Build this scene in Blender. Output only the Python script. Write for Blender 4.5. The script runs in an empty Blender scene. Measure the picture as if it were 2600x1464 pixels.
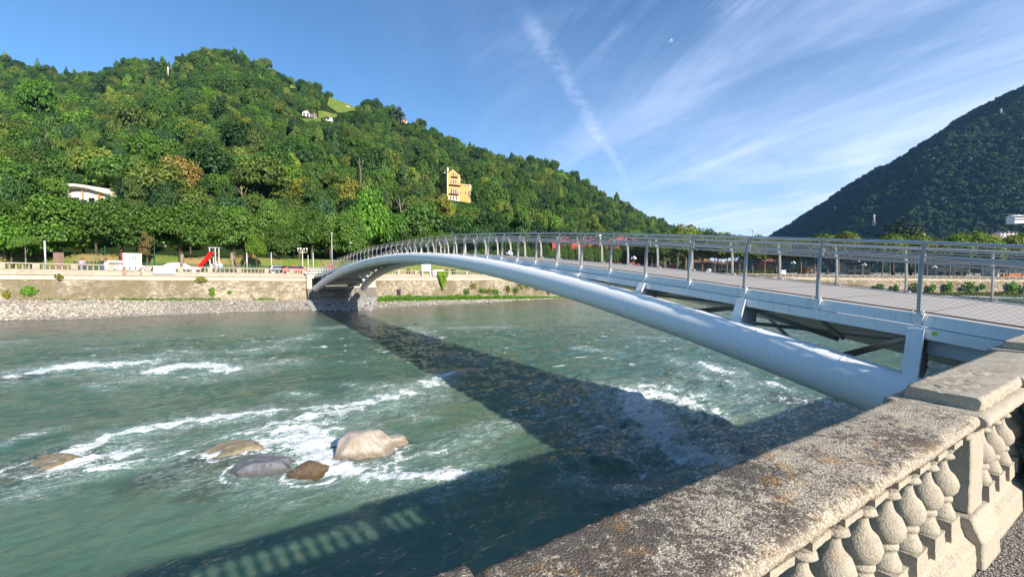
import bpy, bmesh, math, random
import numpy as np
from math import radians, sin, cos, pi
from mathutils import Vector, Matrix, noise as mnoise

# ------------------------------------------------------------------ camera, light, exposure
sc = bpy.context.scene
COL = sc.collection
EYE = 1.6                      # camera height above the quay pavement (world z = 0 is the pavement)
FPX = 1050.0                   # focal length in photograph pixels (2600 wide)
TH = math.atan(42 / 1050.)     # downward pitch
cam_d = bpy.data.cameras.new('camera'); cam = bpy.data.objects.new('camera', cam_d); COL.objects.link(cam)
cam.location = (0, 0, EYE); cam.rotation_euler = (pi / 2 - TH, 0, 0)
cam_d.sensor_fit = 'HORIZONTAL'; cam_d.sensor_width = 36; cam_d.lens = FPX / 2600 * 36
cam_d.clip_start = 0.05; cam_d.clip_end = 30000
sc.camera = cam
sc.view_settings.view_transform = 'Standard'; sc.view_settings.look = 'None'
sc.view_settings.exposure = 0.74; sc.view_settings.gamma = 1; sc.view_settings.use_curve_mapping = False
sc.cycles.max_bounces = 5; sc.cycles.diffuse_bounces = 2; sc.cycles.glossy_bounces = 2
sc.cycles.transparent_max_bounces = 8; sc.cycles.volume_bounces = 0
sc.cycles.caustics_reflective = False; sc.cycles.caustics_refractive = False

HAZE = 0.00006
SUN_EL = radians(27.2)
SUN_H = Vector((0.672, -0.740, 0)).normalized()      # horizontal direction towards the sun
SUN = Vector((SUN_H.x * cos(SUN_EL), SUN_H.y * cos(SUN_EL), sin(SUN_EL)))
sun_d = bpy.data.lights.new('sun', 'SUN'); sun = bpy.data.objects.new('sun', sun_d); COL.objects.link(sun)
sun_d.energy = 5.0; sun_d.angle = radians(0.53); sun_d.color = (1.0, 0.93, 0.82)
sun.rotation_euler = SUN.to_track_quat('Z', 'Y').to_euler()

# ------------------------------------------------------------------ node helpers
def newmat(name):
    m = bpy.data.materials.new(name); m.use_nodes = True
    m.node_tree.nodes.clear(); return m
class NT:
    """small wrapper to write node trees tersely"""
    def __init__(s, tree): s.t = tree; s.n = tree.nodes; s.l = tree.links
    def add(s, typ, **kw):
        nd = s.n.new(typ)
        for k, v in kw.items():
            if k.startswith('i_'):
                key = k[2:]; key = int(key) if key.isdigit() else key.replace('_', ' ')
                s.set(nd.inputs[key], v)
            else: setattr(nd, k, v)
        return nd
    def set(s, sock, v):
        if isinstance(v, bpy.types.NodeSocket): s.l.new(v, sock)
        elif isinstance(v, (tuple, list)):
            v = tuple(v)
            if sock.type == 'RGBA' and len(v) == 3: v = v + (1,)
            sock.default_value = v
        else:
            if sock.type == 'RGBA' and not hasattr(v, '__len__'): v = (v, v, v, 1)
            if sock.type == 'VECTOR' and not hasattr(v, '__len__'): v = (v, v, v)
            sock.default_value = v
    def math(s, op, a, b=0.0, c=None, clamp=False):
        nd = s.n.new('ShaderNodeMath'); nd.operation = op; nd.use_clamp = clamp
        s.set(nd.inputs[0], a); s.set(nd.inputs[1], b)
        if c is not None: s.set(nd.inputs[2], c)
        return nd.outputs[0]
    def vmath(s, op, a, b=(0, 0, 0), sc_=None):
        nd = s.n.new('ShaderNodeVectorMath'); nd.operation = op
        s.set(nd.inputs[0], a)
        if op != 'SCALE': s.set(nd.inputs[1], b)
        if sc_ is not None: s.set(nd.inputs[3], sc_)
        return nd.outputs['Value'] if op in ('DOT_PRODUCT', 'LENGTH', 'DISTANCE') else nd.outputs[0]
    def noise(s, vec, scale, detail=4, rough=0.55, dist=0.0, typ=None):
        nd = s.n.new('ShaderNodeTexNoise'); nd.inputs['Scale'].default_value = scale
        nd.inputs['Detail'].default_value = detail; nd.inputs['Roughness'].default_value = rough
        nd.inputs['Distortion'].default_value = dist
        if typ: nd.noise_type = typ
        if vec is not None: s.l.new(vec, nd.inputs['Vector'])
        return nd
    def voro(s, vec, scale, feature='F1', rnd=1.0):
        nd = s.n.new('ShaderNodeTexVoronoi'); nd.feature = feature; nd.inputs['Scale'].default_value = scale
        nd.inputs['Randomness'].default_value = rnd
        if vec is not None: s.l.new(vec, nd.inputs['Vector'])
        return nd
    def step(s, v, lo, hi, smooth=True):
        nd = s.n.new('ShaderNodeMapRange'); nd.interpolation_type = 'SMOOTHSTEP' if smooth else 'LINEAR'
        s.set(nd.inputs['Value'], v); s.set(nd.inputs['From Min'], lo); s.set(nd.inputs['From Max'], hi)
        return nd.outputs['Result']
    def remap(s, v, a, b, c, d):
        nd = s.n.new('ShaderNodeMapRange')
        s.set(nd.inputs['Value'], v)
        for k, x in (('From Min', a), ('From Max', b), ('To Min', c), ('To Max', d)): s.set(nd.inputs[k], x)
        return nd.outputs['Result']
    def mix(s, f, a, b, typ='RGBA', blend='MIX'):
        nd = s.n.new('ShaderNodeMix'); nd.data_type = typ
        if typ == 'RGBA': nd.blend_type = blend; ia, ib, io = 6, 7, 2
        else: ia, ib, io = 2, 3, 0
        s.set(nd.inputs[0], f); s.set(nd.inputs[ia], a); s.set(nd.inputs[ib], b)
        return nd.outputs[io]
    def ramp(s, v, stops, interp='LINEAR'):
        nd = s.n.new('ShaderNodeValToRGB'); nd.color_ramp.interpolation = interp
        el = nd.color_ramp.elements
        while len(el) > 1: el.remove(el[-1])
        for i, (p, c) in enumerate(stops):
            e = el[0] if i == 0 else el.new(p)
            e.position = p; e.color = tuple(c) + ((1,) if len(c) == 3 else ())
        s.l.new(v, nd.inputs[0]); return nd.outputs[0]
    def bump(s, h, strength=0.5, dist=0.02, normal=None):
        nd = s.n.new('ShaderNodeBump'); nd.inputs['Strength'].default_value = strength
        nd.inputs['Distance'].default_value = dist; s.l.new(h, nd.inputs['Height'])
        if normal is not None: s.l.new(normal, nd.inputs['Normal'])
        return nd.outputs[0]
    def pos(s): return s.n.new('ShaderNodeNewGeometry').outputs['Position']
    def obj(s): return s.n.new('ShaderNodeTexCoord').outputs['Object']
    def mapping(s, vec, scale=(1, 1, 1), rot=(0, 0, 0), loc=(0, 0, 0)):
        nd = s.n.new('ShaderNodeMapping'); s.l.new(vec, nd.inputs[0])
        nd.inputs['Scale'].default_value = scale; nd.inputs['Rotation'].default_value = rot
        nd.inputs['Location'].default_value = loc
        return nd.outputs[0]
    def attr(s, name):
        nd = s.n.new('ShaderNodeAttribute'); nd.attribute_name = name; return nd
    def out(s, shader): s.l.new(shader, s.add('ShaderNodeOutputMaterial').inputs[0])
    def pbr(s, col, rough=0.8, metal=0.0, normal=None, spec=0.3, **kw):
        b = s.n.new('ShaderNodeBsdfPrincipled')
        s.set(b.inputs['Base Color'], col); s.set(b.inputs['Roughness'], rough); s.set(b.inputs['Metallic'], metal)
        b.inputs['Specular IOR Level'].default_value = spec
        if normal is not None: s.l.new(normal, b.inputs['Normal'])
        for k, v in kw.items(): s.set(b.inputs[k.replace('_', ' ')], v)
        return b.outputs[0]

# ------------------------------------------------------------------ world: sky with thin cirrus
world = bpy.data.worlds.new('World'); sc.world = world; world.use_nodes = True
w = NT(world.node_tree); w.n.clear()
sky = w.add('ShaderNodeTexSky', sky_type='NISHITA', sun_disc=False)
sky.sun_elevation = SUN_EL; sky.sun_rotation = math.atan2(SUN_H.x, SUN_H.y)
sky.altitude = 400; sky.air_density = 1.0; sky.dust_density = 0.35; sky.ozone_density = 2.2
gen = w.add('ShaderNodeTexCoord').outputs['Generated']
sep = w.add('ShaderNodeSeparateXYZ'); w.l.new(gen, sep.inputs[0])
zz = w.math('MAXIMUM', sep.outputs[2], 0.0)
den = w.math('ADD', zz, 0.06)
pl = w.add('ShaderNodeCombineXYZ')
w.set(pl.inputs[0], w.math('DIVIDE', sep.outputs[0], den)); w.set(pl.inputs[1], w.math('DIVIDE', sep.outputs[1], den))
P2 = pl.outputs[0]
def wband(head, sa, sc2, seed):
    h_ = radians(head); cb = w.add('ShaderNodeCombineXYZ')
    w.set(cb.inputs[0], w.math('MULTIPLY_ADD', w.vmath('DOT_PRODUCT', P2, (cos(h_), -sin(h_), 0)), sc2, seed))
    w.set(cb.inputs[1], w.math('MULTIPLY_ADD', w.vmath('DOT_PRODUCT', P2, (sin(h_), cos(h_), 0)), sa, seed * .7))
    return cb.outputs[0]
n1 = w.noise(wband(-13, 0.34, 1.35, 3.1), 1.0, 9, 0.60, 0.9)
n2 = w.noise(wband(-8, 0.42, 0.60, 7.7), 1.0, 6, 0.6, 1.2)
n3 = w.noise(wband(-17, 0.9, 4.2, 1.2), 1.0, 8, 0.66, 0.7)
# more cirrus towards the east of the valley (right of view)
hd = w.math('ARCTAN2', sep.outputs[0], sep.outputs[1])
east = w.step(hd, -0.45, 0.55)
low = w.step(zz, 0.60, 0.03)
c1 = w.step(n1.outputs[0], 0.38, 0.76)
c2 = w.step(n2.outputs[0], 0.40, 0.72)
c3 = w.step(n3.outputs[0], 0.44, 0.72)
cc = w.math('ADD', w.math('MULTIPLY', c1, 0.50), w.math('MULTIPLY', w.math('MULTIPLY', c2, c3), 0.62))
cc = w.math('MULTIPLY', cc, w.remap(east, 0, 1, 0.02, 0.95))
veil = w.math('MULTIPLY', w.math('MULTIPLY', east, low), w.remap(n2.outputs[0], 0.3, 0.7, 0.34, 0.80))
cc = w.math('ADD', cc, veil)
# condensation trail: a line in the plane of the cloud layer
hx, hy = sin(radians(24.0)), cos(radians(24.0))
sp = w.add('ShaderNodeSeparateXYZ'); w.l.new(P2, sp.inputs[0])
wob = w.noise(P2, 2.2, 5, 0.6)
dist = w.math('ADD', w.math('SUBTRACT', w.math('MULTIPLY', sp.outputs[0], hy), w.math('MULTIPLY', sp.outputs[1], hx)), 0.557)
dist = w.math('ADD', dist, w.remap(wob.outputs[0], 0, 1, -0.06, 0.06))
along = w.math('ADD', w.math('MULTIPLY', sp.outputs[0], hx), w.math('MULTIPLY', sp.outputs[1], hy))
tr = w.math('SUBTRACT', 1.0, w.step(w.math('ABSOLUTE', dist), 0.0, 0.06))
trn = w.noise(P2, 9, 5, 0.7)
tr = w.math('MULTIPLY', tr, w.step(trn.outputs[0], 0.3, 0.62))
tr = w.math('MULTIPLY', tr, w.math('MULTIPLY', w.step(along, 1.25, 1.5), w.step(along, 4.2, 2.9)))
cc = w.math('ADD', cc, w.math('MULTIPLY', tr, 0.24))
# small cumulus puff peeping over the ridge is left to n3; clamp and fade below the horizon
cc = w.math('MINIMUM', cc, 0.93)
cloudcol = w.mix(low, (4.6, 5.7, 8.2), (5.6, 6.6, 8.6))
skyc = w.mix(1.0, sky.outputs[0], (0.69, 1.0, 1.20), blend='MULTIPLY')
final = w.mix(cc, skyc, cloudcol)
bg = w.add('ShaderNodeBackground'); w.l.new(final, bg.inputs[0]); bg.inputs[1].default_value = 0.096
w.l.new(bg.outputs[0], w.add('ShaderNodeOutputWorld').inputs[0])

# ------------------------------------------------------------------ object helpers
def tag(o, label=None, cat=None, group=None, kind=None):
    if label: o['label'] = label
    if cat: o['category'] = cat
    if group: o['group'] = group
    if kind: o['kind'] = kind
    return o
def empty(name, loc, label, cat, group=None, rz=0.0):
    o = bpy.data.objects.new(name, None); COL.objects.link(o); o.location = loc; o.rotation_euler = (0, 0, rz)
    o.empty_display_size = 0.3
    return tag(o, label, cat, group)
def rootloc(o):
    while o.parent is not None: o = o.parent
    return Vector(o.location)
def link(name, me, mat=None, parent=None, kind=None, label=None):
    """a mesh whose coordinates are local to the root thing"""
    o = bpy.data.objects.new(name, me); COL.objects.link(o)
    if mat is not None and len(me.materials) == 0:
        for m in (mat if isinstance(mat, (list, tuple)) else [mat]): me.materials.append(m)
    if parent is not None: o.parent = parent
    if kind: o['kind'] = kind
    if label: o['label'] = label
    return o
def arr_mesh(name, V, F, smooth=False):
    """V (n,3) float, F (m,k) int with one k"""
    me = bpy.data.meshes.new(name); V = np.asarray(V, np.float32); F = np.asarray(F, np.int32)
    me.vertices.add(len(V)); me.vertices.foreach_set('co', V.ravel())
    k = F.shape[1]; me.loops.add(F.size); me.loops.foreach_set('vertex_index', F.ravel())
    me.polygons.add(len(F)); me.polygons.foreach_set('loop_start', np.arange(0, F.size, k, dtype=np.int32))
    me.polygons.foreach_set('loop_total', np.full(len(F), k, np.int32))
    if smooth: me.polygons.foreach_set('use_smooth', np.ones(len(F), bool))
    me.update(calc_edges=True); return me
def fattr(me, name, vals):
    a = me.attributes.new(name, 'FLOAT', 'POINT'); a.data.foreach_set('value', np.asarray(vals, np.float32))

class MB:
    def __init__(s): s.v = []; s.f = []; s.mi = []; s.cur = 0; s.sm = []
    def _q(s, faces, smooth=False):
        for f in faces: s.f.append(tuple(f)); s.mi.append(s.cur); s.sm.append(smooth)
    def box(s, c, d, X=(1, 0, 0), Y=(0, 1, 0), Z=(0, 0, 1), taper=1.0):
        c = Vector(c); X = Vector(X) * d[0] / 2; Y = Vector(Y) * d[1] / 2; Z = Vector(Z) * d[2] / 2
        b = len(s.v)
        for z in (-1, 1):
            t = taper if z > 0 else 1
            for x, y in ((-1, -1), (1, -1), (1, 1), (-1, 1)): s.v.append(c + X * x * t + Y * y * t + Z * z)
        s._q([(b, b + 3, b + 2, b + 1), (b + 4, b + 5, b + 6, b + 7), (b, b + 1, b + 5, b + 4),
              (b + 1, b + 2, b + 6, b + 5), (b + 2, b + 3, b + 7, b + 6), (b + 3, b, b + 4, b + 7)])
        return s
    def hexa(s, p):        # 8 points: bottom 4 then top 4
        b = len(s.v); s.v += [Vector(q) for q in p]
        s._q([(b, b + 3, b + 2, b + 1), (b + 4, b + 5, b + 6, b + 7), (b, b + 1, b + 5, b + 4),
              (b + 1, b + 2, b + 6, b + 5), (b + 2, b + 3, b + 7, b + 6), (b + 3, b, b + 4, b + 7)]); return s
    def beam(s, a, b_, w_, h_, up=(0, 0, 1)):   # box from a to b
        a = Vector(a); b_ = Vector(b_); d = b_ - a; L = d.length; d.normalize()
        x = d.cross(Vector(up));
        if x.length < 1e-5: x = d.cross(Vector((1, 0, 0)))
        x.normalize(); z = x.cross(d)
        return s.box((a + b_) / 2, (w_, L, h_), x, d, z)
    def tube(s, pts, r, n=8, caps=True, smooth=True):
        pts = [Vector(p) for p in pts]; m = len(pts)
        rs = r if isinstance(r, (list, tuple)) else [r] * m
        b = len(s.v); prev = None
        for i, p in enumerate(pts):
            t = (pts[min(i + 1, m - 1)] - pts[max(i - 1, 0)])
            if t.length < 1e-9: t = Vector((0, 0, 1))
            t.normalize()
            if prev is None:
                x = t.cross(Vector((0, 0, 1)));
                if x.length < 1e-4: x = t.cross(Vector((1, 0, 0)))
            else: x = prev - t * prev.dot(t)
            x.normalize(); y = t.cross(x); prev = x
            for k in range(n):
                a = 2 * pi * k / n; s.v.append(p + (x * cos(a) + y * sin(a)) * rs[i])
        q = []
        for i in range(m - 1):
            for k in range(n):
                k2 = (k + 1) % n; q.append((b + i * n + k, b + i * n + k2, b + (i + 1) * n + k2, b + (i + 1) * n + k))
        s._q(q, smooth)
        if caps:
            s._q([tuple(b + k for k in range(n - 1, -1, -1)), tuple(b + (m - 1) * n + k for k in range(n))])
        return s
    def lathe(s, c, prof, n=16, smooth=True, X=(1, 0, 0), Y=(0, 1, 0), Z=(0, 0, 1)):
        c = Vector(c); X = Vector(X); Y = Vector(Y); Z = Vector(Z); b = len(s.v); m = len(prof)
        for r, z in prof:
            for k in range(n): a = 2 * pi * k / n; s.v.append(c + X * r * cos(a) + Y * r * sin(a) + Z * z)
        q = []
        for i in range(m - 1):
            for k in range(n):
                k2 = (k + 1) % n; q.append((b + i * n + k, b + i * n + k2, b + (i + 1) * n + k2, b + (i + 1) * n + k))
        s._q(q, smooth)
        s._q([tuple(b + k for k in range(n - 1, -1, -1)), tuple(b + (m - 1) * n + k for k in range(n))]); return s
    def ball(s, c, r, n=10, m=6, sq=(1, 1, 1)):
        prof = [(max(1e-3, r * sin(pi * i / m)), -r * cos(pi * i / m)) for i in range(m + 1)]
        b = len(s.v); s.lathe((0, 0, 0), prof, n)
        for i in range(b, len(s.v)):
            v = s.v[i]; s.v[i] = Vector((v.x * sq[0], v.y * sq[1], v.z * sq[2])) + Vector(c)
        return s
    def prism(s, poly, z0, z1):   # poly list of (x,y)
        b = len(s.v); n = len(poly)
        s.v += [Vector((x, y, z0)) for x, y in poly] + [Vector((x, y, z1)) for x, y in poly]
        s._q([tuple(b + k for k in range(n - 1, -1, -1)), tuple(b + n + k for k in range(n))] +
             [(b + k, b + (k + 1) % n, b + n + (k + 1) % n, b + n + k) for k in range(n)]); return s
    def sweep(s, sections, closed=True, caps=True, smooth=False):
        """sections: list of equal length lists of points"""
        b = len(s.v); n = len(sections[0]); m = len(sections)
        for S in sections: s.v += [Vector(p) for p in S]
        q = []; kk = n if closed else n - 1
        for i in range(m - 1):
            for k in range(kk):
                k2 = (k + 1) % n; q.append((b + i * n + k, b + i * n + k2, b + (i + 1) * n + k2, b + (i + 1) * n + k))
        s._q(q, smooth)
        if caps and closed: s._q([tuple(b + k for k in range(n - 1, -1, -1)), tuple(b + (m - 1) * n + k for k in range(n))])
        return s
    def poly(s, pts):
        b = len(s.v); s.v += [Vector(p) for p in pts]; s._q([tuple(range(b, b + len(pts)))]); return s
    def mesh(s, name, off=(0, 0, 0)):
        me = bpy.data.meshes.new(name); off = Vector(off)
        me.from_pydata([tuple(v - off) for v in s.v], [], s.f)
        me.polygons.foreach_set('use_smooth', s.sm)
        if max(s.mi) > 0: me.polygons.foreach_set('material_index', s.mi)
        me.update(); return me
    def build(s, name, mat, parent=None, world=True, kind=None, label=None, cat=None, group=None, bevel=0):
        """world=True: verts given in world coords (parent root unrotated)"""
        off = rootloc(parent) if (parent is not None and world) else Vector((0, 0, 0))
        me = s.mesh(name, off)
        if bevel:
            bm = bmesh.new(); bm.from_mesh(me)
            bmesh.ops.bevel(bm, geom=[e for e in bm.edges if len(e.link_faces) == 2 and e.calc_face_angle(0) > 0.6],
                            offset=bevel, segments=2, affect='EDGES', profile=0.6)
            bm.to_mesh(me); bm.free()
        o = link(name, me, mat, parent, kind, label)
        if cat: o['category'] = cat
        if group: o['group'] = group
        return o
def top(mb, name, mat, loc, label, cat, group=None, bevel=0, rz=0.0, world=True):
    """a one-mesh thing; verts in world coords, origin moved to loc"""
    me = mb.mesh(name, loc if world else (0, 0, 0))
    if bevel:
        bm = bmesh.new(); bm.from_mesh(me)
        bmesh.ops.bevel(bm, geom=[e for e in bm.edges if len(e.link_faces) == 2 and e.calc_face_angle(0) > 0.6],
                        offset=bevel, segments=2, affect='EDGES', profile=0.6)
        bm.to_mesh(me); bm.free()
    o = link(name, me, mat); o.location = loc; o.rotation_euler = (0, 0, rz)
    return tag(o, label, cat, group)
def copy_tree(o, parent=None):
    c = o.copy(); COL.objects.link(c)
    if parent is not None: c.parent = parent; c.matrix_parent_inverse = o.matrix_parent_inverse
    for ch in list(o.children): copy_tree(ch, c)
    return c

# photograph pixel -> world (used once, to survey where things stand)
CT, ST = cos(TH), sin(TH)
def ray(px, py):
    m = (732 - py) / FPX
    return Vector(((px - 1300) / FPX, CT + m * ST, m * CT - ST))
def P(px, py, Y):               # at horizontal distance Y in front of the camera
    r = ray(px, py); return r * (Y / r.y) + Vector((0, 0, EYE))
def Zr(px, py, Y): return P(px, py, Y).z
# value noise / fbm on numpy arrays
_rs = np.random.RandomState(11); _perm = _rs.permutation(512); _perm = np.concatenate([_perm, _perm, _perm])
_grad = _rs.uniform(-1, 1, (512, 2)); _grad /= np.linalg.norm(_grad, axis=1)[:, None]
def pnoise(x, y):
    x = np.asarray(x, float); y = np.asarray(y, float)
    xi = np.floor(x).astype(int); yi = np.floor(y).astype(int); xf = x - xi; yf = y - yi; xi &= 511; yi &= 511
    u = xf * xf * xf * (xf * (xf * 6 - 15) + 10); v = yf * yf * yf * (yf * (yf * 6 - 15) + 10)
    def g(a, b, dx, dy):
        h = _perm[_perm[a & 511] + (b & 511)]; G = _grad[h]; return G[..., 0] * dx + G[..., 1] * dy
    n00 = g(xi, yi, xf, yf); n10 = g(xi + 1, yi, xf - 1, yf); n01 = g(xi, yi + 1, xf, yf - 1); n11 = g(xi + 1, yi + 1, xf - 1, yf - 1)
    return (n00 * (1 - u) + n10 * u) * (1 - v) + (n01 * (1 - u) + n11 * u) * v
def fbm(x, y, o=5, g=0.5, l=2.03):
    s = 0; a = 1
    for i in range(o): s = s + a * pnoise(x + i * 17.3, y - i * 9.1); x = x * l; y = y * l; a *= g
    return s

# ------------------------------------------------------------------ layout
D_ = Vector((0.859, 0.512, 0)).normalized()          # direction of the near quay, downstream
N_ = Vector((-D_.y, D_.x, 0))                        # from the near quay towards the river
BO = Vector((9.0817, 8.3291, 0)); BH = -0.568741     # bridge axis: origin and heading
A_ = Vector((sin(BH), cos(BH), 0)); Q_ = Vector((cos(BH), -sin(BH), 0))
def BW(u): return 1.40042 + 0.00136463 * (u - 31.0788) ** 2 + 2.1e-8 * (u - 31.0788) ** 4   # half width of the deck
_du = [-9, -6, -3, 0, 1.5, 4.5, 7.5, 10.5, 13.5, 16.5, 21, 26, 31.4, 36, 40.5, 45.8, 52, 59, 64, 66, 70, 80]
_dz = [-1.6, -1.42, -1.06, -.70, -.55, -.24, .05, .32, .56, .79, 1.08, 1.28, 1.38, 1.41, 1.38, 1.25, .83, .30, -.2, -.36, -.42, -.42]
def DZ(u): return float(np.interp(u, _du, _dz)) + EYE
def BP(u, v, z): p = BO + A_ * u + Q_ * v; return Vector((p.x, p.y, z))
_tu = [-2.2, .4, 1.1, 3.3, 6.5, 7.8, 11.1, 14.6, 18.0, 23.1, 30.6, 38.8, 46.8, 56.4, 62.5, 66.5]
_tz = [-2.6, -2.05, -1.86, -1.43, -.97, -.78, -.34, .10, .45, .86, 1.10, .97, .49, -.60, -1.72, -2.55]
_tpf = np.polyfit(_tu, _tz, 6)
def TZ(u): return float(np.polyval(_tpf, u)) + EYE
TR = 0.415
def TRU(u): return float(np.interp(u, [0, 15, 25, 35, 47, 60], [.42, .41, .38, .40, .45, .49]))
def TV(u): return BW(u) + 0.33
_ht = [-400, -100, -20, 10, 33, 65, 257, 700]; _hh = [1.0, 3.2, 4.75, 5.3, 5.75, 6.25, 9.3, 15]
def WZ(x, y):                                         # water level
    return EYE - np.interp(np.asarray(x) * D_.x + np.asarray(y) * D_.y, _ht, _hh)
def on_water(px, py):
    r = ray(px, py); lo, hi = 2.0, 400.0
    for _ in range(50):
        k = (lo + hi) / 2; p = r * k
        if p.z + EYE > float(WZ(p.x, p.y)): lo = k
        else: hi = k
    p = r * lo; return Vector((p.x, p.y, float(WZ(p.x, p.y))))
# far bank wall, surveyed as: photo x -> distance, top of balustrade, ledge, foot
def wallY(px):
    if px <= 1430: return 7300 / (165 - 0.065 * px)
    return float(np.interp(px, [1430, 1700, 1950, 2250, 2600, 2900, 3400], [101.3, 120, 140, 152, 163, 170, 180]))
def wallP(px):
    Y = wallY(px); x = (px - 1300) / FPX * Y
    ztop = Zr(px, np.interp(px, [-1800, 0, 300, 500, 770, 983, 1170, 1430, 1700, 1950, 2600, 3400], [640, 665, 672, 677, 683, 685, 687.5, 690, 692, 694.5, 703, 715]), Y)
    zfoot = Zr(px, np.interp(px, [-1800, 0, 770, 983, 1170, 1430, 1950, 2600, 3400], [755, 759, 759, 757, 755, 757, 742, 755, 780]), Y)
    # perspective term of the pitched camera
    return Vector((x * 1.0, Y, 0)), ztop, zfoot
# ================================================================== materials
def mat_foliage(name, cols, trans=0.25, fixed=None):
    m = newmat(name); t = NT(m.node_tree)
    oi = t.add('ShaderNodeObjectInfo')
    rnd = oi.outputs['Random']
    if fixed: base = t.mix(0.0, fixed, fixed)
    else:
        n = len(cols); base = t.ramp(rnd, [(i / n, c) for i, c in enumerate(cols)], 'CONSTANT')
    tone = t.attr('tone').outputs['Fac']
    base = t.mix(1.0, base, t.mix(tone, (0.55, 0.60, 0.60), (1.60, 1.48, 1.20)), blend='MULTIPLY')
    vr_ = t.math('FRACT', t.math('MULTIPLY', rnd, 37.7))
    base = t.mix(1.0, base, t.mix(vr_, (0.66, 0.68, 0.72), (1.42, 1.38, 1.25)), blend='MULTIPLY')
    n1 = t.noise(t.pos(), 0.35, 3, 0.6)
    base = t.mix(1.0, base, t.mix(n1.outputs[0], (0.75, 0.78, 0.8), (1.25, 1.22, 1.2)), blend='MULTIPLY')
    d = t.add('ShaderNodeBsdfDiffuse'); t.set(d.inputs[0], base)
    tr = t.add('ShaderNodeBsdfTranslucent'); t.set(tr.inputs[0], t.mix(1.0, base, (1.25, 1.35, 0.6), blend='MULTIPLY'))
    gl = t.add('ShaderNodeBsdfGlossy'); gl.inputs[1].default_value = 0.55; t.set(gl.inputs[0], (0.5, 0.55, 0.5))
    mx = t.add('ShaderNodeMixShader', i_0=trans); t.l.new(d.outputs[0], mx.inputs[1]); t.l.new(tr.outputs[0], mx.inputs[2])
    m2 = t.add('ShaderNodeMixShader', i_0=0.03); t.l.new(mx.outputs[0], m2.inputs[1]); t.l.new(gl.outputs[0], m2.inputs[2])
    t.out(m2.outputs[0]); return m
G_DEEP = (0.038, 0.092, 0.024); G_MID = (0.062, 0.132, 0.028); G_BRIGHT = (0.095, 0.190, 0.028)
G_OLIVE = (0.100, 0.150, 0.034); G_YEL = (0.150, 0.200, 0.040); G_BLUE = (0.036, 0.082, 0.036)
M_HILL = mat_foliage('foliage_hill', [G_DEEP, G_MID, G_MID, G_OLIVE, G_DEEP, G_BLUE, G_MID, G_BRIGHT, G_MID, G_YEL, G_DEEP, G_OLIVE])
M_ROW = mat_foliage('foliage_row', [(0.092, 0.178, 0.034), (0.085, 0.170, 0.032), (0.098, 0.180, 0.034)])
HILLC = [('dark green', G_DEEP), ('mid green', G_MID), ('fresh green', G_BRIGHT), ('olive', G_OLIVE), ('yellow green', G_YEL), ('blue green', G_BLUE)]
M_HC = [mat_foliage('foliage_' + n.replace(' ', '_'), [], fixed=c) for n, c in HILLC]
M_LIME = mat_foliage('foliage_lime', [], fixed=(0.12, 0.22, 0.018))
M_LIME2 = mat_foliage('foliage_vivid', [], fixed=(0.075, 0.18, 0.02))
M_TAN = mat_foliage('foliage_tan', [], fixed=(0.20, 0.155, 0.050))
M_YOL = mat_foliage('foliage_yellow_olive', [], fixed=(0.165, 0.175, 0.030))
M_CED = mat_foliage('foliage_cedar', [], fixed=(0.040, 0.062, 0.036), trans=0.1)
M_PLANE = mat_foliage('foliage_plane', [(0.10, 0.15, 0.024), (0.12, 0.155, 0.026), (0.085, 0.135, 0.024)])
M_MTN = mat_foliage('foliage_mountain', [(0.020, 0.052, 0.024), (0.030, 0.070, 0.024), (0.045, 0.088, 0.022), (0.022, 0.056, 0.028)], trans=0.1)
M_HEDGE = mat_foliage('foliage_hedge', [(0.055, 0.11, 0.018), (0.07, 0.13, 0.02), (0.042, 0.09, 0.02)])

def simple(name, col, rough=0.7, metal=0.0, spec=0.3, var=0.12, scale=3.0, bump=0.0, bscale=40):
    m = newmat(name); t = NT(m.node_tree)
    n = t.noise(t.obj(), scale, 5, 0.6)
    c = t.mix(n.outputs[0], tuple(x * (1 - var) for x in col), tuple(min(1, x * (1 + var)) for x in col))
    nrm = None
    if bump:
        nb = t.noise(t.obj(), bscale, 4, 0.6); nrm = t.bump(nb.outputs[0], bump, 0.02)
    t.out(t.pbr(c, rough, metal, nrm, spec)); return m
M_BARK = simple('bark', (0.11, 0.085, 0.06), 0.9, var=0.4, scale=1.5)
M_BARKP = simple('pale_bark', (0.24, 0.19, 0.14), 0.9, var=0.4, scale=1.5)
M_STEEL = simple('stainless_steel', (0.58, 0.56, 0.54), 0.24, 0.9, var=0.08, scale=6)
M_POST = simple('post_steel', (0.36, 0.35, 0.33), 0.42, 0.55, var=0.15, scale=9)
M_GALV = simple('galvanised', (0.62, 0.63, 0.64), 0.5, 0.3)
M_CABLE = simple('cable', (0.10, 0.10, 0.11), 0.5, 0.5)
M_WHITE = simple('white_metal', (0.80, 0.80, 0.80), 0.4, var=0.04)
M_DARK = simple('dark_metal', (0.03, 0.03, 0.035), 0.5)
M_RUBBER = simple('rubber', (0.02, 0.02, 0.02), 0.8)
M_GREENM = simple('green_fence_paint', (0.04, 0.12, 0.07), 0.6)
M_WOOD = simple('timber', (0.34, 0.20, 0.10), 0.7, var=0.3, scale=8)
M_RED = simple('red_plastic', (0.70, 0.015, 0.015), 0.35, var=0.05)
M_REDWALL = simple('red_wall', (0.50, 0.10, 0.075), 0.8, var=0.15, scale=0.5)
M_REDROOF = simple('red_roof', (0.42, 0.09, 0.07), 0.8, var=0.2, scale=0.8)
M_TILE = simple('roof_tile', (0.22, 0.10, 0.07), 0.85, var=0.35, scale=0.9)
M_DKROOF = simple('dark_roof', (0.06, 0.05, 0.055), 0.8, var=0.3)
M_YELLOW = simple('yellow_render', (0.55, 0.34, 0.09), 0.85, var=0.18, scale=0.35)
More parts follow.
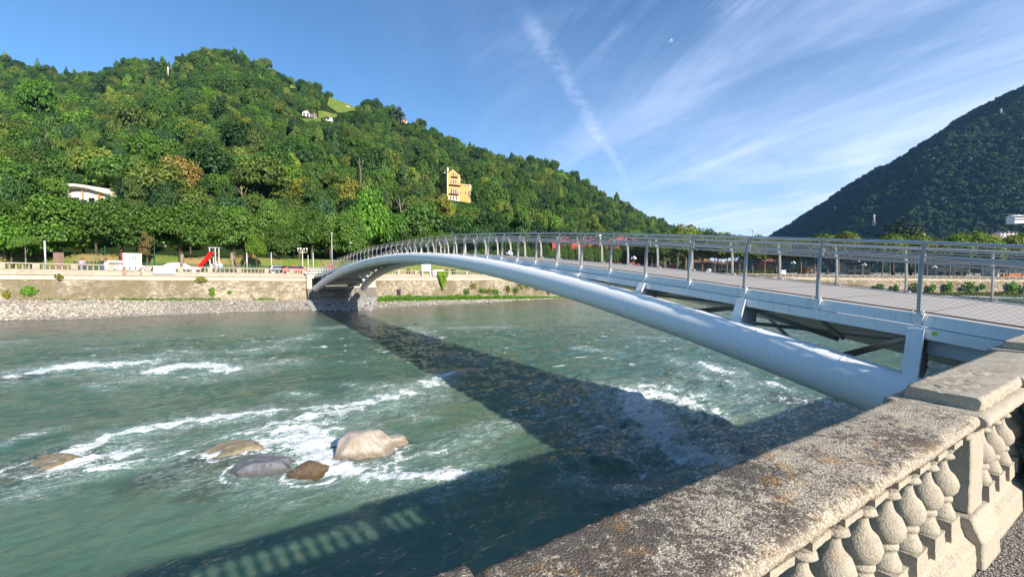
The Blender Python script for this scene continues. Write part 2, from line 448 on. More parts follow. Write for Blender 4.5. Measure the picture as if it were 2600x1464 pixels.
M_CREAM = simple('cream_render', (0.74, 0.64, 0.50), 0.85, var=0.12, scale=0.4)
M_PINK = simple('pink_render', (0.75, 0.46, 0.40), 0.85)
M_WHITER = simple('white_render', (0.80, 0.78, 0.74), 0.85, var=0.06)
M_ORANGE = simple('orange_render', (0.62, 0.27, 0.10), 0.85)
M_BRICKP = simple('brick_pier', (0.30, 0.19, 0.13), 0.9, var=0.35, scale=5)
M_SHUT = simple('shutter', (0.16, 0.07, 0.05), 0.7)
M_GLASS = simple('window_glass', (0.02, 0.025, 0.03), 0.12, spec=0.5, var=0.2)
M_BULB = simple('opal_glass', (0.85, 0.85, 0.83), 0.25, var=0.02)
M_ASPH = simple('asphalt', (0.075, 0.073, 0.07), 0.9, var=0.2, scale=1.0)
M_PAVE = simple('paving', (0.30, 0.27, 0.23), 0.9, var=0.2, scale=0.7)
M_SKIN = simple('skin', (0.48, 0.27, 0.19), 0.6, var=0.05)

def mat_grass(name='grass_lawn', a=(0.11, 0.17, 0.03), b=(0.29, 0.22, 0.09)):
    m = newmat(name); t = NT(m.node_tree); p = t.pos()
    n = t.noise(p, 0.16, 5, 0.6); n2 = t.noise(p, 2.5, 4, 0.6)
    f = t.step(t.math('ADD', n.outputs[0], t.math('MULTIPLY', n2.outputs[0], 0.25)), 0.50, 0.78)
    c = t.mix(f, a, b)
    t.out(t.pbr(c, 0.9, normal=t.bump(n2.outputs[0], 0.5, 0.1), spec=0.1)); return m
M_LAWN = mat_grass()
M_MEADOW = mat_grass('grass_meadow', (0.095, 0.17, 0.022), (0.19, 0.19, 0.035))

def mat_forest_floor(name, cols):
    m = newmat(name); t = NT(m.node_tree); p = t.pos()
    n = t.noise(p, 0.12, 6, 0.65)
    t.out(t.pbr(t.mix(n.outputs[0], cols[0], cols[1]), 1.0, spec=0.0)); return m
M_FLOOR = mat_forest_floor('forest_floor', ((0.014, 0.026, 0.010), (0.035, 0.055, 0.014)))
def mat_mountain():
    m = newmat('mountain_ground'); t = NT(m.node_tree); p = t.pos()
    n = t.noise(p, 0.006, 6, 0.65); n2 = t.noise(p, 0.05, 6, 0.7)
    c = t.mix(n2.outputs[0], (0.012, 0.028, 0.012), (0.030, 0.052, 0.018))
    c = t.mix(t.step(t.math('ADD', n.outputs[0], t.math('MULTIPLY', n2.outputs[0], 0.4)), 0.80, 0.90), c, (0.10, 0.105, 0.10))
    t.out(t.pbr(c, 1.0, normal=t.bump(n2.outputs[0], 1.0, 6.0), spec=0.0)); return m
M_MTNG = mat_mountain()

def mat_lichen_stone(name, base=(0.50, 0.43, 0.335), dark=0.90, orange=0.75, grit_=0.8):
    """coarse old cast stone with black crust, orange and white lichen"""
    m = newmat(name); t = NT(m.node_tree); p = t.pos()
    fine = t.noise(p, 210, 3, 0.7); mid = t.noise(p, 38, 6, 0.72); big = t.noise(p, 4.2, 5, 0.6); huge = t.noise(p, 1.3, 4, 0.6)
    grit = t.voro(p, 260)
    grit2 = t.voro(p, 125)
    geo = t.add('ShaderNodeNewGeometry'); sp = t.add('ShaderNodeSeparateXYZ'); t.l.new(geo.outputs['Normal'], sp.inputs[0])
    up = t.step(sp.outputs[2], 0.1, 0.9)
    c = t.mix(mid.outputs[0], tuple(x * 0.72 for x in base), tuple(min(1, x * 1.35) for x in base))
    gs = t.add('ShaderNodeSeparateColor'); t.l.new(grit.outputs['Color'], gs.inputs[0])
    gs2 = t.add('ShaderNodeSeparateColor'); t.l.new(grit2.outputs['Color'], gs2.inputs[0])
    gv = t.math('ADD', t.math('MULTIPLY', gs.outputs[0], 0.5), t.math('MULTIPLY', gs2.outputs[0], 0.5))
    c = t.mix(grit_, c, t.mix(gv, (0.55, 0.53, 0.50), (1.55, 1.53, 1.47)), blend='MULTIPLY')
    c = t.mix(t.math('MULTIPLY', t.step(grit2.outputs['Distance'], 0.42, 0.75), 0.6 * grit_), c, (0.10, 0.08, 0.06))
    # black-brown crust, patchy
    k = t.math('ADD', t.math('MULTIPLY', mid.outputs[0], 0.75), t.math('MULTIPLY', big.outputs[0], 0.55))
    k = t.math('ADD', k, t.math('MULTIPLY', fine.outputs[0], 0.30))
    k = t.math('ADD', k, t.math('MULTIPLY', huge.outputs[0], 0.25))
    sdist = t.vmath('DOT_PRODUCT', p, tuple((0.859, 0.512, 0)))
    k = t.math('ADD', k, t.remap(sdist, 0.6, 3.6, 0.055, -0.055))
    k = t.math('ADD', k, t.math('MULTIPLY', t.math('SUBTRACT', gs.outputs[1], 0.5), 0.09))
    kd = t.math('MULTIPLY', t.step(k, 0.914, 0.970), t.remap(up, 0, 1, 0.10, 1.0))
    c = t.mix(t.math('MULTIPLY', kd, dark), c, t.mix(fine.outputs[0], (0.035, 0.030, 0.028), (0.15, 0.118, 0.095)))
    # orange lichen
    on = t.noise(t.mapping(p, loc=(3, 5, 1)), 9, 6, 0.75); on2 = t.noise(t.mapping(p, loc=(7, 1, 2)), 2.2, 3, 0.6)
    of = t.math('MULTIPLY', t.step(t.math('ADD', on.outputs[0], t.math('MULTIPLY', gs.outputs[2], 0.16)), 0.66, 0.72), t.step(on2.outputs[0], 0.42, 0.58))
    of = t.math('MULTIPLY', of, t.remap(up, 0, 1, 0.1, 1.0))
    c = t.mix(t.math('MULTIPLY', of, orange), c, (0.50, 0.24, 0.05))
    # pale spots
    pn = t.noise(t.mapping(p, loc=(11, 2, 9)), 26, 5, 0.7)
    c = t.mix(t.math('MULTIPLY', t.step(pn.outputs[0], 0.66, 0.74), 0.55), c, (0.62, 0.58, 0.50))
    h = t.math('ADD', t.math('MULTIPLY', mid.outputs[0], 0.5), t.math('MULTIPLY', grit2.outputs['Distance'], -0.45))
    h = t.math('ADD', h, t.math('MULTIPLY', gs.outputs[0], 0.25))
    h = t.math('ADD', h, t.math('MULTIPLY', fine.outputs[0], 0.35))
    t.out(t.pbr(c, 0.92, normal=t.bump(h, 0.45 + 0.5 * grit_, 0.010), spec=0.15)); return m
M_LICHEN = mat_lichen_stone('lichen_stone')
M_CASTST = mat_lichen_stone('cast_stone', (0.44, 0.385, 0.30), dark=0.45, orange=0.30, grit_=0.32)

def mat_farstone(name, base=(0.40, 0.34, 0.26)):
    m = newmat(name); t = NT(m.node_tree); p = t.pos()
    n = t.noise(p, 0.8, 6, 0.65); n2 = t.noise(p, 6, 4, 0.6)
    c = t.mix(n.outputs[0], tuple(x * .6 for x in base), tuple(min(1, x * 1.4) for x in base))
    c = t.mix(t.step(n2.outputs[0], 0.55, 0.75), c, tuple(x * .45 for x in base))
    t.out(t.pbr(c, 0.9, spec=0.1)); return m
M_FARST = mat_farstone('weathered_concrete')
M_FARLEDGE = mat_farstone('pale_ledge_stone', (0.60, 0.50, 0.36))
M_CONC = mat_farstone('concrete', (0.52, 0.47, 0.39))

def mat_rubble(name, light=(0.42, 0.345, 0.245), darkc=(0.20, 0.16, 0.10), moss=0.6, sc_=2.7):
    """rubble masonry seen from afar"""
    m = newmat(name); t = NT(m.node_tree); p = t.pos()
    ps = t.mapping(p, scale=(1, 1, 1.55))
    wob = t.noise(ps, 2.5, 3, 0.5); ps = t.vmath('ADD', ps, t.vmath('SCALE', wob.outputs[1], sc_=0.25))
    v = t.voro(ps, sc_, 'F1'); e = t.voro(ps, sc_, 'DISTANCE_TO_EDGE')
    v2 = t.voro(ps, sc_ * 2.6, 'F1')
    n = t.noise(p, 0.22, 5, 0.6); n2 = t.noise(p, 1.2, 6, 0.7); n3 = t.noise(p, 9, 3, 0.6)
    sep2 = t.add('ShaderNodeSeparateColor'); t.l.new(v.outputs['Color'], sep2.inputs[0])
    c = t.mix(sep2.outputs[0], tuple(x * 0.46 for x in light), tuple(min(1, x * 1.45) for x in light))
    c = t.mix(t.math('MULTIPLY', t.step(v2.outputs['Distance'], 0.1, 0.5), 0.25), c, (0.23, 0.19, 0.15))
    joint = t.step(e.outputs['Distance'], 0.07, 0.015)
    c = t.mix(t.math('MULTIPLY', joint, 0.40), c, (0.50, 0.44, 0.34))
    stain = t.step(t.math('ADD', n.outputs[0], t.math('MULTIPLY', n2.outputs[0], 0.5)), 0.66, 0.84)
    c = t.mix(t.math('MULTIPLY', stain, 0.82), c, darkc)
    ms = t.step(t.math('ADD', n2.outputs[0], t.math('MULTIPLY', n.outputs[0], 0.6)), 0.78, 0.98)
    c = t.mix(t.math('MULTIPLY', t.math('MULTIPLY', ms, moss), t.remap(n3.outputs[0], .3, .7, .2, 1.0)), c, (0.17, 0.145, 0.05))
    c = t.mix(t.math('MULTIPLY', t.step(n3.outputs[0], 0.50, 0.70), 0.55), c, (0.12, 0.10, 0.07))
    h = t.math('ADD', t.step(e.outputs['Distance'], 0.0, 0.12), t.math('MULTIPLY', n3.outputs[0], 0.5))
    t.out(t.pbr(c, 0.92, normal=t.bump(h, 0.6, 0.06), spec=0.1)); return m
M_RUB = mat_rubble('rubble_wall')
M_RUBDK = mat_rubble('rubble_abutment', (0.36, 0.33, 0.28), (0.16, 0.15, 0.13), 0.2, 2.4)
M_RUBR = mat_rubble('rubble_wall_overgrown', (0.44, 0.35, 0.26), (0.24, 0.19, 0.12), 0.9, 2.2)

def mat_white_paint():
    m = newmat('bridge_paint'); t = NT(m.node_tree); p = t.pos()
    n = t.noise(p, 1.4, 5, 0.6); n2 = t.noise(t.mapping(p, scale=(3, 3, 0.4)), 5, 5, 0.7)
    c = t.mix(n.outputs[0], (0.87, 0.85, 0.81), (0.93, 0.91, 0.87))
    c = t.mix(t.math('MULTIPLY', t.step(n2.outputs[0], 0.52, 0.74), 0.42), c, (0.45, 0.42, 0.36))
    r = t.remap(n.outputs[0], 0, 1, 0.32, 0.48)
    t.out(t.pbr(c, r, spec=0.45)); return m
M_PAINT = mat_white_paint()
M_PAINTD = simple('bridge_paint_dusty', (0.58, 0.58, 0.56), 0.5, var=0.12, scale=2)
def mat_deck():
    m = newmat('deck_boards'); t = NT(m.node_tree); p = t.pos()
    n = t.noise(p, 1.2, 4, 0.6); n2 = t.noise(p, 60, 3, 0.6)
    c = t.mix(n.outputs[0], (0.36, 0.325, 0.29), (0.44, 0.40, 0.365))
    c = t.mix(t.math('MULTIPLY', n2.outputs[0], 0.35), c, (0.22, 0.20, 0.18))
    t.out(t.pbr(c, 0.85, normal=t.bump(n2.outputs[0], 0.3, 0.005), spec=0.2)); return m
M_DECK = mat_deck()

def mat_gravel(name, a, b, scale, bump=0.03):
    m = newmat(name); t = NT(m.node_tree); p = t.pos()
    v = t.voro(p, scale); n = t.noise(p, scale * 0.08, 4, 0.6); v2 = t.voro(p, scale * 2.7)
    s = t.add('ShaderNodeSeparateColor'); t.l.new(v.outputs['Color'], s.inputs[0])
    s2 = t.add('ShaderNodeSeparateColor'); t.l.new(v2.outputs['Color'], s2.inputs[0])
    c = t.mix(t.math('ADD', t.math('MULTIPLY', s.outputs[0], 0.6), t.math('MULTIPLY', s2.outputs[1], 0.4)), a, b)
    c = t.mix(t.math('MULTIPLY', t.step(v.outputs['Distance'], 0.35, 0.65), 0.75), c, tuple(x * .35 for x in a))
    c = t.mix(1.0, c, t.mix(n.outputs[0], (0.8, 0.8, 0.8), (1.2, 1.18, 1.15)), blend='MULTIPLY')
    h = t.math('SUBTRACT', 1.0, v.outputs['Distance'])
    t.out(t.pbr(c, 0.9, normal=t.bump(h, 1.0, bump), spec=0.15)); return m
M_QGRAV = mat_gravel('quay_gravel', (0.17, 0.155, 0.145), (0.44, 0.40, 0.37), 95, 0.012)
M_BEACH = mat_gravel('beach_shingle', (0.30, 0.265, 0.22), (0.54, 0.48, 0.40), 6.0, 0.10)
def mat_stones():
    m = newmat('river_cobbles'); t = NT(m.node_tree); a = t.attr('tone').outputs['Fac']
    n = t.noise(t.pos(), 3, 3, 0.6)
    c = t.ramp(a, [(0, (0.28, 0.26, 0.23)), (0.35, (0.42, 0.375, 0.315)), (0.6, (0.52, 0.46, 0.385)), (0.86, (0.46, 0.37, 0.26)), (0.94, (0.56, 0.52, 0.45)), (1.0, (0.34, 0.20, 0.12))])
    c = t.mix(1.0, c, t.mix(n.outputs[0], (0.8, 0.8, 0.8), (1.2, 1.2, 1.2)), blend='MULTIPLY')
    t.out(t.pbr(c, 0.85, spec=0.2)); return m
M_COB = mat_stones()
def mat_rock(name, a, b, c3, scale=2.2, wet=0.0):
    m = newmat(name); t = NT(m.node_tree); p = t.obj()
    n = t.noise(p, scale, 8, 0.68, 0.6); n2 = t.noise(p, scale * 5, 6, 0.7); n3 = t.noise(t.mapping(p, scale=(1, 1, 4), rot=(0.5, 0.3, 0)), scale * 1.6, 5, 0.7, 1.5)
    c = t.mix(t.step(n.outputs[0], 0.35, 0.65), a, b)
    c = t.mix(t.step(n3.outputs[0], 0.56, 0.68), c, c3)
    c = t.mix(t.math('MULTIPLY', t.step(n2.outputs[0], 0.60, 0.72), 0.6), c, tuple(x * .35 for x in a))
    h = t.math('ADD', n.outputs[0], t.math('MULTIPLY', n2.outputs[0], 0.8))
    so = t.add('ShaderNodeSeparateXYZ'); t.l.new(p, so.inputs[0])
    wetf = t.step(t.math('ADD', so.outputs[2], t.math('MULTIPLY', n.outputs[0], -0.25)), 0.10, -0.04)
    c = t.mix(t.math('MULTIPLY', wetf, 0.75), c, t.mix(1.0, c, (0.42, 0.38, 0.30), blend='MULTIPLY'))
    t.out(t.pbr(c, t.remap(wetf, 0, 1, 0.75 - 0.5 * wet, 0.15), normal=t.bump(h, 1.0, 0.10), spec=0.4 + 0.2 * wet)); return m

def mat_water():
    m = newmat('river_water'); t = NT(m.node_tree); p = t.pos()
    fo = t.attr('foam').outputs['Fac']; rg = t.attr('rough').outputs['Fac']; sh = t.attr('shallow').outputs['Fac']; cl = t.attr('clear').outputs['Fac']; cr = t.attr('crest').outputs['Fac']
    ang = math.atan2(D_.y, D_.x)
    pf = t.mapping(p, rot=(0, 0, -ang))                   # flow aligned
    # fine ripples
    b1 = t.noise(t.mapping(pf, scale=(0.9, 1.7, 1)), 2.1, 6, 0.62, 0.8)
    b2 = t.noise(t.mapping(pf, scale=(1.3, 2.2, 1)), 8.0, 5, 0.62, 0.6)
    b3 = t.noise(pf, 30.0, 3, 0.6, 0.3)
    h = t.math('ADD', t.math('MULTIPLY', b1.outputs[0], 0.75), t.math('MULTIPLY', b2.outputs[0], 0.30))
    h = t.math('ADD', h, t.math('MULTIPLY', b3.outputs[0], 0.05))
    h = t.math('MULTIPLY', h, t.remap(rg, 0, 1, 0.30, 1.15))
    nrm = t.bump(h, 0.9, 0.13)
    # body colour
    big = t.noise(t.mapping(pf, scale=(0.25, 1, 1)), 0.16, 5, 0.6, 1.0)
    mid = t.noise(t.mapping(pf, scale=(0.22, 1, 1)), 0.9, 5, 0.6, 1.2)
    c = t.mix(t.step(big.outputs[0], 0.35, 0.65), (0.064, 0.128, 0.090), (0.098, 0.172, 0.118))
    c = t.mix(t.math('MULTIPLY', t.step(mid.outputs[0], 0.50, 0.72), 0.55), c, (0.135, 0.160, 0.075))
    c = t.mix(t.math('MULTIPLY', t.step(mid.outputs[0], 0.48, 0.30), 0.45), c, (0.040, 0.085, 0.074))
    # shallows: the stony bed shows brown
    bedv = t.voro(t.mapping(pf, scale=(0.8, 1.4, 1)), 2.2); bs = t.add('ShaderNodeSeparateColor'); t.l.new(bedv.outputs['Color'], bs.inputs[0])
    bed = t.mix(bs.outputs[0], (0.075, 0.066, 0.046), (0.165, 0.135, 0.098))
    bed = t.mix(t.step(bs.outputs[1], 0.90, 0.96), bed, (0.30, 0.17, 0.11))
    bed = t.mix(t.math('MULTIPLY', t.step(b2.outputs[0], 0.45, 0.65), 0.5), bed, (0.055, 0.058, 0.045))
    c = t.mix(t.math('MULTIPLY', sh, 0.93), c, bed)
    # foam
    f1 = t.noise(t.mapping(pf, scale=(0.30, 1, 1)), 3.2, 9, 0.72, 1.6)
    f2 = t.noise(t.mapping(pf, scale=(0.6, 1, 1)), 15, 7, 0.75, 1.2)
    f3 = t.voro(t.vmath('ADD', t.mapping(pf, scale=(0.5, 1.1, 1)), t.vmath('SCALE', f1.outputs[1], sc_=0.9)), 5.5, 'DISTANCE_TO_EDGE')
    f4 = t.noise(t.mapping(pf, scale=(0.7, 1, 1)), 34, 4, 0.7, 0.6)
    fn = t.math('ADD', t.math('ADD', t.math('MULTIPLY', f1.outputs[0], 0.45), t.math('MULTIPLY', f2.outputs[0], 0.38)), t.math('MULTIPLY', f4.outputs[0], 0.17))
    fil = t.step(f3.outputs['Distance'], 0.16, 0.0)
    fo = t.math('MINIMUM', fo, 1.0); th = t.remap(fo, 0, 1, 0.71, 0.435)
    fm = t.step(fn, th, t.math('ADD', th, 0.05))
    lace = t.math('MULTIPLY', t.math('MULTIPLY', fil, t.step(fo, 0.10, 0.42)), t.step(fn, 0.43, 0.60))
    # crests of waves break white
    crm = t.math('MULTIPLY', t.step(t.math('ADD', cr, t.math('MULTIPLY', t.math('SUBTRACT', fn, 0.5), 1.6)), 0.84, 1.0), t.step(mid.outputs[0], 0.42, 0.60))
    fmask = t.math('MINIMUM', t.math('ADD', t.math('ADD', fm, t.math('MULTIPLY', lace, 0.55)), crm), 1.0)
    fmask = t.math('MULTIPLY', fmask, 0.92)
    # aerated water round the foam is paler
    aer = t.math('MULTIPLY', t.math('MULTIPLY', t.step(fo, 0.10, 0.9), 0.55), t.remap(f1.outputs[0], 0.35, 0.6, 0.35, 1.1))
    c = t.mix(aer, c, (0.24, 0.35, 0.29))
    body = t.add('ShaderNodeSubsurfaceScattering', falloff='BURLEY'); t.set(body.inputs['Color'], c); body.inputs['Scale'].default_value = 0.30; body.inputs['Radius'].default_value = (0.6, 1.0, 0.9); t.l.new(nrm, body.inputs['Normal'])
    tp = t.add('ShaderNodeBsdfTransparent'); t.set(tp.inputs[0], (0.80, 0.92, 0.74))
    mb = t.add('ShaderNodeMixShader'); t.set(mb.inputs[0], t.math('MULTIPLY', cl, 0.72)); t.l.new(body.outputs[0], mb.inputs[1]); t.l.new(tp.outputs[0], mb.inputs[2])
    gl = t.add('ShaderNodeBsdfGlossy'); gl.inputs[1].default_value = 0.09; t.set(gl.inputs[0], (0.92, 0.96, 1.0)); t.l.new(nrm, gl.inputs['Normal'])
    fr = t.add('ShaderNodeFresnel'); fr.inputs[0].default_value = 1.333; t.l.new(nrm, fr.inputs[1])
    mg = t.add('ShaderNodeMixShader'); t.set(mg.inputs[0], t.math('MULTIPLY', fr.outputs[0], 0.92)); t.l.new(mb.outputs[0], mg.inputs[1]); t.l.new(gl.outputs[0], mg.inputs[2])
    fd = t.add('ShaderNodeBsdfDiffuse'); t.set(fd.inputs[0], t.mix(t.step(fn, 0.38, 0.58), (0.30, 0.40, 0.40), (1.0, 1.0, 1.0)))
    t.l.new(t.bump(fn, 0.9, 0.10), fd.inputs['Normal'])
    mf = t.add('ShaderNodeMixShader'); t.set(mf.inputs[0], fmask); t.l.new(mg.outputs[0], mf.inputs[1]); t.l.new(fd.outputs[0], mf.inputs[2])
    t.out(mf.outputs[0]); return m
M_WATER = mat_water()
# ================================================================== river
random.seed(5); rng = np.random.RandomState(5)
def graded(lo, hi, c, s0, g):
    r = [c]
    while r[-1] < hi: r.append(r[-1] + s0 + g * abs(r[-1] - c))
    l = [c]
    while l[-1] > lo: l.append(l[-1] - s0 - g * abs(l[-1] - c))
    return np.array(l[::-1][:-1] + r)
tt = graded(-130, 430, 3.0, 0.05, 0.0095); nn = graded(0.9, 92, 0.9, 0.035, 0.0068)
T, NN = np.meshgrid(tt, nn)                              # rows = n
X = T * D_.x + NN * N_.x; Y = T * D_.y + NN * N_.y
TOE_PX = [(-1800, 840), (-600, 826), (0, 813), (200, 809), (400, 800), (600, 792), (780, 788), (850, 787), (935, 788), (965, 783), (1100, 775), (1200, 770), (1300, 763), (1430, 756), (1520, 750)]
TOE = [on_water(x, y) for x, y in TOE_PX]
def dist_poly(X, Y, pts, w=None):
    best = np.full(X.shape, 1e9); par = np.zeros(X.shape)
    for i in range(len(pts) - 1):
        a, b = pts[i], pts[i + 1]; dx, dy = b[0] - a[0], b[1] - a[1]; L = dx * dx + dy * dy + 1e-9
        k = np.clip(((X - a[0]) * dx + (Y - a[1]) * dy) / L, 0, 1)
        d = np.hypot(X - a[0] - k * dx, Y - a[1] - k * dy)
        m = d < best; best = np.where(m, d, best); par = np.where(m, (i + k) / (len(pts) - 1), par)
    return best, par
def sst(x, a, b): k = np.clip((x - a) / (b - a), 0, 1); return k * k * (3 - 2 * k)
dt, _ = dist_poly(X, Y, TOE)
shallow = sst(dt, 17 + 0.05 * np.hypot(X, Y), 3.0) * 1.0
clear = sst(dt, 1.6, 0.2) * 0.5
# foam streaks: photo polylines surveyed onto the water, (points, half width m start, end, strength)
FOAM = [
 ([(165, 1160), (300, 1105), (420, 1082), (560, 1062), (700, 1045)], .42, .36, 1.15),
 ([(700, 1045), (850, 1035), (960, 1015), (1040, 1000)], .35, .5, .75),
 ([(170, 1190), (260, 1195), (340, 1178), (470, 1155)], .34, .14, 1.0),
 ([(175, 1185), (240, 1160), (300, 1160)], .65, .5, 1.1),
 ([(650, 1135), (700, 1120), (760, 1130), (800, 1160)], 1.0, 1.1, .62), ([(200, 1175), (300, 1150), (420, 1120)], .7, .6, .52), ([(860, 1215), (960, 1195), (1080, 1190), (1180, 1180)], .7, .6, .55), ([(1640, 1040), (1720, 1090), (1800, 1130)], 1.1, 1.2, .62), ([(1650, 990), (1780, 1000), (1900, 1010)], 1.2, 1.2, .50), ([(80, 945), (200, 925), (340, 920)], 1.4, 1.4, .5), ([(420, 940), (600, 930)], 1.2, 1.2, .45), ([(780, 1070), (900, 1040), (1040, 1000)], 1.2, 1.2, .50),
 ([(560, 1108), (640, 1100), (720, 1075), (760, 1065)], .22, .3, .85),
 ([(620, 1150), (690, 1120), (760, 1095), (790, 1115), (815, 1165)], .75, .8, 1.2),
 ([(740, 1075), (800, 1058), (900, 1035), (1000, 1010), (1040, 1000)], .6, .75, .95),
 ([(835, 1150), (860, 1205), (930, 1210), (1010, 1212), (1100, 1215), (1170, 1205)], .40, .32, 1.2),
 ([(880, 1195), (1000, 1170), (1100, 1150), (1200, 1115), (1280, 1080)], .45, .45, .66),
 ([(905, 1025), (960, 1040), (1020, 1040), (1060, 1060)], .35, .35, .6),
 ([(945, 988), (1000, 985), (1060, 990)], .5, .4, .75),
 ([(1085, 978), (1115, 962), (1140, 950)], .45, .35, 1.2),
 ([(40, 960), (110, 945), (180, 930), (270, 930), (370, 922)], .75, 1.1, 1.1),
 ([(120, 938), (210, 915), (290, 910)], .4, .4, .62),
 ([(395, 948), (440, 932), (520, 928), (575, 938)], .75, .9, 1.1),
 ([(575, 930), (680, 925), (760, 922)], .5, .4, .62),
 ([(0, 1132), (60, 1110), (125, 1094)], .12, .18, .85),
 ([(230, 975), (275, 988)], .22, .22, .7), ([(470, 960), (530, 968)], .3, .3, .7),
 ([(735, 1000), (780, 1003)], .3, .25, .75), ([(885, 975), (920, 985)], .3, .3, .55),
 ([(1600, 1012), (1640, 1060), (1690, 1110), (1750, 1155), (1810, 1175)], .75, .75, 1.25),
 ([(1610, 1000), (1680, 1005), (1740, 1020), (1780, 1042)], .8, .6, 1.15),
 ([(1640, 985), (1720, 990), (1800, 1010)], .8, .7, .8),
 ([(1620, 1070), (1680, 1150), (1760, 1210)], .30, .30, .6),
 ([(1700, 985), (1790, 1000), (1900, 1010)], .5, .4, .58),
 ([(1785, 925), (1815, 935), (1850, 948)], .42, .42, 1.15),
 ([(1770, 955), (1850, 975), (1900, 985)], .4, .4, .75), ([(1900, 968), (1960, 985)], .35, .35, .7),
 ([(1955, 975), (1990, 990)], .3, .25, 1.0), ([(2000, 1010), (2090, 1015), (2130, 1030)], .3, .2, .62),
 ([(1930, 1050), (2000, 1055)], .25, .25, .6), ([(1690, 905), (1740, 930)], .4, .4, .55),
 ([(1470, 885), (1530, 890)], .5, .5, .6), ([(1620, 855), (1720, 860)], .5, .5, .5),
 ([(1440, 1215), (1500, 1225), (1560, 1240), (1620, 1265)], .35, .35, .50),
 ([(1480, 1120), (1560, 1140), (1640, 1165)], .4, .4, .48), ([(1500, 1100), (1400, 1050), (1320, 1010)], .5, .5, .40),
 ([(1140, 905), (1200, 915), (1250, 930)], .5, .5, .55), ([(1040, 832), (1075, 842), (1090, 860)], .5, .5, .6),
 ([(1150, 833), (1290, 830)], .9, .9, .45), ([(640, 868), (760, 880)], 1.0, 1.0, .3), ([(640, 890), (700, 882)], .7, .7, .75),
 ([(720, 868), (760, 860)], .6, .6, .75), ([(460, 893), (500, 897)], .5, .5, .7), ([(230, 890), (270, 885)], .5, .5, .5),
 ([(0, 870), (40, 868)], .8, .8, .5), ([(710, 920), (745, 915)], .5, .5, .7), ([(830, 833), (860, 830)], .5, .5, .7), ([(780, 855), (800, 848)], .4, .4, .6),
 ([(2345, 751), (2450, 752), (2600, 757), (2800, 765)], 4.5, 5, 1.0),
 ([(2300, 765), (2500, 775), (2700, 790)], 5, 6, .7),
]
foam = np.zeros(X.shape); rough = np.zeros(X.shape)
for pts, w0_, w1_, st in FOAM:
    wp = [on_water(*q) for q in pts]
    xs = [q.x for q in wp]; ys = [q.y for q in wp]; pad = 6 + max(w0_, w1_) * 3
    m = (X > min(xs) - pad) & (X < max(xs) + pad) & (Y > min(ys) - pad) & (Y < max(ys) + pad)
    if not m.any(): continue
    wx = X[m] + 0.8 * max(w0_, .3) * fbm(X[m] * 1.5, Y[m] * 1.5, 4, .6); wy = Y[m] + 0.8 * max(w0_, .3) * fbm(X[m] * 1.5 + 50, Y[m] * 1.5, 4, .6)
    d, k = dist_poly(wx, wy, wp); ww = w0_ + (w1_ - w0_) * k
    foam[m] = np.maximum(foam[m], st * (1 + .25 * fbm(X[m] * .9 + 3, Y[m] * .9, 3)) * np.maximum(np.exp(-(d / (ww * 1.15)) ** 2), .58 * np.exp(-(d / (ww * 3.0)) ** 2)))
    rough[m] = np.maximum(rough[m], min(1, st) * np.exp(-(d / (ww * 2.2)) ** 2))
for cx, cy, r in ((925, 1165, .98), (668, 1200, .95), (785, 1212, .62), (600, 1150, .8), (118, 1185, .85), (2012, 1018, .5), (1003, 1135, .4)):
    c = on_water(cx, cy); d = np.hypot(X - c.x, (Y - c.y) * 1.35) + .16 * fbm(X * 3, Y * 3, 3)
    foam = np.maximum(foam, .92 * np.exp(-((d - r) / .17) ** 2)); rough = np.maximum(rough, .6 * np.exp(-((d - r) / .3) ** 2))
def blob(cx, cy, rt, rn, s):
    c = on_water(cx, cy); t0 = c.x * D_.x + c.y * D_.y; n0 = c.x * N_.x + c.y * N_.y
    return s * np.exp(-((T - t0) / rt) ** 2 - ((NN - n0) / rn) ** 2)
R = 0.16 + blob(1700, 1050, 7, 5, .75) + blob(1500, 870, 14, 14, .50) + blob(1000, 880, 10, 10, .22) + blob(2000, 900, 14, 8, .6) + blob(300, 880, 18, 8, .40) + blob(700, 880, 10, 8, .30)
R = R + 0.5 * sst(T, 25, 60)
R = R * (1 - 0.75 * sst(dt, 8, 1)); R = np.clip(R, 0.05, 1.1)
Tw = T + 0.8 * fbm(T * .22, NN * .3, 3); Nw = NN + 0.8 * fbm(T * .22 + 40, NN * .3, 3)
w_big = fbm(Tw * .28, Nw * .55, 3, .5); w_mid = fbm(Tw * .85 + 9, Nw * 1.6, 4, .55); w_sm = fbm(Tw * 3.0 + 5, Nw * 4.6, 3, .5)
rid = 1 - np.abs(fbm(Tw * .55 + 31, Nw * 1.1 + 7, 4, .55)) * 2.2
res = np.clip(0.20 / (0.02 + 0.0068 * NN + 0.004 * np.abs(T)), 0, 1)
Hh = 0.07 * w_big * (0.6 + R) + 0.085 * w_mid * (R + .1) + 0.05 * (rid - .4) * R + 0.022 * w_sm * (0.5 + R) * res
Hh = Hh + 0.14 * rough * (0.50 + 0.9 * fbm(T * 2.0, NN * 2.4, 4)) 
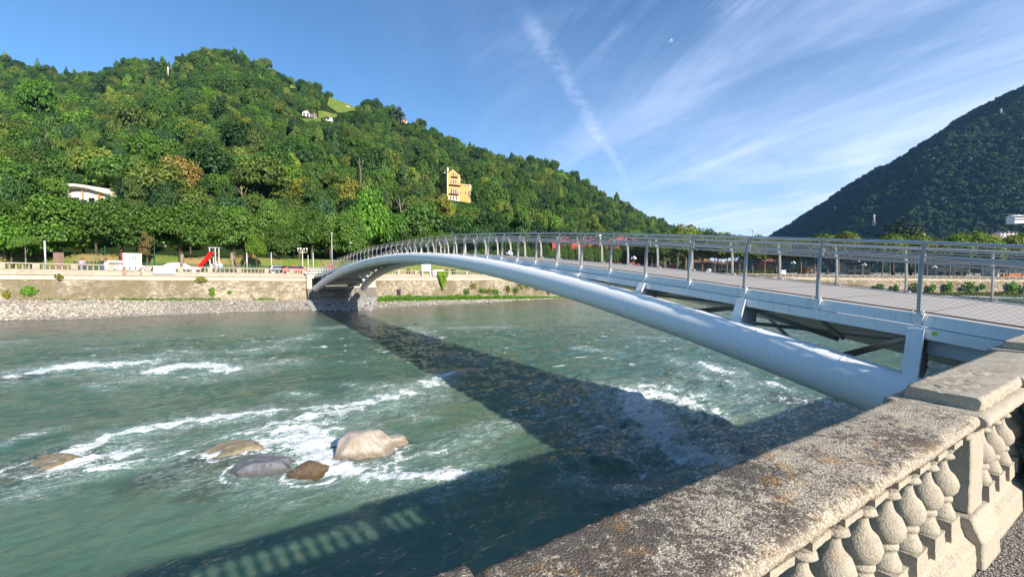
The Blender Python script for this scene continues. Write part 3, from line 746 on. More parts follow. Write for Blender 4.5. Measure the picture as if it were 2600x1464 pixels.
# the hollow and hump of the big dark wave in the shade, photo (1700,1230)
for (cx, cy, rt, rn, s) in ((1640, 1185, 2.0, .55, -.28), (1500, 1160, 1.6, .6, .20), (1780, 1260, 1.4, .45, -.25), (1850, 1215, 1.5, .5, .22), (1560, 1250, 1.6, .45, .16)):
    Hh = Hh + blob(cx, cy, rt, rn, s) * (1 + .5 * w_mid)
crest = np.clip(0.5 + 1.0 * w_mid * .6 + 0.55 * (rid - .6), 0, 1.3) * sst(R, .16, .62)
crest = crest * (1 - sst(dt, 7, 1))
Zw = WZ(X, Y) + Hh * (1 - sst(dt, 2.5, 0.3) * .8)
V = np.stack([X, Y, Zw], -1).reshape(-1, 3)
nr, ncol = X.shape; idx = np.arange(nr * ncol).reshape(nr, ncol)
F = np.stack([idx[:-1, :-1], idx[:-1, 1:], idx[1:, 1:], idx[1:, :-1]], -1).reshape(-1, 4)
me = arr_mesh('river_water', V, F, True)
# clear spots over sunken boulders
SUNK = [(390, 1222, .62), (525, 1248, .50), (565, 1165, .95), (110, 1185, 1.05), (2012, 1018, .9), (20, 965, .9), (905, 1150, .75), (965, 1140, .75)]
for cx, cy, r in SUNK:
    c = on_water(cx, cy); d = np.hypot(X - c.x, (Y - c.y)); clear = np.maximum(clear, sst(d, r * 1.7, r * .6) * (0.62 if r < .7 else .8))
fattr(me, 'foam', foam.ravel()); fattr(me, 'rough', np.clip(R + .7 * rough, 0, 1).ravel()); fattr(me, 'shallow', shallow.ravel()); fattr(me, 'clear', clear.ravel()); fattr(me, 'crest', crest.ravel())
o = link('river_water', me, M_WATER, kind='structure'); o['label'] = 'green mountain river with white rapids'
# river bed
bt = np.linspace(-130, 430, 150); bn = np.linspace(0.9, 92, 60); bT, bN = np.meshgrid(bt, bn)
bX = bT * D_.x + bN * N_.x; bY = bT * D_.y + bN * N_.y; bZ = WZ(bX, bY) - 1.15 + 0.2 * fbm(bX * .3, bY * .3)
bi = np.arange(bX.size).reshape(bX.shape)
me = arr_mesh('river_bed', np.stack([bX, bY, bZ], -1).reshape(-1, 3), np.stack([bi[:-1, :-1], bi[:-1, 1:], bi[1:, 1:], bi[1:, :-1]], -1).reshape(-1, 4), True)
link('river_bed', me, simple('river_bed', (0.05, 0.06, 0.03), 0.9), kind='structure')

# ------------------------------------------------------------------ boulders
def rock_mesh(name, dims, seed, cuts, rough_=0.12, sub=5, sharp=True):
    bm = bmesh.new(); bmesh.ops.create_icosphere(bm, subdivisions=sub, radius=1.0)
    r = random.Random(seed); cuts = list(cuts)
    for _ in range(11):
        a_ = r.uniform(0, 6.283); z_ = r.uniform(-.1, 1); q_ = math.sqrt(max(0, 1 - z_ * z_)); cuts.append(((q_ * cos(a_), q_ * sin(a_), z_), r.uniform(.74, .90)))
    for v in bm.verts:
        n = v.co.normalized()
        k = 1.0
        for (cn, cd) in cuts:
            cn = Vector(cn).normalized(); dd = n.dot(cn)
            if dd > 1e-3: k = min(k, cd / dd)
        k += rough_ * mnoise.fractal(n * 1.6 + Vector((seed, 0, 0)), 0.9, 2.1, 6) * 0.55
        v.co = n * k
    for v in bm.verts: v.co = Vector((v.co.x * dims[0], v.co.y * dims[1], v.co.z * dims[2]))
    me_ = bpy.data.meshes.new(name); bm.to_mesh(me_); bm.free()
    me_.polygons.foreach_set('use_smooth', np.ones(len(me_.polygons), bool))
    return me_
def boulder(px, py, dims, rz, seed, cuts, mat, label, dz=0.0, rough_=.12, group=None, tilt=(0, 0)):
    c = on_water(px, py); me_ = rock_mesh('boulder', dims, seed, cuts, rough_)
    o = link('boulder', me_, mat); o.location = (c.x, c.y, c.z + dz); o.rotation_euler = (tilt[0], tilt[1], rz)
    return tag(o, label, 'boulder', group)
MR1 = mat_rock('rock_pink_white', (0.46, 0.37, 0.30), (0.66, 0.58, 0.49), (0.50, 0.32, 0.15), 2.6)
MR2 = mat_rock('rock_grey', (0.14, 0.145, 0.16), (0.25, 0.25, 0.27), (0.34, 0.33, 0.32), 2.2, .6)
MR3 = mat_rock('rock_brown', (0.13, 0.085, 0.05), (0.25, 0.17, 0.09), (0.09, 0.065, 0.05), 3.0, .5)
MR4 = mat_rock('rock_tan', (0.24, 0.19, 0.11), (0.38, 0.31, 0.20), (0.19, 0.16, 0.08), 2.6, .5)
MR5 = mat_rock('rock_ochre', (0.42, 0.32, 0.08), (0.55, 0.42, 0.12), (0.30, 0.23, 0.08), 2.0)
box6 = [((1, .15, .2), .82), ((-1, -.1, .25), .80), ((.1, 1, .2), .8), ((-.15, -1, .45), .62), ((0, .1, 1), .62), ((.5, -.7, -.2), .8)]
boulder(925, 1150, (1.02, 0.74, 0.78), 0.15, 3, [((1, -.2, .85), .62), ((-1, .1, .12), .74), ((.05, -1, .42), .60), ((0, .25, 1), .74), ((-.35, -1, -.1), .72), ((.2, 1, .3), .8)], MR1,
        'large pale pink angular boulder standing clear of the white water', dz=0.02, rough_=.10)
boulder(1003, 1128, (0.42, 0.34, 0.34), 0.4, 13, box6, MR1, 'small pale pointed rock at the right end of the large pink boulder', dz=0.02)
boulder(668, 1192, (1.0, 0.60, 0.48), 0.10, 5, [((0, .1, 1), .62), ((.9, .1, .6), .70), ((-.8, -.2, .8), .68), ((.1, -1, .5), .66), ((.3, .9, .2), .8)], MR2,
        'flat wet grey boulder in the middle of the rapid', dz=-.03)
boulder(785, 1203, (0.66, 0.46, 0.46), -0.2, 8, [((0, 0, 1), .72), ((.8, -.2, .9), .62), ((-.7, 0, .8), .68), ((.1, -1, .6), .62)], MR3,
        'wet dark brown boulder to the right of the flat grey one', dz=-.05)
boulder(600, 1145, (1.05, 0.66, 0.52), 0.45, 21, [((-.4, -.2, 1), .60), ((.9, .2, .5), .7), ((0, -1, .5), .7)], MR4,
        'tan boulder half under water behind the flat grey one', dz=-.17)
boulder(520, 1180, (0.65, 0.50, 0.42), 0.3, 23, [((0, 0, 1), .6)], MR5, 'olive sunken boulder left of the half submerged tan one', dz=-.32)
boulder(118, 1178, (1.0, 0.74, 0.66), 0.0, 31, [((-.2, -.2, 1), .58), ((1, .1, .3), .70), ((-1, 0, .5), .72), ((0, -1, .5), .7)], MR4,
        'tan rounded boulder with water sliding over it, leftmost of the rapid', dz=-.31)
boulder(390, 1222, (0.62, 0.48, 0.36), 0.5, 41, [((0, 0, 1), .6)], MR5, 'round yellow sunken boulder below the surface left of the grey one', dz=-.34)
boulder(530, 1250, (0.48, 0.35, 0.30), 0.7, 43, [((0, 0, 1), .6)], MR5, 'small yellow sunken boulder under a crest of foam', dz=-.33)
boulder(2012, 1018, (0.70, 0.45, 0.42), 0.2, 45, [((0, 0, 1), .62)], mat_rock('rock_red', (0.22, 0.11, 0.07), (0.36, 0.22, 0.16), (0.14, 0.09, 0.06), 2.6, .5),
        'reddish brown boulder awash beside the near end of the white tube', dz=-.30)
boulder(15, 968, (1.0, 0.7, 0.5), 0.2, 47, [((0, 0, 1), .6)], MR5, 'ochre sunken boulder upstream of the long wave at the left edge', dz=-.30)

# ------------------------------------------------------------------ shingle beach on the far bank
BPX = np.array(sorted(set(list(range(-1800, 0, 120)) + list(range(0, 1440, 8)) + [1440, 1480, 1520])))
def toe_at(px): 
    py = float(np.interp(px, [a for a, b in TOE_PX], [b for a, b in TOE_PX])); return on_water(px, py)
rows = 34; VV = np.zeros((rows, len(BPX), 3))
for j, px in enumerate(BPX):
    a = toe_at(px); g, zt, zf = wallP(px); b = P(px, 700, wallY(px)); b = Vector((b.x, b.y, zf))
    if px > 1430: b.z = a.z + .1
    d = Vector((b.x - a.x, b.y - a.y, 0)); L = d.length; d.normalize()
    for i in range(rows):
        s = -5 + (L + 5.6) * i / (rows - 1)
        if s < 0: z = a.z + s * 0.10
        else: k = s / max(L, .1); z = a.z + (b.z - a.z) * (0.55 * k + 0.45 * k ** 0.6)
        VV[i, j] = (a.x + d.x * s, a.y + d.y * s, z)
VV[..., 2] += 0.10 * fbm(VV[..., 0] * .5, VV[..., 1] * .5, 4) + 0.05 * fbm(VV[..., 0] * 2.5, VV[..., 1] * 2.5, 3)
ii = np.arange(rows * len(BPX)).reshape(rows, -1)
me = arr_mesh('shingle_beach', VV.reshape(-1, 3), np.stack([ii[:-1, :-1], ii[:-1, 1:], ii[1:, 1:], ii[1:, :-1]], -1).reshape(-1, 4), True)
o = link('beach', me, M_BEACH, kind='structure')
# loose cobbles
def ico(sub):
    bm = bmesh.new(); bmesh.ops.create_icosphere(bm, subdivisions=sub, radius=1); v = np.array([p.co for p in bm.verts]); f = np.array([[q.index for q in p.verts] for p in bm.faces]); bm.free(); return v, f
ICV, ICF = ico(1)
def stones(name, cs, sizes, label, kind='stuff', mat=None, flat=.55, V0=None, F0=None):
    V0 = ICV if V0 is None else V0; F0 = ICF if F0 is None else F0
    n = len(cs); vs = np.zeros((n, len(V0), 3)); tone = np.zeros((n, len(V0)))
    for i in range(n):
        a = rng.uniform(0, 2 * pi); c, s = cos(a), sin(a); e = rng.uniform(.65, 1.0); v = V0 * (1 + rng.uniform(-.18, .18, (len(V0), 1)))
        x = v[:, 0] * e; y = v[:, 1]; z = v[:, 2] * flat * rng.uniform(.75, 1.2)
        vs[i, :, 0] = (x * c - y * s) * sizes[i]; vs[i, :, 1] = (x * s + y * c) * sizes[i]; vs[i, :, 2] = z * sizes[i]; vs[i] += cs[i]; tone[i] = rng.uniform()
    f = (F0[None] + (np.arange(n) * len(V0))[:, None, None]).reshape(-1, F0.shape[1])
    me_ = arr_mesh(name, vs.reshape(-1, 3), f, len(V0) > 20); fattr(me_, 'tone', tone.ravel())
    o = link(name, me_, mat or M_COB, kind=kind); o['label'] = label; return o
def beach_pt(px, k):
    j = int(np.clip(np.searchsorted(BPX, px), 1, len(BPX) - 1)); f = (px - BPX[j - 1]) / (BPX[j] - BPX[j - 1])
    r = k * (rows - 1); i = int(min(r, rows - 2)); g = r - i
    a = VV[i, j - 1] * (1 - f) + VV[i, j] * f; b = VV[i + 1, j - 1] * (1 - f) + VV[i + 1, j] * f
    return a * (1 - g) + b * g
cs, szs = [], []
for _ in range(5200):
    px = rng.uniform(-250, 1430) if rng.uniform() < .75 else rng.uniform(-60, 420)
    k = rng.uniform(0.40, .98) if px < 500 else rng.uniform(.38, .9)
    q = beach_pt(px, k); w_ = wallY(px) / 50
    s = rng.uniform(.04, .12) * w_ + (0.16 * max(0, 1 - px / 480) * rng.uniform(0, 1) ** 2 if k < .75 else 0)
    cs.append(q + [0, 0, s * .2]); szs.append(s)
stones('cobble_stones', np.array(cs), szs, 'pale cobbles scattered over the shingle bank')

# ------------------------------------------------------------------ far bank: ground behind the wall
GPX = np.array(list(range(-1800, -1, 200)) + list(range(0, 3401, 40)))
def gz(px): return wallP(px)[1] - 0.93                    # promenade level
def gpt(px, r):
    """a point on the far bank at photo column px, r metres behind the wall"""
    Y_ = wallY(px) + r; p = P(px, 700, Y_); z = gz(px)
    if px < 1440: z += (2.9 * float(sst(np.array(r), 9.0, 13.5)) + .4 * float(sst(np.array(r), 18, 34))) * min(1, max(0, (1440 - px) / 120))
    p.z = z; return p
def strip(name, pxs, rs, mat, dz=0.0, jit=0):
    VV_ = np.array([[list(gpt(px, r)) for px in pxs] for r in rs]); VV_[..., 2] += dz
    if jit: VV_[..., 2] += jit * fbm(VV_[..., 0] * .3, VV_[..., 1] * .3, 3)
    ii_ = np.arange(len(rs) * len(pxs)).reshape(len(rs), -1)
    me_ = arr_mesh(name, VV_.reshape(-1, 3), np.stack([ii_[:-1, :-1], ii_[:-1, 1:], ii_[1:, 1:], ii_[1:, :-1]], -1).reshape(-1, 4), True)
    o_ = link(name, me_, mat, kind='structure'); return o_
strip('road', GPX, [0.2, 4, 9], M_ASPH)
strip('lawn', GPX[GPX <= 1440], [9, 9.8, 10.6, 11.4, 12.2, 13, 14, 16, 19, 22, 26, 30, 36, 44, 60], M_LAWN, 0.02)
strip('ground', GPX[GPX >= 1440], [9, 12, 20, 40, 70, 120, 300, 700], M_PAVE, -0.02)
mb = MB(); mb.box((0, 3000, -19), (16000, 16000, 1)); mb.build('terrain', M_FLOOR, kind='structure')

# ------------------------------------------------------------------ far retaining wall + ledge
def wall_profile(px, foot_extra=0.6):
    p, zt, zf = wallP(px); p = P(px, 700, wallY(px))
    return Vector((p.x, p.y, 0)), zt, zf - foot_extra
def outward(px):                                         # unit vector from wall towards the river
    a = P(px - 20, 700, wallY(px - 20)); b = P(px + 20, 700, wallY(px + 20)); d = Vector((b.x - a.x, b.y - a.y, 0)).normalized()
    return Vector((d.y, -d.x, 0))
def far_wall(pxs, label, mat, foot_extra=0.8, graffiti=False, base_bat=0.45):
    p0, zt, zf = wall_profile(pxs[0]); root = empty('retaining_wall', (p0.x, p0.y, zf), label, 'retaining wall')
    secs, led, band = [], [], []
    for px in pxs:
        p, zt, zf = wall_profile(px, foot_extra); o_ = outward(px); zl = zt - 1.22
        def q(off, z): v = p + o_ * off; return (v.x, v.y, z)
        secs.append([q(0.02, zl - .62), q(base_bat, zf), q(-1.2, zf), q(-1.2, zl - .62)])
        band.append([q(.10, zl - .10), q(.12, zl - .60), q(.02, zl - .66), q(-1.2, zl - .66), q(-1.2, zl - .10)])
        led.append([q(.16, zl), q(.22, zl - .03), q(.22, zl - .10), q(-1.2, zl - .10), q(-1.2, zl + .25), q(.03, zl + .25)])
    MB().sweep(secs).build('masonry', mat, root)
    MB().sweep(band).build('string_course', M_FARLEDGE, root)
    MB().sweep(led).build('ledge', M_FARST, root)
    return root
pxL = [-1800, -1200, -700, -300] + list(range(-100, 776, 40)) + [776]
pxM = [946] + list(range(960, 1440, 40)) + [1440]
pxR = list(range(1440, 3400, 70))
wallA = far_wall(pxL, 'long stained rubble wall above the shingle, left of the bridge', M_RUB)
wallB = far_wall(pxM, 'stone wall above the grassy bank, right of the bridge foot', M_RUB)
wallC = far_wall(pxR, 'distant overgrown river wall seen under the railings at right', M_RUBR, foot_extra=4.5, base_bat=.9)
# drain mouth in the wall right of the bridge
dp = P(1010, 740, wallY(1010)); oo = outward(1010)
mb = MB(); tx = Vector((-oo.y, oo.x, 0)); c0 = Vector((dp.x, dp.y, Zr(1008, 741, wallY(1010)))) + oo * .30
mb.box(c0, (.62, .5, .95), tx, oo); mb.build('drain_opening', M_DARK, wallB)

# balusters
BAL_PROF = [(.085, 0), (.085, .05), (.06, .07), (.05, .12), (.085, .24), (.09, .30), (.07, .38), (.045, .47), (.05, .50), (.075, .52), (.075, .56)]
bal_me = MB().lathe((0, 0, 0), BAL_PROF, 8).mesh('baluster'); bal_me.materials.append(M_FARST)
def far_balustrade(px0, px1, pil, label, nb=9):
    p0, zt, _ = wall_profile(px0); root = empty('balustrade', (p0.x, p0.y, zt - 1), label, 'balustrade')
    rl = Vector(root.location)
    sec1, sec2 = [], []
    for px in np.linspace(px0, px1, 24):
        p, zt, _ = wall_profile(px); o_ = outward(px)
        def q(off, z): v = p + o_ * off; return (v.x, v.y, z)
        sec1.append([q(.02, zt), q(.06, zt - .04), q(.06, zt - .13), q(-.28, zt - .13), q(-.28, zt)])
        sec2.append([q(.02, zt - .70), q(.05, zt - .97), q(-.27, zt - .97), q(-.27, zt - .70)])
    MB().sweep(sec1).build('rail', M_FARST, root); MB().sweep(sec2).build('plinth', M_FARST, root)
    cols = [px0] + [x for x in pil if px0 < x < px1] + [px1]
    for x in cols:
        p, zt, _ = wall_profile(x); o_ = outward(x); t_ = Vector((-o_.y, o_.x, 0))
        MB().box(p + o_ * -.11 + Vector((0, 0, zt - .415)), (.55, .40, .57), t_, o_).build('pilaster', M_FARST, root)
    for i in range(len(cols) - 1):
        a, _, _ = wall_profile(cols[i]); b, _, _ = wall_profile(cols[i + 1]); L = (b - a).length; n = max(3, int((L - .6) / .46))
        for k in range(n):
            f = (k + .5) / n; f = .3 / L + f * (1 - .6 / L)
            q_ = a.lerp(b, f)
            # height from the nearest column
            # px of q_
            px = 1300 + FPX * q_.x / (q_.y * CT + .02)
            zt = wallP(px)[1]; q_ = q_ - outward(px) * .11
            o = bpy.data.objects.new('baluster', bal_me); COL.objects.link(o); o.parent = root
            o.location = Vector((q_.x, q_.y, zt - .70)) - rl
    return root
PILL = [-420, -290, -170, -85, 5, 93, 190, 283, 375, 459, 534, 607, 677, 740]
far_balustrade(-420, 771, PILL, 'weathered stone balustrade along the far promenade, left of the bridge')
far_balustrade(948, 1330, [975, 1012, 1056, 1098, 1141, 1185, 1225, 1262, 1298], 'pale stone balustrade right of the bridge, seen under the arch')
# low parapet with small piers further downstream
p0, zt, _ = wall_profile(1440); root = empty('parapet', (p0.x, p0.y, zt - 1), 'low dark parapet with square piers along the distant right bank', 'parapet')
s1, s2 = [], []
for px in range(1440, 3400, 70):
    p, zt, _ = wall_profile(px); o_ = outward(px)
    def q(off, z): v = p + o_ * off; return (v.x, v.y, z)
    s1.append([q(.04, zt), q(.04, zt - .22), q(-.30, zt - .22), q(-.30, zt)])
    s2.append([q(-.05, zt - .22), q(-.05, zt - 1.0), q(-.25, zt - 1.0), q(-.25, zt - .22)])
MB().sweep(s1).build('coping', M_FARST, root); MB().sweep(s2).build('panel', simple('dark_panel', (0.15, 0.125, 0.10), 0.9), root)
pier_me = MB().box((0, 0, -.6), (.42, .34, .78)).mesh('pier'); pier_me.materials.append(M_FARST)
x = 1445.
while x < 2700:
    p, zt, _ = wall_profile(x); o_ = outward(x); o = bpy.data.objects.new('pier', pier_me); COL.objects.link(o); o.parent = root
    o.location = p - o_ * .10 + Vector((0, 0, zt)) - Vector(root.location); o.rotation_euler = (0, 0, math.atan2(o_.y, o_.x) - pi / 2); x += 18.3
# ================================================================== footbridge
br = empty('footbridge', tuple(BO) , 'white steel arched footbridge with two tubular arches over the river', 'footbridge')
brl = Vector(br.location)
U = [-8 + 0.5 * i for i in range(int((70 + 8) / 0.5) + 1)]
# deck boards
def side_sweep(fn, u0, u1, step=0.5):
    return [fn(u0 + (u1 - u0) * i / max(1, round((u1 - u0) / step))) for i in range(int(max(1, round((u1 - u0) / step))) + 1)]
MB().sweep(side_sweep(lambda u: [BP(u, -BW(u) + .03, DZ(u)), BP(u, BW(u) - .03, DZ(u)), BP(u, BW(u) - .03, DZ(u) - .06), BP(u, -BW(u) + .03, DZ(u) - .06)], -6.5, 69)).build('deck', M_DECK, br)
joint = MB()
for k in range(-4, 46):
    u = 1.5 * k
    joint.beam(BP(u, -BW(u) + .05, DZ(u) + .003), BP(u, BW(u) - .05, DZ(u) + .003), .015, .004)
joint.build('deck_joints', simple('joint_dark', (0.12, 0.11, 0.10), 0.9), br, kind='stuff')  # dark line across the deck at each joint
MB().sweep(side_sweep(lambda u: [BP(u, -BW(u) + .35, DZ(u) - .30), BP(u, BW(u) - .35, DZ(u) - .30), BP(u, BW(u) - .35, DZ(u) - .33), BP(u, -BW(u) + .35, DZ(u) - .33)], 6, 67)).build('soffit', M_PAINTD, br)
for s in (-1, 1):
    e = lambda u, o, z: BP(u, s * (BW(u) + o), DZ(u) + z)
    MB().sweep(side_sweep(lambda u: [e(u, -.03, .012), e(u, .045, .012), e(u, .060, -.185), e(u, .030, -.185), e(u, .015, -.02), e(u, -.03, -.02)], -6.5, 69)).build('fascia', M_PAINT, br)
    MB().sweep(side_sweep(lambda u: [e(u, .03, -.195), e(u, .125, -.205), e(u, .125, -.375), e(u, .095, -.385), e(u, .02, -.385)], -6.5, 69)).build('edge_beam', M_PAINT, br)
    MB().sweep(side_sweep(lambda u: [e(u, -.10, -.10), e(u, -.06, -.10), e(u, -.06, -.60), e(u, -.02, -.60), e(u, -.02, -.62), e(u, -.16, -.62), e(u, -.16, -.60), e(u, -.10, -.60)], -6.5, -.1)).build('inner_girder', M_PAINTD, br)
    # tubular arch
    us = [-2.4 + .4 * i for i in range(int((66.4 + 2.4) / .4) + 1)]
    tube = MB().tube([BP(u, s * TV(u), TZ(u)) for u in us], [TRU(u) for u in us], 40).build('arch_tube', M_PAINT, br)
    for i, u in enumerate(np.arange(-.6, 64, 1.55)):
        p = BP(u, s * TV(u), TZ(u)); q = BP(u + .02, s * TV(u + .02), TZ(u + .02)); d = (q - p).normalized()
        x = d.cross(Vector((0, 0, 1))).normalized(); z = x.cross(d)
        # weld seam: a slim raised strip over part of the girth
        m_ = MB(); a0, a1 = (-.9, 2.2)
        secs = []
        for k in range(15):
            a = a0 + (a1 - a0) * k / 14
            rr = x * (-s * cos(a)) * -1 if False else (x * cos(a + (0 if s < 0 else pi * .3)) + z * sin(a + (0 if s < 0 else pi * .3)))
            secs.append([p + rr * (TRU(u) - .004) - d * .014, p + rr * (TRU(u) + .009) - d * .012, p + rr * (TRU(u) + .009) + d * .012, p + rr * (TRU(u) - .004) + d * .014])
        m_.sweep(secs).build('weld_seam', M_PAINT, tube)
# posts and rails
POST = [(0, -.02), (.0, .25), (-.005, .5), (-.03, .74), (-.085, .96), (-.145, 1.10), (-.175, 1.17)]
def post_mesh():
    m = MB(); secs = []
    for i, (x, z) in enumerate(POST):
        wd = .115 - .050 * i / (len(POST) - 1)
        secs.append([(x - wd / 2, -.013, z), (x + wd / 2, -.023, z), (x + wd / 2, .023, z), (x - wd / 2, .013, z)])
    m.sweep(secs); return m.mesh('post')
pm = post_mesh(); pm.materials.append(M_POST)
bm_ = MB(); bm_.hexa([(.045, -.03, -.22), (.085, -.03, -.22), (.085, .03, -.22), (.045, .03, -.22), (.03, -.085, .02), (.10, -.085, .02), (.10, .085, .02), (.03, .085, .02)])
brk_me = bm_.mesh('bracket'); brk_me.materials.append(M_PAINT)
bo = MB()
for y in (-.055, .055): bo.tube([(.09, y, .0), (.125, y, .0)], .016, 6)
for y in (-.03, .03): bo.tube([(-.02, y * 2, .045), (.12, y * 2, .045)], .011, 6)
bolt_me = bo.mesh('bolts'); bolt_me.materials.append(M_GALV)
cl = MB(); cl.box((-.13, 0, .90), (.10, .03, .035)); cl.box((-.16, 0, .965), (.035, .03, .10)); cl.box((-.16, 0, 1.06), (.06, .02, .02)); cl.ball((-.16, 0, .86), .022, 6, 4)
clip_me = cl.mesh('rail_clip'); clip_me.materials.append(M_GALV)
NP = 45
for s in (-1, 1):
    rz = math.atan2(Q_.y * s, Q_.x * s)
    for n in range(-3, NP):
        u = 1.5 * n; p = BP(u, s * (BW(u) + .01), DZ(u)) - brl
        # post faces across the slightly curved edge
        a = bpy.data.objects.new('post', pm); COL.objects.link(a); a.parent = br; a.location = p; a.rotation_euler = (0, 0, rz)
        for nm, mm in (('bracket', brk_me), ('bolts', bolt_me), ('rail_clip', clip_me)):
            if nm == 'rail_clip' and n > 30: continue
            b = bpy.data.objects.new(nm, mm); COL.objects.link(b); b.parent = a
    def rl(x, z): return lambda u: BP(u, s * (BW(u) + .01 + x), DZ(u) + z)
    us = [-5.5 + .5 * i for i in range(int((66 + 5.5) / .5) + 1)]
    for nm, x, z, r, mt in (('top_rail', -.19, 1.19, .030, M_STEEL), ('upper_rail', -.185, 1.065, .013, M_STEEL), ('handrail', -.19, .965, .023, M_STEEL),
                            ('lower_handrail', -.17, .915, .016, M_STEEL), ('mid_rail', -.07, .845, .013, M_STEEL), ('bottom_cable', -.0, .045, .012, M_CABLE)):
        f = rl(x, z); MB().tube([f(u) for u in us], r, 8).build(nm, mt, br)
    # diamond wire net between mid rail and bottom cable
    net = MB(); pitch = .095; H0, H1 = .06, .835
    def npt(u, h): return BP(u, s * (BW(u) + .01 - .10 * (h / .84) ** 3), DZ(u) + h)
    for sg in (1, -1):
        u = -5.3
        while u < 64:
            run = 1.15
            a, b = (u, u + run) if sg > 0 else (u + run, u)
            q0 = npt(a, H0); q1 = npt((a + b) / 2, (H0 + H1) / 2); q2 = npt(b, H1)
            rr = .0012
            net.tube([q0, q2] if u > 12 else [q0, q1, q2], rr, 3, caps=False, smooth=False); u += pitch
    net.build('wire_net', M_CABLE, br, kind='stuff')
# struts from edge beam down to the tube, cross beams, ties, diagonals
for n in (-1, 0, 2, 4, 6, 8, 34, 36, 38, 40, 42):
    u = 1.5 * n
    for s in (-1, 1):
        top_ = BP(u, s * (BW(u) + .14), DZ(u) - .21); tc = BP(u, s * TV(u), TZ(u)); foot = tc + Vector((0, 0, TR * .80)) - Q_ * s * TR * .45 + Vector((0, 0, 0))
        foot = tc + (Q_ * s * .10 + Vector((0, 0, 1)) * .98) * TR * .95
        if top_.z - foot.z > .05:
            hw = .105; m_ = MB()
            wu = A_ * hw; tn = Q_ * s * .035
            top2 = top_ + Vector((0, 0, -.02))
            m_.hexa([foot - wu * .95 - tn, foot + wu * .95 - tn, foot + wu * .95 + tn, foot - wu * .95 + tn,
                     top2 - wu - tn, top2 + wu - tn, top2 + wu + tn, top2 - wu + tn])
            m_.build('strut_plate', M_PAINT, br)
            # web plate behind the strut, bolted
            i0 = BP(u, s * (BW(u) - .55), DZ(u) - .38); i1 = BP(u, s * (BW(u) + .05), DZ(u) - .38); lo1 = tc + Vector((0, 0, TR * .4)) - Q_ * s * .2; lo0 = BP(u, s * (BW(u) - .45), max(TZ(u) + .25, DZ(u) - 1.0))
            th_ = A_ * .02
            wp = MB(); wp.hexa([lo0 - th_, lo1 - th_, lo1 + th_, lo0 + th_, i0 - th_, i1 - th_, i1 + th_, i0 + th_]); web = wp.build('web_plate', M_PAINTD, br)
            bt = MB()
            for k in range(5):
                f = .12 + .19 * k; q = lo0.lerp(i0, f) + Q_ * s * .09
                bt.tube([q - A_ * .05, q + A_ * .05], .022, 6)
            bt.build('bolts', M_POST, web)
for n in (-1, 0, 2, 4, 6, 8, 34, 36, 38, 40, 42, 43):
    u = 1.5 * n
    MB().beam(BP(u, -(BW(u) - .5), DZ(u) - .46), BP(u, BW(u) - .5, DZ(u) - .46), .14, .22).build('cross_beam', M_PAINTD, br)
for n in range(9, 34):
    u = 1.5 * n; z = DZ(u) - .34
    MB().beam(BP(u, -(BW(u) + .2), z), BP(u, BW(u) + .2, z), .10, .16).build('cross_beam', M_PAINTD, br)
for (ua, ub) in ((1.5, 5.2), (5.2, 9.5), (53, 57.5), (57.5, 62)):
    for s in (-1, 1):
        MB().tube([BP(ua, s * (TV(ua) - .2), TZ(ua)), BP(ub, -s * (TV(ub) - .2), TZ(ub))], .05, 8).build('diagonal_brace', M_PAINTD, br)
for u in (1.5, 5.2, 57.5, 62):
    MB().tube([BP(u, -TV(u) + .1, TZ(u)), BP(u, TV(u) - .1, TZ(u))], .075, 10).build('tie_rod', M_PAINTD, br)
for u, s in ((3.6, 1), (3.6, -1)):
    MB().tube([BP(u, s * (BW(u) - .9), DZ(u) - .55), BP(u - 1.6, s * .15, TZ(u - 1.6) + .1)], .055, 8).build('diagonal_brace', M_PAINTD, br)
# lime green inspection mark on the beam, notice on the far railing
c = BP(-.22, -(BW(-.22) + .127), DZ(-.22) - .26)
MB().tube([c, c - Q_ * .006], .034, 14).build('paint_mark', simple('lime_paint', (0.45, 0.75, 0.02), 0.5), br)
top(MB().box(BP(57.2, -BW(57.2) + .12, DZ(57.2) + .55), (.03, .62, .85), Q_, A_), 'notice_sign', M_WHITE, BP(57.2, -BW(57.2) + .12, DZ(57.2)),
    'small white notice fixed to the railing near the far end of the bridge', 'sign')

# ------------------------------------------------------------------ far abutment
wl, _, zf = wallP(776); wL = P(776, 700, wallY(776)); wR = P(950, 700, wallY(950)); wL.z = wR.z = 0
tA = (wR - wL).normalized(); oA = Vector((tA.y, -tA.x, 0)); LA = (wR - wL).length
zq = wallP(860)[1] - .93; z733 = Zr(860, 733, 64); zf = Zr(860, 762, 64)
ab = empty('bridge_abutment', (wL.x, wL.y, zf), 'masonry and concrete abutment carrying the far end of the footbridge', 'abutment')
def AQ(t_, o_, z): q = wL + tA * t_ + oA * o_; return Vector((q.x, q.y, z))
def abox(t0, t1, o0, o1, z0, z1): return MB().hexa([AQ(t0, o0, z0), AQ(t1, o0, z0), AQ(t1, o1, z0), AQ(t0, o1, z0), AQ(t0, o0, z1), AQ(t1, o0, z1), AQ(t1, o1, z1), AQ(t0, o1, z1)])
MB().hexa([AQ(.1, -4, zf - 1.6), AQ(LA, -4, zf - 1.6), AQ(LA, .85, zf - 1.6), AQ(.1, .85, zf - 1.6), AQ(.1, -4, z733), AQ(LA, -4, z733), AQ(LA, .6, z733), AQ(.1, .6, z733)]).build('masonry', M_RUBDK, ab)
abox(0, LA + .1, -3.9, .72, z733 + .004, z733 + .26).build('bearing_slab', M_CONC, ab)
abox(0.0, .75, -2.5, .55, z733 + .264, zq - .02).build('side_pier', M_CONC, ab)
abox(LA - 1.3, LA, -2.5, .55, z733 + .264, zq - .02).build('side_pier', M_CONC, ab)
abox(.75, LA - 1.3, -4.2, -3.6, z733 + .264, zq - .5).build('back_wall', M_CONC, ab)
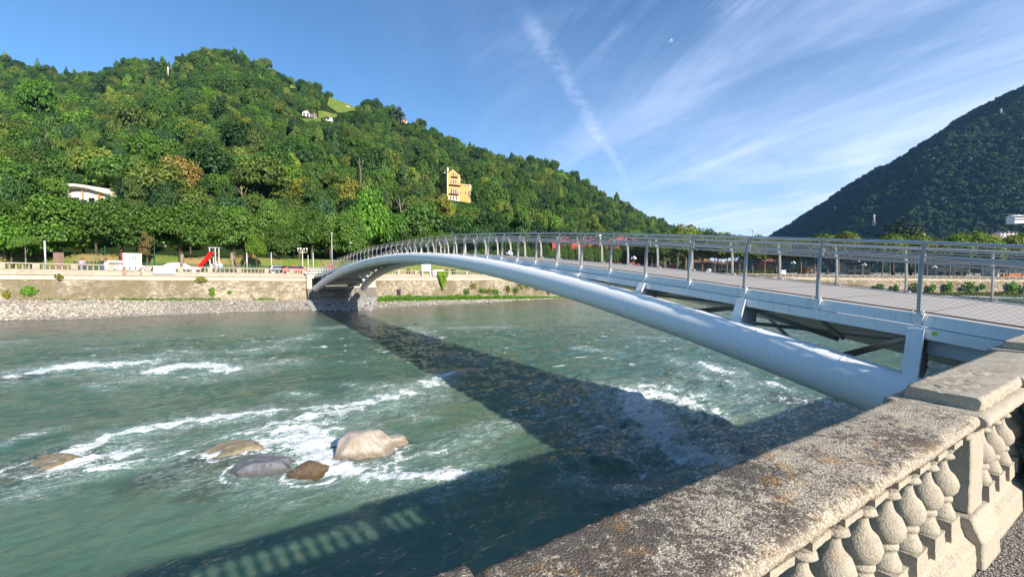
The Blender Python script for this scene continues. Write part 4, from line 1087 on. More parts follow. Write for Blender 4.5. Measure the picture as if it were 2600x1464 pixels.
abox(0.0, 3.3, -3.5, .60, zq - .47, zq + .14).build('lintel', M_CONC, ab)
abox(LA - 3.2, LA, -3.5, .60, zq - .47, zq + .14).build('lintel', M_CONC, ab)
for s in (0.9, LA - 2.6): abox(s, s + 1.5, -1.4, .5, z733 + .264, z733 + .62).build('bearing_block', M_CONC, ab)
gr = MB()
for z in (.32, .72): gr.beam(AQ(.05, .5, zq + .14 + z), AQ(3.2, .5, zq + .14 + z), .06, .10)
gr = top(gr, 'guard_rail', M_WHITE, AQ(.05, .5, zq), 'two white horizontal guard rails beside the far end of the footbridge', 'railing')
# riprap under the bridge
cs, szs = [], []
for _ in range(430):
    t_ = rng.uniform(-.8, LA - .2); k = rng.uniform(0, 1); toe = on_water(float(np.interp(t_, [0, LA], [795, 945])), 788)
    q = AQ(t_, 1.0, zf - .05); q = q.lerp(toe, k); r_ = rng.uniform(.18, .40); cs.append([q.x, q.y, q.z + .02 + .22 * sin(pi * min(1, k * 1.1))]); szs.append(r_)
stones('riprap_stones', np.array(cs), szs, 'grey riprap stones heaped under the far end of the bridge', mat=simple('riprap', (0.30, 0.29, 0.27), 0.9, var=.3, scale=.6), flat=.8)

# ================================================================== near quay
def NPt(s, p, z): return Vector((D_.x * s + N_.x * p, D_.y * s + N_.y * p, z))
nb = empty('stone_balustrade', tuple(NPt(2, .76, 0)), 'old lichen-covered stone balustrade on the near quay', 'balustrade')
def rough_sweep(name, prof, s0, s1, mat, ds=.012, amp=.0035, endround=.03, parent=nb, seed=0):
    """prof: closed list (p,z); swept along the quay with fine erosion"""
    pr = np.array(prof, float); nxt = np.roll(pr, -1, 0); pts = []
    for a, b in zip(pr, nxt):
        L = np.hypot(*(b - a)); k = max(1, int(L / .012)); pts += [a + (b - a) * i / k for i in range(k)]
    pts = np.array(pts); m = len(pts); ns = int((s1 - s0) / ds) + 1; ctr = pts.mean(0)
    S = np.linspace(s0, s1, ns); V_ = np.zeros((ns, m, 3))
    for i, s in enumerate(S):
        e = min(s - s0, s1 - s); sh = 1.0 - (.05 * (1 - e / endround) ** 2 if e < endround else 0)
        q = ctr + (pts - ctr) * np.array([sh, sh]) if e < endround else pts
        for j in range(m): V_[i, j] = (s, q[j, 0], q[j, 1])
    # erosion
    out = V_.reshape(-1, 3).copy()
    for i in range(len(out)):
        v = Vector(out[i]) * 1.0 + Vector((seed * 3.1, 0, 0))
        n = mnoise.fractal(v * 26, .8, 2.2, 4) * amp + mnoise.noise(v * 7) * amp * 1.0
        d = np.array([0, out[i, 1] - ctr[0], out[i, 2] - ctr[1]]); d /= (np.linalg.norm(d) + 1e-6); out[i] += d * n
    W_ = np.zeros_like(out); W_[:, 0] = D_.x * out[:, 0] + N_.x * out[:, 1]; W_[:, 1] = D_.y * out[:, 0] + N_.y * out[:, 1]; W_[:, 2] = out[:, 2]
    W_ -= np.array(parent.location)
    ii_ = np.arange(ns * m).reshape(ns, m); j2 = np.roll(ii_, -1, 1)
    F_ = np.stack([ii_[:-1], ii_[1:], j2[1:], j2[:-1]], -1).reshape(-1, 4)
    me_ = arr_mesh(name, W_, F_, True)
    bm = bmesh.new(); bm.from_mesh(me_); bm.verts.ensure_lookup_table()
    for r in (0, ns - 1):
        try: bm.faces.new([bm.verts[int(k)] for k in (ii_[r] if r else ii_[r][::-1])])
        except Exception: pass
    bmesh.ops.recalc_face_normals(bm, faces=bm.faces); bm.to_mesh(me_); bm.free()
    return link(name, me_, mat, parent)
TOPZ = EYE - .757
def capprof(p0, p1, zt, h=.13, nose=.035):
    c = [(p0 + .035, zt), ((p0 + p1) / 2, zt + .004), (p1 - .035, zt)]
    outer = [(p1 - .012, zt - .006), (p1, zt - .022), (p1 + .002, zt - .04), (p1 - .008, zt - .058), (p1 - .03, zt - .066), (p1 - .034, zt - .085), (p1 - .06, zt - .10), (p1 - .075, zt - h)]
    inner = [(p0 + .075, zt - h), (p0 + .06, zt - .10), (p0 + .034, zt - .085), (p0 + .03, zt - .066), (p0 + .008, zt - .058), (p0 - .002, zt - .04), (p0, zt - .022), (p0 + .012, zt - .006)]
    return c + outer + inner
def blockprof(p0, p1, z0, z1, r=.012): return [(p0 + r, z1), (p1 - r, z1), (p1, z1 - r), (p1, z0 + r), (p1 - r, z0), (p0 + r, z0), (p0, z0 + r), (p0, z1 - r)]
rough_sweep('cap_stone', capprof(.578, .945, TOPZ), .452, 3.215, M_LICHEN, amp=.0062, seed=1)
rough_sweep('cap_block', capprof(.545, .985, TOPZ + .002, h=.15), -.48, .432, M_LICHEN, amp=.006, seed=2)
rough_sweep('cap_stone', capprof(.578, .945, TOPZ), -3.2, -.50, M_LICHEN, ds=.03, seed=3)
# right pillar: moulded necking, raised slab
rough_sweep('cap_block', capprof(.555, 1.0, TOPZ - .008, h=.15), 3.245, 4.32, M_CASTST, amp=.007, seed=4)
rough_sweep('top_slab', blockprof(.598, .925, TOPZ - .010, TOPZ + .066), 3.335, 4.295, M_CASTST, amp=.011, seed=5)
rough_sweep('cap_stone', capprof(.585, .955, TOPZ + .054), 4.335, 5.62, M_CASTST, ds=.02, seed=6)
rough_sweep('cap_block', capprof(.560, 1.01, TOPZ + .062, h=.15), 5.645, 6.6, M_CASTST, ds=.02, seed=7)
rough_sweep('top_slab', blockprof(.60, .93, TOPZ + .060, TOPZ + .135), 5.72, 6.53, M_CASTST, ds=.02, amp=.005, seed=8)
rough_sweep('cap_stone', capprof(.585, .955, TOPZ + .10), 6.63, 11.0, M_CASTST, ds=.05, seed=9)
for (a, b) in ((3.30, 3.56), (-.42, .37), (5.70, 6.55)):
    rough_sweep('pillar_shaft', [(.625, TOPZ - .14), (.915, TOPZ - .14), (.925, .26), (.62, .26)], a, b, M_CASTST, ds=.02, amp=.003, seed=a)
    rough_sweep('pillar_base', [(.60, .262), (.945, .262), (.955, .21), (.98, .15), (.985, .0), (.55, .0), (.555, .15), (.585, .21)], a - .045, b + .045, M_CASTST, ds=.02, amp=.003, seed=a + 1)
for (a, b) in ((.42, 3.265), (-3.2, -.47), (3.60, 5.65), (6.6, 11.0)):
    rough_sweep('base_course', [(.655, .222), (.875, .222), (.90, .205), (.915, .16), (.955, .13), (.965, .0), (.575, .0), (.585, .13), (.625, .16), (.64, .205)], a, b, M_CASTST, ds=.02 if b < 5 else .08, amp=.003, seed=a + 2)
BZT = TOPZ - .125
NBP = [(.062, .315), (.068, .325), (.067, .342), (.058, .362), (.047, .388), (.043, .400), (.053, .405), (.056, .417), (.051, .427), (.045, .431), (.060, .443), (.072, .464), (.077, .490), (.074, .515), (.062, .537), (.045, .556), (.033, .578), (.028, .602), (.029, .620), (.046, .626), (.054, .634), (.052, .644), (.042, .650), (.050, .664), (.058, .684), (.060, .702), (.060, BZT)]
def near_baluster():
    m = MB(); m.lathe((0, 0, 0), NBP, 28)
    m.box((0, 0, .268), (.145, .145, .10), taper=.96); m.box((0, 0, BZT - .008), (.135, .135, .028))
    me_ = m.mesh('baluster'); bm = bmesh.new(); bm.from_mesh(me_); bmesh.ops.subdivide_edges(bm, edges=[e for e in bm.edges if e.calc_length() > .05], cuts=3, use_grid_fill=True)
    for v in bm.verts:
        n = mnoise.fractal(v.co * 30, .8, 2.2, 3) * .0038; d = Vector((v.co.x, v.co.y, 0))
        if d.length > 0: v.co += d.normalized() * n
    bm.to_mesh(me_); bm.free(); me_.materials.append(M_CASTST); return me_
nbm = near_baluster()
for s in [3.05 - .247 * k for k in range(11)] + [3.76, 4.01, 4.26, 4.50, 4.75, 5.0, 5.25, 5.5] + [6.85 + .25 * k for k in range(16)] + [-.62 - .195 * k for k in range(13)]:  # left run, out of view, set closer to dim sun through its gaps
    o = bpy.data.objects.new('baluster', nbm); COL.objects.link(o); o.parent = nb; o.location = NPt(s, .690, 0) - Vector(nb.location); o.rotation_euler = (0, 0, math.atan2(D_.y, D_.x) + (k_ := .02 * sin(s * 37)))
# quay wall below, pavement
q_ = MB(); q_.hexa([NPt(-14, .62, -9), NPt(70, .62, -9), NPt(70, 1.05, -9), NPt(-14, 1.05, -9), NPt(-14, .62, -.006), NPt(70, .62, -.006), NPt(70, .972, -.006), NPt(-14, .972, -.006)])
q_.build('quay_wall', M_RUB, kind='structure')
pv = MB(); n_ = 30
pv.poly([NPt(-14, -16, -.003), NPt(70, -16, -.003), NPt(70, .63, -.003), NPt(-14, .63, -.003)]); pv.build('quay_pavement', M_QGRAV, kind='structure')
cs = []; szs = []
for _ in range(2600):
    s = rng.uniform(3.0, 4.7); p_ = rng.uniform(-.6, .55); r_ = rng.uniform(.003, .0085); v = NPt(s, p_, r_ * .3); cs.append(v[:]); szs.append(r_)
V0, F0 = ico(1)
stones('gravel_stones', np.array(cs), szs, 'loose grey gravel on the quay at the foot of the balustrade', mat=simple('gravel_chips', (0.34, 0.31, 0.29), .9, var=.5, scale=60), V0=V0, F0=F0)
# added panel: stands for shade on the inner side, blocks sun between balusters
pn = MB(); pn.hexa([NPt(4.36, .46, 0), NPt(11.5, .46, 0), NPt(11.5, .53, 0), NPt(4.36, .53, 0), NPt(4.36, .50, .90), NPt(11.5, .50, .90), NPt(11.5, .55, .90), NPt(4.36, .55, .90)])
top(pn, 'shade_panel', M_DARK, NPt(4.36, .5, 0), 'added black panel standing in for shade along the balustrade at the right edge', 'panel', bevel=.006)
# bridge landing on the near side
MB().hexa([BP(-9, -4.6, -1.5), BP(-6.0, -4.2, -1.5), BP(-6.0, 4.2, -1.5), BP(-9, 4.6, -1.5), BP(-9, -4.6, .02), BP(-6.0, -4.2, .17), BP(-6.0, 4.2, .17), BP(-9, 4.6, .02)]).build('landing_ramp', M_CONC, kind='structure')
# ================================================================== hills
SKY = [(-1500, 120), (-600, 120), (0, 150), (35, 152), (80, 165), (120, 175), (180, 192), (230, 186), (280, 188), (310, 172), (340, 155), (400, 162), (450, 160), (500, 142), (545, 131), (600, 137), (640, 143), (680, 165), (730, 192), (760, 211), (820, 226), (880, 250), (920, 265), (960, 268), (1000, 285), (1050, 310), (1100, 332), (1150, 352), (1200, 372), (1250, 390), (1300, 402), (1350, 404), (1390, 408), (1420, 425), (1470, 455), (1520, 485), (1570, 510), (1620, 540), (1680, 562), (1715, 585), (1760, 625), (1800, 672)]
SKX = [a for a, b in SKY]; SKYY = [b for a, b in SKY]
def hYs(px): return float(np.interp(px, [-1500, -300, 0, 300, 545, 900, 1200, 1400, 1600, 1800], [320, 520, 560, 540, 500, 560, 560, 620, 760, 900]))
def hYb(px): return wallY(px) + float(np.interp(px, [-1500, 0, 900, 1300, 1450, 1800], [30, 34, 34, 40, 90, 200]))
def hZs(px):
    Ys = hYs(px); th = np.interp(px, [0, 1400, 1800], [7.0, 8.0, 8.0]); return Zr(px, float(np.interp(px, SKX, SKYY)), Ys) - th
def hz(px, Y):
    Yb, Ys = hYb(px), hYs(px); zb = gz(min(px, 1440)) + 2.0; zs = max(hZs(px), zb + .5); t = (Y - Yb) / (Ys - Yb)
    if t < 0: return zb
    if t > 1: return zs - (Y - Ys) * .45
    g = t * (0.80 + 0.20 * t)
    return zb + (zs - zb) * g
def hnoise(X_, Y_): return 5.0 * fbm(np.asarray(X_) / 70., np.asarray(Y_) / 70., 4)
def hpt(px, Y):
    z = hz(px, Y); p = P(px, 600, Y); x = (px - 1300) / FPX * (Y * CT - (z - EYE) * ST)
    k = min(1, max(0, (Y - hYb(px)) / 60.)) * min(1, max(0, (hYs(px) - Y) / 60. + .1)) if Y < hYs(px) + 6 else 0
    return Vector((x, Y, z + float(hnoise(x, Y)) * k))
def hill_at(px, py):
    lo, hi = hYb(px) - 5, hYs(px)
    for _ in range(40):
        m_ = (lo + hi) / 2; p = hpt(px, m_); r = (p - Vector((0, 0, EYE)))
        yy = 732 - FPX * (r.z * CT + r.y * ST) / (r.y * CT - r.z * ST)
        if yy > py: lo = m_
        else: hi = m_
    return hpt(px, lo)
def proj(p):
    r = Vector(p) - Vector((0, 0, EYE)); d = r.y * CT - r.z * ST
    return 1300 + FPX * r.x / d, 732 - FPX * (r.z * CT + r.y * ST) / d, d
HPX = np.array(list(range(-2400, 0, 100)) + list(range(0, 1801, 20)))
TS = [0, .03, .06, .1, .15, .2, .26, .32, .38, .44, .5, .56, .62, .68, .74, .8, .85, .9, .94, .97, 1.0, 1.03, 1.1, 1.25, 1.6]
VV_ = np.array([[list(hpt(px, hYb(px) + (hYs(px) - hYb(px)) * t)) for px in HPX] for t in TS])
ii_ = np.arange(VV_.shape[0] * VV_.shape[1]).reshape(VV_.shape[:2])
me = arr_mesh('hill', VV_.reshape(-1, 3), np.stack([ii_[:-1, :-1], ii_[:-1, 1:], ii_[1:, 1:], ii_[1:, :-1]], -1).reshape(-1, 4), True)
link('hill', me, M_FLOOR, kind='structure')
# meadows on the hill
MEAD = [[(840, 250), (868, 257), (914, 275), (905, 283), (858, 286), (835, 268)], [(811, 285), (835, 289), (860, 292), (852, 299), (838, 302), (812, 303)], [(766, 304), (812, 302), (812, 312), (780, 313)],
        [(830, 229), (850, 231), (886, 254), (884, 258), (846, 238)], [(741, 214), (763, 220), (760, 227), (737, 226)]]
def inpoly(x, y, P_):
    c = False; j = len(P_) - 1
    for i in range(len(P_)):
        if (P_[i][1] > y) != (P_[j][1] > y) and x < (P_[j][0] - P_[i][0]) * (y - P_[i][1]) / (P_[j][1] - P_[i][1]) + P_[i][0]: c = not c
        j = i
    return c
for k, poly_ in enumerate(MEAD):
    bm = bmesh.new(); cx = sum(a for a, b in poly_) / len(poly_); cy = sum(b for a, b in poly_) / len(poly_)
    pts = [];
    for (x, y) in poly_:
        p = hill_at(cx + (x - cx) * 1.12, cy + (y - cy) * 1.12); pts.append(bm.verts.new(p + Vector((0, 0, .9))))
    bm.faces.new(pts); bmesh.ops.triangulate(bm, faces=bm.faces[:]); bmesh.ops.subdivide_edges(bm, edges=bm.edges[:], cuts=5, use_grid_fill=True)
    for v in bm.verts:
        a, b_, _ = proj(v.co); q = hpt(a, v.co.y); v.co.z = q.z + 1.0
    me = bpy.data.meshes.new('meadow'); bm.to_mesh(me); bm.free(); link('meadow', me, M_MEADOW, kind='structure')

# right-hand mountain
MS = [(1958, 604), (1975, 590), (2000, 572), (2030, 556), (2070, 530), (2100, 520), (2130, 500), (2170, 478), (2215, 442), (2260, 415), (2290, 398), (2320, 392), (2345, 372), (2375, 352), (2400, 335), (2440, 308), (2480, 275), (2530, 250), (2570, 232), (2600, 222), (2750, 150), (3000, 60), (3600, -100)]
def mcrest(px):
    Y_ = float(np.interp(px, [1900, 1960, 2100, 2300, 2600, 3000, 3600, 4800, 7000], [2300, 2100, 1750, 1350, 1000, 860, 740, 560, 380]))
    y = float(np.interp(px, [1900] + [a for a, b in MS], [640] + [b for a, b in MS])); p = P(px, y, Y_); return p
mp = []; MPX = list(range(1900, 2700, 14)) + list(range(2700, 3601, 60)) + list(range(3700, 7001, 150))
KS = np.concatenate([np.linspace(-.8, 0, 8)[:-1], np.linspace(0, 1.25, 46)])
for px in MPX:
    c = mcrest(px); row = []; base = -9.0
    H_ = c.z - base - 6; W_ = max(60, H_ / math.tan(radians(40)))
    dirx = Vector((-1, .12, 0)).normalized()
    for k in KS:
        if k < 0: p = Vector((c.x, c.y, c.z - 6)) - dirx * W_ * (-k); p.z = c.z - 6 - H_ * .6 * (-k)
        else:
            p = Vector((c.x, c.y, 0)) + dirx * W_ * k; prof = (1 - min(1, k / 1.0)) ; p.z = base + H_ * prof - (2 if k > 1 else 0)
        row.append(p)
    mp.append(row)
MV = np.array([[list(p) for p in row] for row in mp])
kk = np.clip(KS, 0, 1)[None, :]; env = np.sin(pi * np.clip(kk * .9 + .05, 0, 1)) ** .7 * (KS[None, :] > 0)
hh = np.clip((MV[:, :, 2].max(1, keepdims=True) + 9) / 300., .15, 1.3)
gul = fbm(MV[..., 1] / 130. + .3 * MV[..., 0] / 130., MV[..., 0] / 420., 5, .55)
rdg = 1 - np.abs(fbm(MV[..., 1] / 210. + 5, MV[..., 0] / 500., 3)) * 2
MV[..., 2] += (46 * gul + 36 * (rdg - .5)) * env * hh + 5 * fbm(MV[..., 0] / 28., MV[..., 1] / 28., 4) * (KS[None, :] > -.2)
ii_ = np.arange(MV.shape[0] * MV.shape[1]).reshape(MV.shape[:2])
me = arr_mesh('mountain', MV.reshape(-1, 3), np.stack([ii_[:-1, :-1], ii_[:-1, 1:], ii_[1:, 1:], ii_[1:, :-1]], -1).reshape(-1, 4), True)
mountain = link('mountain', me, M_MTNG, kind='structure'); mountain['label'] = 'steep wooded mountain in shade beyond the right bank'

# ================================================================== trees
def leaf_cloud(n, lobes, leaf, seed, flat=.35, aspect=1.0, up=.35, hollow=.25, core=True):
    """leaf quads over a set of lobes (cx,cy,cz,rx,ry,rz); returns verts, quads, tone"""
    r = np.random.RandomState(seed); L = np.array(lobes, float)
    area = (L[:, 3] * L[:, 4] * L[:, 5]) ** (2 / 3.); pick = r.choice(len(L), n, p=area / area.sum())
    d = r.normal(size=(n, 3)); d /= np.linalg.norm(d, axis=1)[:, None]; d[:, 2] = np.where(d[:, 2] < -.35, -d[:, 2], d[:, 2])
    rad = 1 - hollow * r.uniform(0, 1, n) ** 2 + .10 * r.normal(size=n)
    # clumpy: radius modulated at small scale so that twigs of leaves and gaps form
    cl_ = fbm(d[:, 0] * 3.2 + pick * 3.7, d[:, 1] * 3.2 + d[:, 2] * 3.9 + pick, 3, .6); rad = rad * (1 + .20 * cl_)
    c = L[pick, :3] + d * L[pick, 3:] * rad[:, None]
    nrm = d * (1 - up) + np.array([0, 0, up]) + r.normal(size=(n, 3)) * flat; nrm /= np.linalg.norm(nrm, axis=1)[:, None]
    t1 = np.cross(nrm, r.normal(size=(n, 3))); t1 /= np.linalg.norm(t1, axis=1)[:, None]; t2 = np.cross(nrm, t1)
    s = leaf * r.uniform(.6, 1.35, n)[:, None]; a = t1 * s * .5 * aspect; b = t2 * s * .5
    V_ = np.stack([c - a - b * .5, c - a * .1 + b * .15 - b, c + a - b * .2, c + a * .1 + b], 1)
    V_ = np.stack([c - a * .9, c - b * .8, c + a, c + b * .9], 1).reshape(-1, 3)
    F_ = np.arange(n * 4).reshape(n, 4)
    tone = np.clip(.5 + .5 * cl_ + .22 * r.normal(size=n), 0, 1); tone = np.repeat(tone, 4)
    if core:
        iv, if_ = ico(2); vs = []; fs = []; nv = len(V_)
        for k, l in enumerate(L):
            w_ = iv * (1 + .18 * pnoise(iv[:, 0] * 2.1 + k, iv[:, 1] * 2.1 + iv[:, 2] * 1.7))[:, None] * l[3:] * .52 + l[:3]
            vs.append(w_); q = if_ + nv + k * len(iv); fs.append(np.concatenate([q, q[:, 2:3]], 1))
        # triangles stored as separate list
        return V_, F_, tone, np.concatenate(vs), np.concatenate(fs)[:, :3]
    return V_, F_, tone, None, None
def crown_mesh(name, n, lobes, leaf, seed, mat, **kw):
    V_, F_, tone, cv, cf = leaf_cloud(n, lobes, leaf, seed, **kw)
    if cv is not None:
        me_ = bpy.data.meshes.new(name); allv = np.concatenate([V_, cv]).astype(np.float32)
        me_.vertices.add(len(allv)); me_.vertices.foreach_set('co', allv.ravel())
        li = np.concatenate([F_.ravel(), cf.ravel()]).astype(np.int32); me_.loops.add(len(li)); me_.loops.foreach_set('vertex_index', li)
        st = np.concatenate([np.arange(len(F_)) * 4, len(F_) * 4 + np.arange(len(cf)) * 3]).astype(np.int32)
        me_.polygons.add(len(st)); me_.polygons.foreach_set('loop_start', st)
        me_.polygons.foreach_set('loop_total', np.concatenate([np.full(len(F_), 4), np.full(len(cf), 3)]).astype(np.int32)); me_.update(calc_edges=True)
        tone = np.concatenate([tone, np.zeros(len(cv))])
    else: me_ = arr_mesh(name, V_, F_)
    fattr(me_, 'tone', tone)
    if mat is not None: me_.materials.append(mat)
    return me_
def round_lobes(seed, k=11, spread=.62, r0=.42, zc=.55, zs=.40):
    r = np.random.RandomState(seed); out = [(0, 0, zc, .72, .72, .44)]
    for i in range(k):
        a = 2 * pi * (i + r.uniform(-.3, .3)) / k * 1.0 * 1.618; e = r.uniform(-.9, 1.0)
        rr = spread * math.sqrt(max(.12, 1 - e * e * .8)); q = r0 * r.uniform(.7, 1.15)
        out.append((rr * cos(a), rr * sin(a), zc + zs * e * .8, q, q, q * .72))
    return out
def tall_lobes(seed, k=12):
    r = np.random.RandomState(seed); out = []
    for i in range(k):
        z = .12 + .8 * (i + .5) / k; w_ = .62 * math.sin(pi * min(1, (z * .85 + .12))) ** .8; a = r.uniform(0, 2 * pi)
        out.append((w_ * .55 * cos(a), w_ * .55 * sin(a), z, w_ * .75, w_ * .75, .15 * r.uniform(.8, 1.2)))
    return out
def layer_lobes(seed, k=16, conic=.7):
    r = np.random.RandomState(seed); out = []
    for i in range(k):
        z = .06 + .9 * i / k; w_ = (1 - z) ** conic * .95 + .07
        for j in range(3 if z < .7 else 2):
            a = r.uniform(0, 2 * pi); out.append((w_ * .5 * cos(a), w_ * .5 * sin(a), z + r.uniform(-.02, .02), w_ * .52, w_ * .52, .035))
    return out
# crowns are unit size (radius ~1, height 0..1); leaf sizes are in those units, objects scale them
CR = {}
def crown(key, mat):
    k = key
    if k in CR: return CR[k]
    if key.startswith('hill'): s = int(key[4:]); me_ = crown_mesh('crown', 3600, round_lobes(s, 13), .088, s, mat, flat=.38, up=.40)
    elif key.startswith('tall'): s = int(key[4:]); me_ = crown_mesh('crown', 3000, tall_lobes(s), .085, s, mat, flat=.38, up=.35)
    elif key.startswith('row'): s = int(key[3:]); me_ = crown_mesh('crown', 12000, round_lobes(s + 40, 22, .66, .36, .5, .42), .058, s, mat, flat=.30, up=.55)
    elif key.startswith('con'): s = int(key[3:]); me_ = crown_mesh('crown', 2600, layer_lobes(s, 15, .9), .08, s, mat, flat=.3, up=.4, core=False)
    elif key == 'cedar': me_ = crown_mesh('crown', 3200, layer_lobes(3, 10, .35), .085, 3, mat, flat=.2, up=.65, core=False)
    elif key.startswith('bush'): s = int(key[4:]); me_ = crown_mesh('crown', 3600, round_lobes(s + 70, 11), .085, s, mat, flat=.4, up=.3)
    elif key.startswith('far'): s = int(key[3:]); me_ = crown_mesh('crown', 260, round_lobes(s + 90, 5), .34, s, mat, flat=.35, up=.4)
    CR[k] = me_; return me_
TRK = {}
def trunk_mesh(seed, mat, forks=4, sway=.08):
    k = (seed, mat.name)
    if k in TRK: return TRK[k]
    r = random.Random(seed); m = MB(); pts = [(0, 0, 0)]; x = y = 0
    for i in range(1, 6): x += r.uniform(-sway, sway) * .5; y += r.uniform(-sway, sway) * .5; pts.append((x, y, i / 5))
    m.tube(pts, [.085, .062, .052, .044, .034, .018], 7)
    for i in range(forks):
        a = 2 * pi * i / forks + r.uniform(-.5, .5); z0 = r.uniform(.42, .75); p0 = Vector(pts[int(z0 * 5)]); p0.z = z0
        e = r.uniform(.22, .42); m.tube([p0, p0 + Vector((cos(a) * e * .5, sin(a) * e * .5, .14)), p0 + Vector((cos(a) * e, sin(a) * e, .34))], [.032, .024, .010], 5)
    me_ = m.mesh('trunk'); me_.materials.append(mat); TRK[k] = me_; return me_
def tree(name, loc, rad, zc0, zc1, key, mat, label, group=None, cat='tree', trunk=M_BARK, tr=None, rz=None, sx=1.0, tk=.0):
    """crown from loc.z+zc0 to loc.z+zc1, radius rad; trunk from the ground into the crown"""
    t_ = empty(name, tuple(loc), label, cat, group)
    rz = random.uniform(0, 6.28) if rz is None else rz
    c = bpy.data.objects.new('crown', crown(key, M_HILL)); COL.objects.link(c); c.parent = t_; c.material_slots[0].link = 'OBJECT'; c.material_slots[0].material = mat; c.location = (0, 0, zc0); c.scale = (rad * sx, rad, zc1 - zc0); c.rotation_euler = (0, 0, rz)
    tm = trunk_mesh(random.randrange(3), trunk); h = zc0 + (zc1 - zc0) * .72
    k = bpy.data.objects.new('trunk', tm); COL.objects.link(k); k.parent = t_; s = (tr or (0.030 * h + .06)) / .085; k.scale = (s, s, h); k.rotation_euler = (0, 0, rz)
    return t_
def bank_tree(px, r, top_px, bot_px, rpx, key, mat, label, name='lime_tree', **kw):
    g = gpt(px, r); Y_ = g.y; zt_ = Zr(px, top_px, Y_) - g.z; zb_ = Zr(px, bot_px, Y_) - g.z; sc_ = FPX / Y_
    return tree(name, g, rpx / sc_, max(zb_, .5), zt_, key, mat, label, **kw)
ROW = [(-120, 516, 640, 95), (20, 520, 645, 75), (150, 510, 640, 90), (312, 514, 640, 86), (462, 520, 638, 84), (595, 530, 638, 66)]
for i, (px, a, b, rp) in enumerate(ROW):
    bank_tree(px, 11.5, a, b, rp * .93, 'row%d' % (i % 4), M_ROW if i != 1 else M_HEDGE, 'broad dense clipped tree ' + ['beyond the left end of the park row', 'at the far left behind the bright shrub', 'above the square brick pier', 'behind the large white billboard', 'above the silver grey saloon', 'above the three people and the slide'][i], group='clipped trees in the park row', sx=1.0, tr=.36)
bank_tree(712, 13, 575, 655, 46, 'row2', M_ROW, 'mid sized tree with open base between the lime green sapling and the lamp', name='park_tree', tr=.3)
bank_tree(795, 15, 545, 662, 52, 'row3', M_ROW, 'dense tree just left of the tall single street lamp', name='park_tree', tr=.3)
bank_tree(883, 15, 545, 655, 46, 'row1', M_ROW, 'dense conical tree just right of the tall single street lamp', name='park_tree', tr=.3)
bank_tree(700, 22, 520, 640, 48, 'row0', M_ROW, 'dark tree standing behind the open based park tree', name='park_tree', tr=.3)
bank_tree(652, 8, 605, 662, 24, 'bush1', M_LIME, 'small bright lime green round sapling by the promenade', name='sapling', tr=.12)
bank_tree(68, 8, 600, 640, 22, 'bush2', M_ROW, 'small dark clipped tree on a thin stem at the far left', name='sapling', trunk=M_BARKP, tr=.12)
bank_tree(376, 9, 590, 655, 22, 'tall2', M_TAN, 'brown withered conifer behind the white billboard', name='conifer')
bank_tree(30, 10, 560, 665, 60, 'bush3', M_LIME2, 'bright green leafy shrub at the far left behind the balustrade', name='shrub')
bank_tree(100, 11, 590, 665, 46, 'bush1', M_LIME2, 'bright green shrub behind the white pole', name='shrub')
bank_tree(215, 16, 560, 655, 40, 'bush2', M_LIME2, 'light green shrub between two clipped trees', name='shrub')
# bushes and creepers at the foot of the wood
for i, (px, r, a, b, rp, mt) in enumerate([(935, 26, 505, 660, 55, M_LIME2), (990, 28, 540, 650, 48, M_LIME2), (905, 24, 590, 670, 36, M_LIME2), (1075, 22, 592, 650, 40, M_HEDGE), (1120, 22, 588, 650, 36, M_HEDGE), (1030, 24, 600, 655, 34, M_HEDGE), (840, 30, 560, 650, 36, M_ROW), (760, 34, 530, 640, 44, M_HEDGE)]):
    bank_tree(px, r, a, b, rp, 'bush%d' % (i % 3 + 1), mt, ['vivid green creeper covered bank left of the hedge', 'vivid green shrub mass below the wood', 'vivid green low shrub at the foot of the slope', 'pale topped shrub in the hedge line', 'yellow green topped shrub in the hedge line', 'dense shrub where the hedge begins', 'dark shrub behind the street lamps', 'dark green shrub at the edge of the wood'][i], name='shrub')
# long tall hedge beyond the lawn
hn = 0
for px in list(range(935, 1660, 17)):
    r = 20 + (0 if px < 1430 else 6); a = float(np.interp(px, [935, 1100, 1400, 1600, 1660], [648, 643, 629, 625, 626])); b = float(np.interp(px, [935, 1300, 1600], [668, 674, 684]))
    bank_tree(px, r, a + random.uniform(-3, 3), b, 16, 'bush%d' % (hn % 3 + 1), M_HEDGE, 'clipped evergreen shrub in the long tall hedge seen through the bridge railings', name='hedge_shrub', group='shrubs of the long hedge', cat='hedge'); hn += 1
# plane trees along the right bank
PT = [1655, 1689, 1720, 1784, 1815, 1846, 1878, 1910, 1941, 1972, 2033, 2068, 2129, 2190, 2240, 2259, 2322, 2353, 2411, 2455, 2493, 2560, 2630, 2720]
for i, px in enumerate(PT):
    a = float(np.interp(px, [1650, 1760, 1850, 1990, 2100, 2200, 2350, 2500, 2600, 2700], [612, 596, 608, 618, 600, 612, 604, 600, 602, 604])) + random.uniform(-4, 4); b = float(np.interp(px, [1650, 2000, 2600], [660, 668, 674]))
    bank_tree(px, 5 + 4 * (i % 2), a, b, random.uniform(38, 50), ('hill%d' if i % 2 else 'bush%d') % (i % 3 + 1), M_PLANE, 'plane tree with pale trunk and sunlit top in the avenue on the right bank', name='plane_tree', group='plane trees on the right bank', trunk=M_BARKP, tr=.26)
for px in range(1640, 2640, 46):
    bank_tree(px + random.uniform(-8, 8), 17, float(np.interp(px, [1650, 1800, 2000, 2100, 2300, 2600], [612, 604, 618, 608, 610, 604])) + random.uniform(-5, 5), 672, random.uniform(36, 46), 'bush%d' % random.randint(1, 3), M_PLANE, 'plane tree of the second row behind the avenue on the right bank', name='plane_tree', group='second row of plane trees', trunk=M_BARKP, tr=.26)
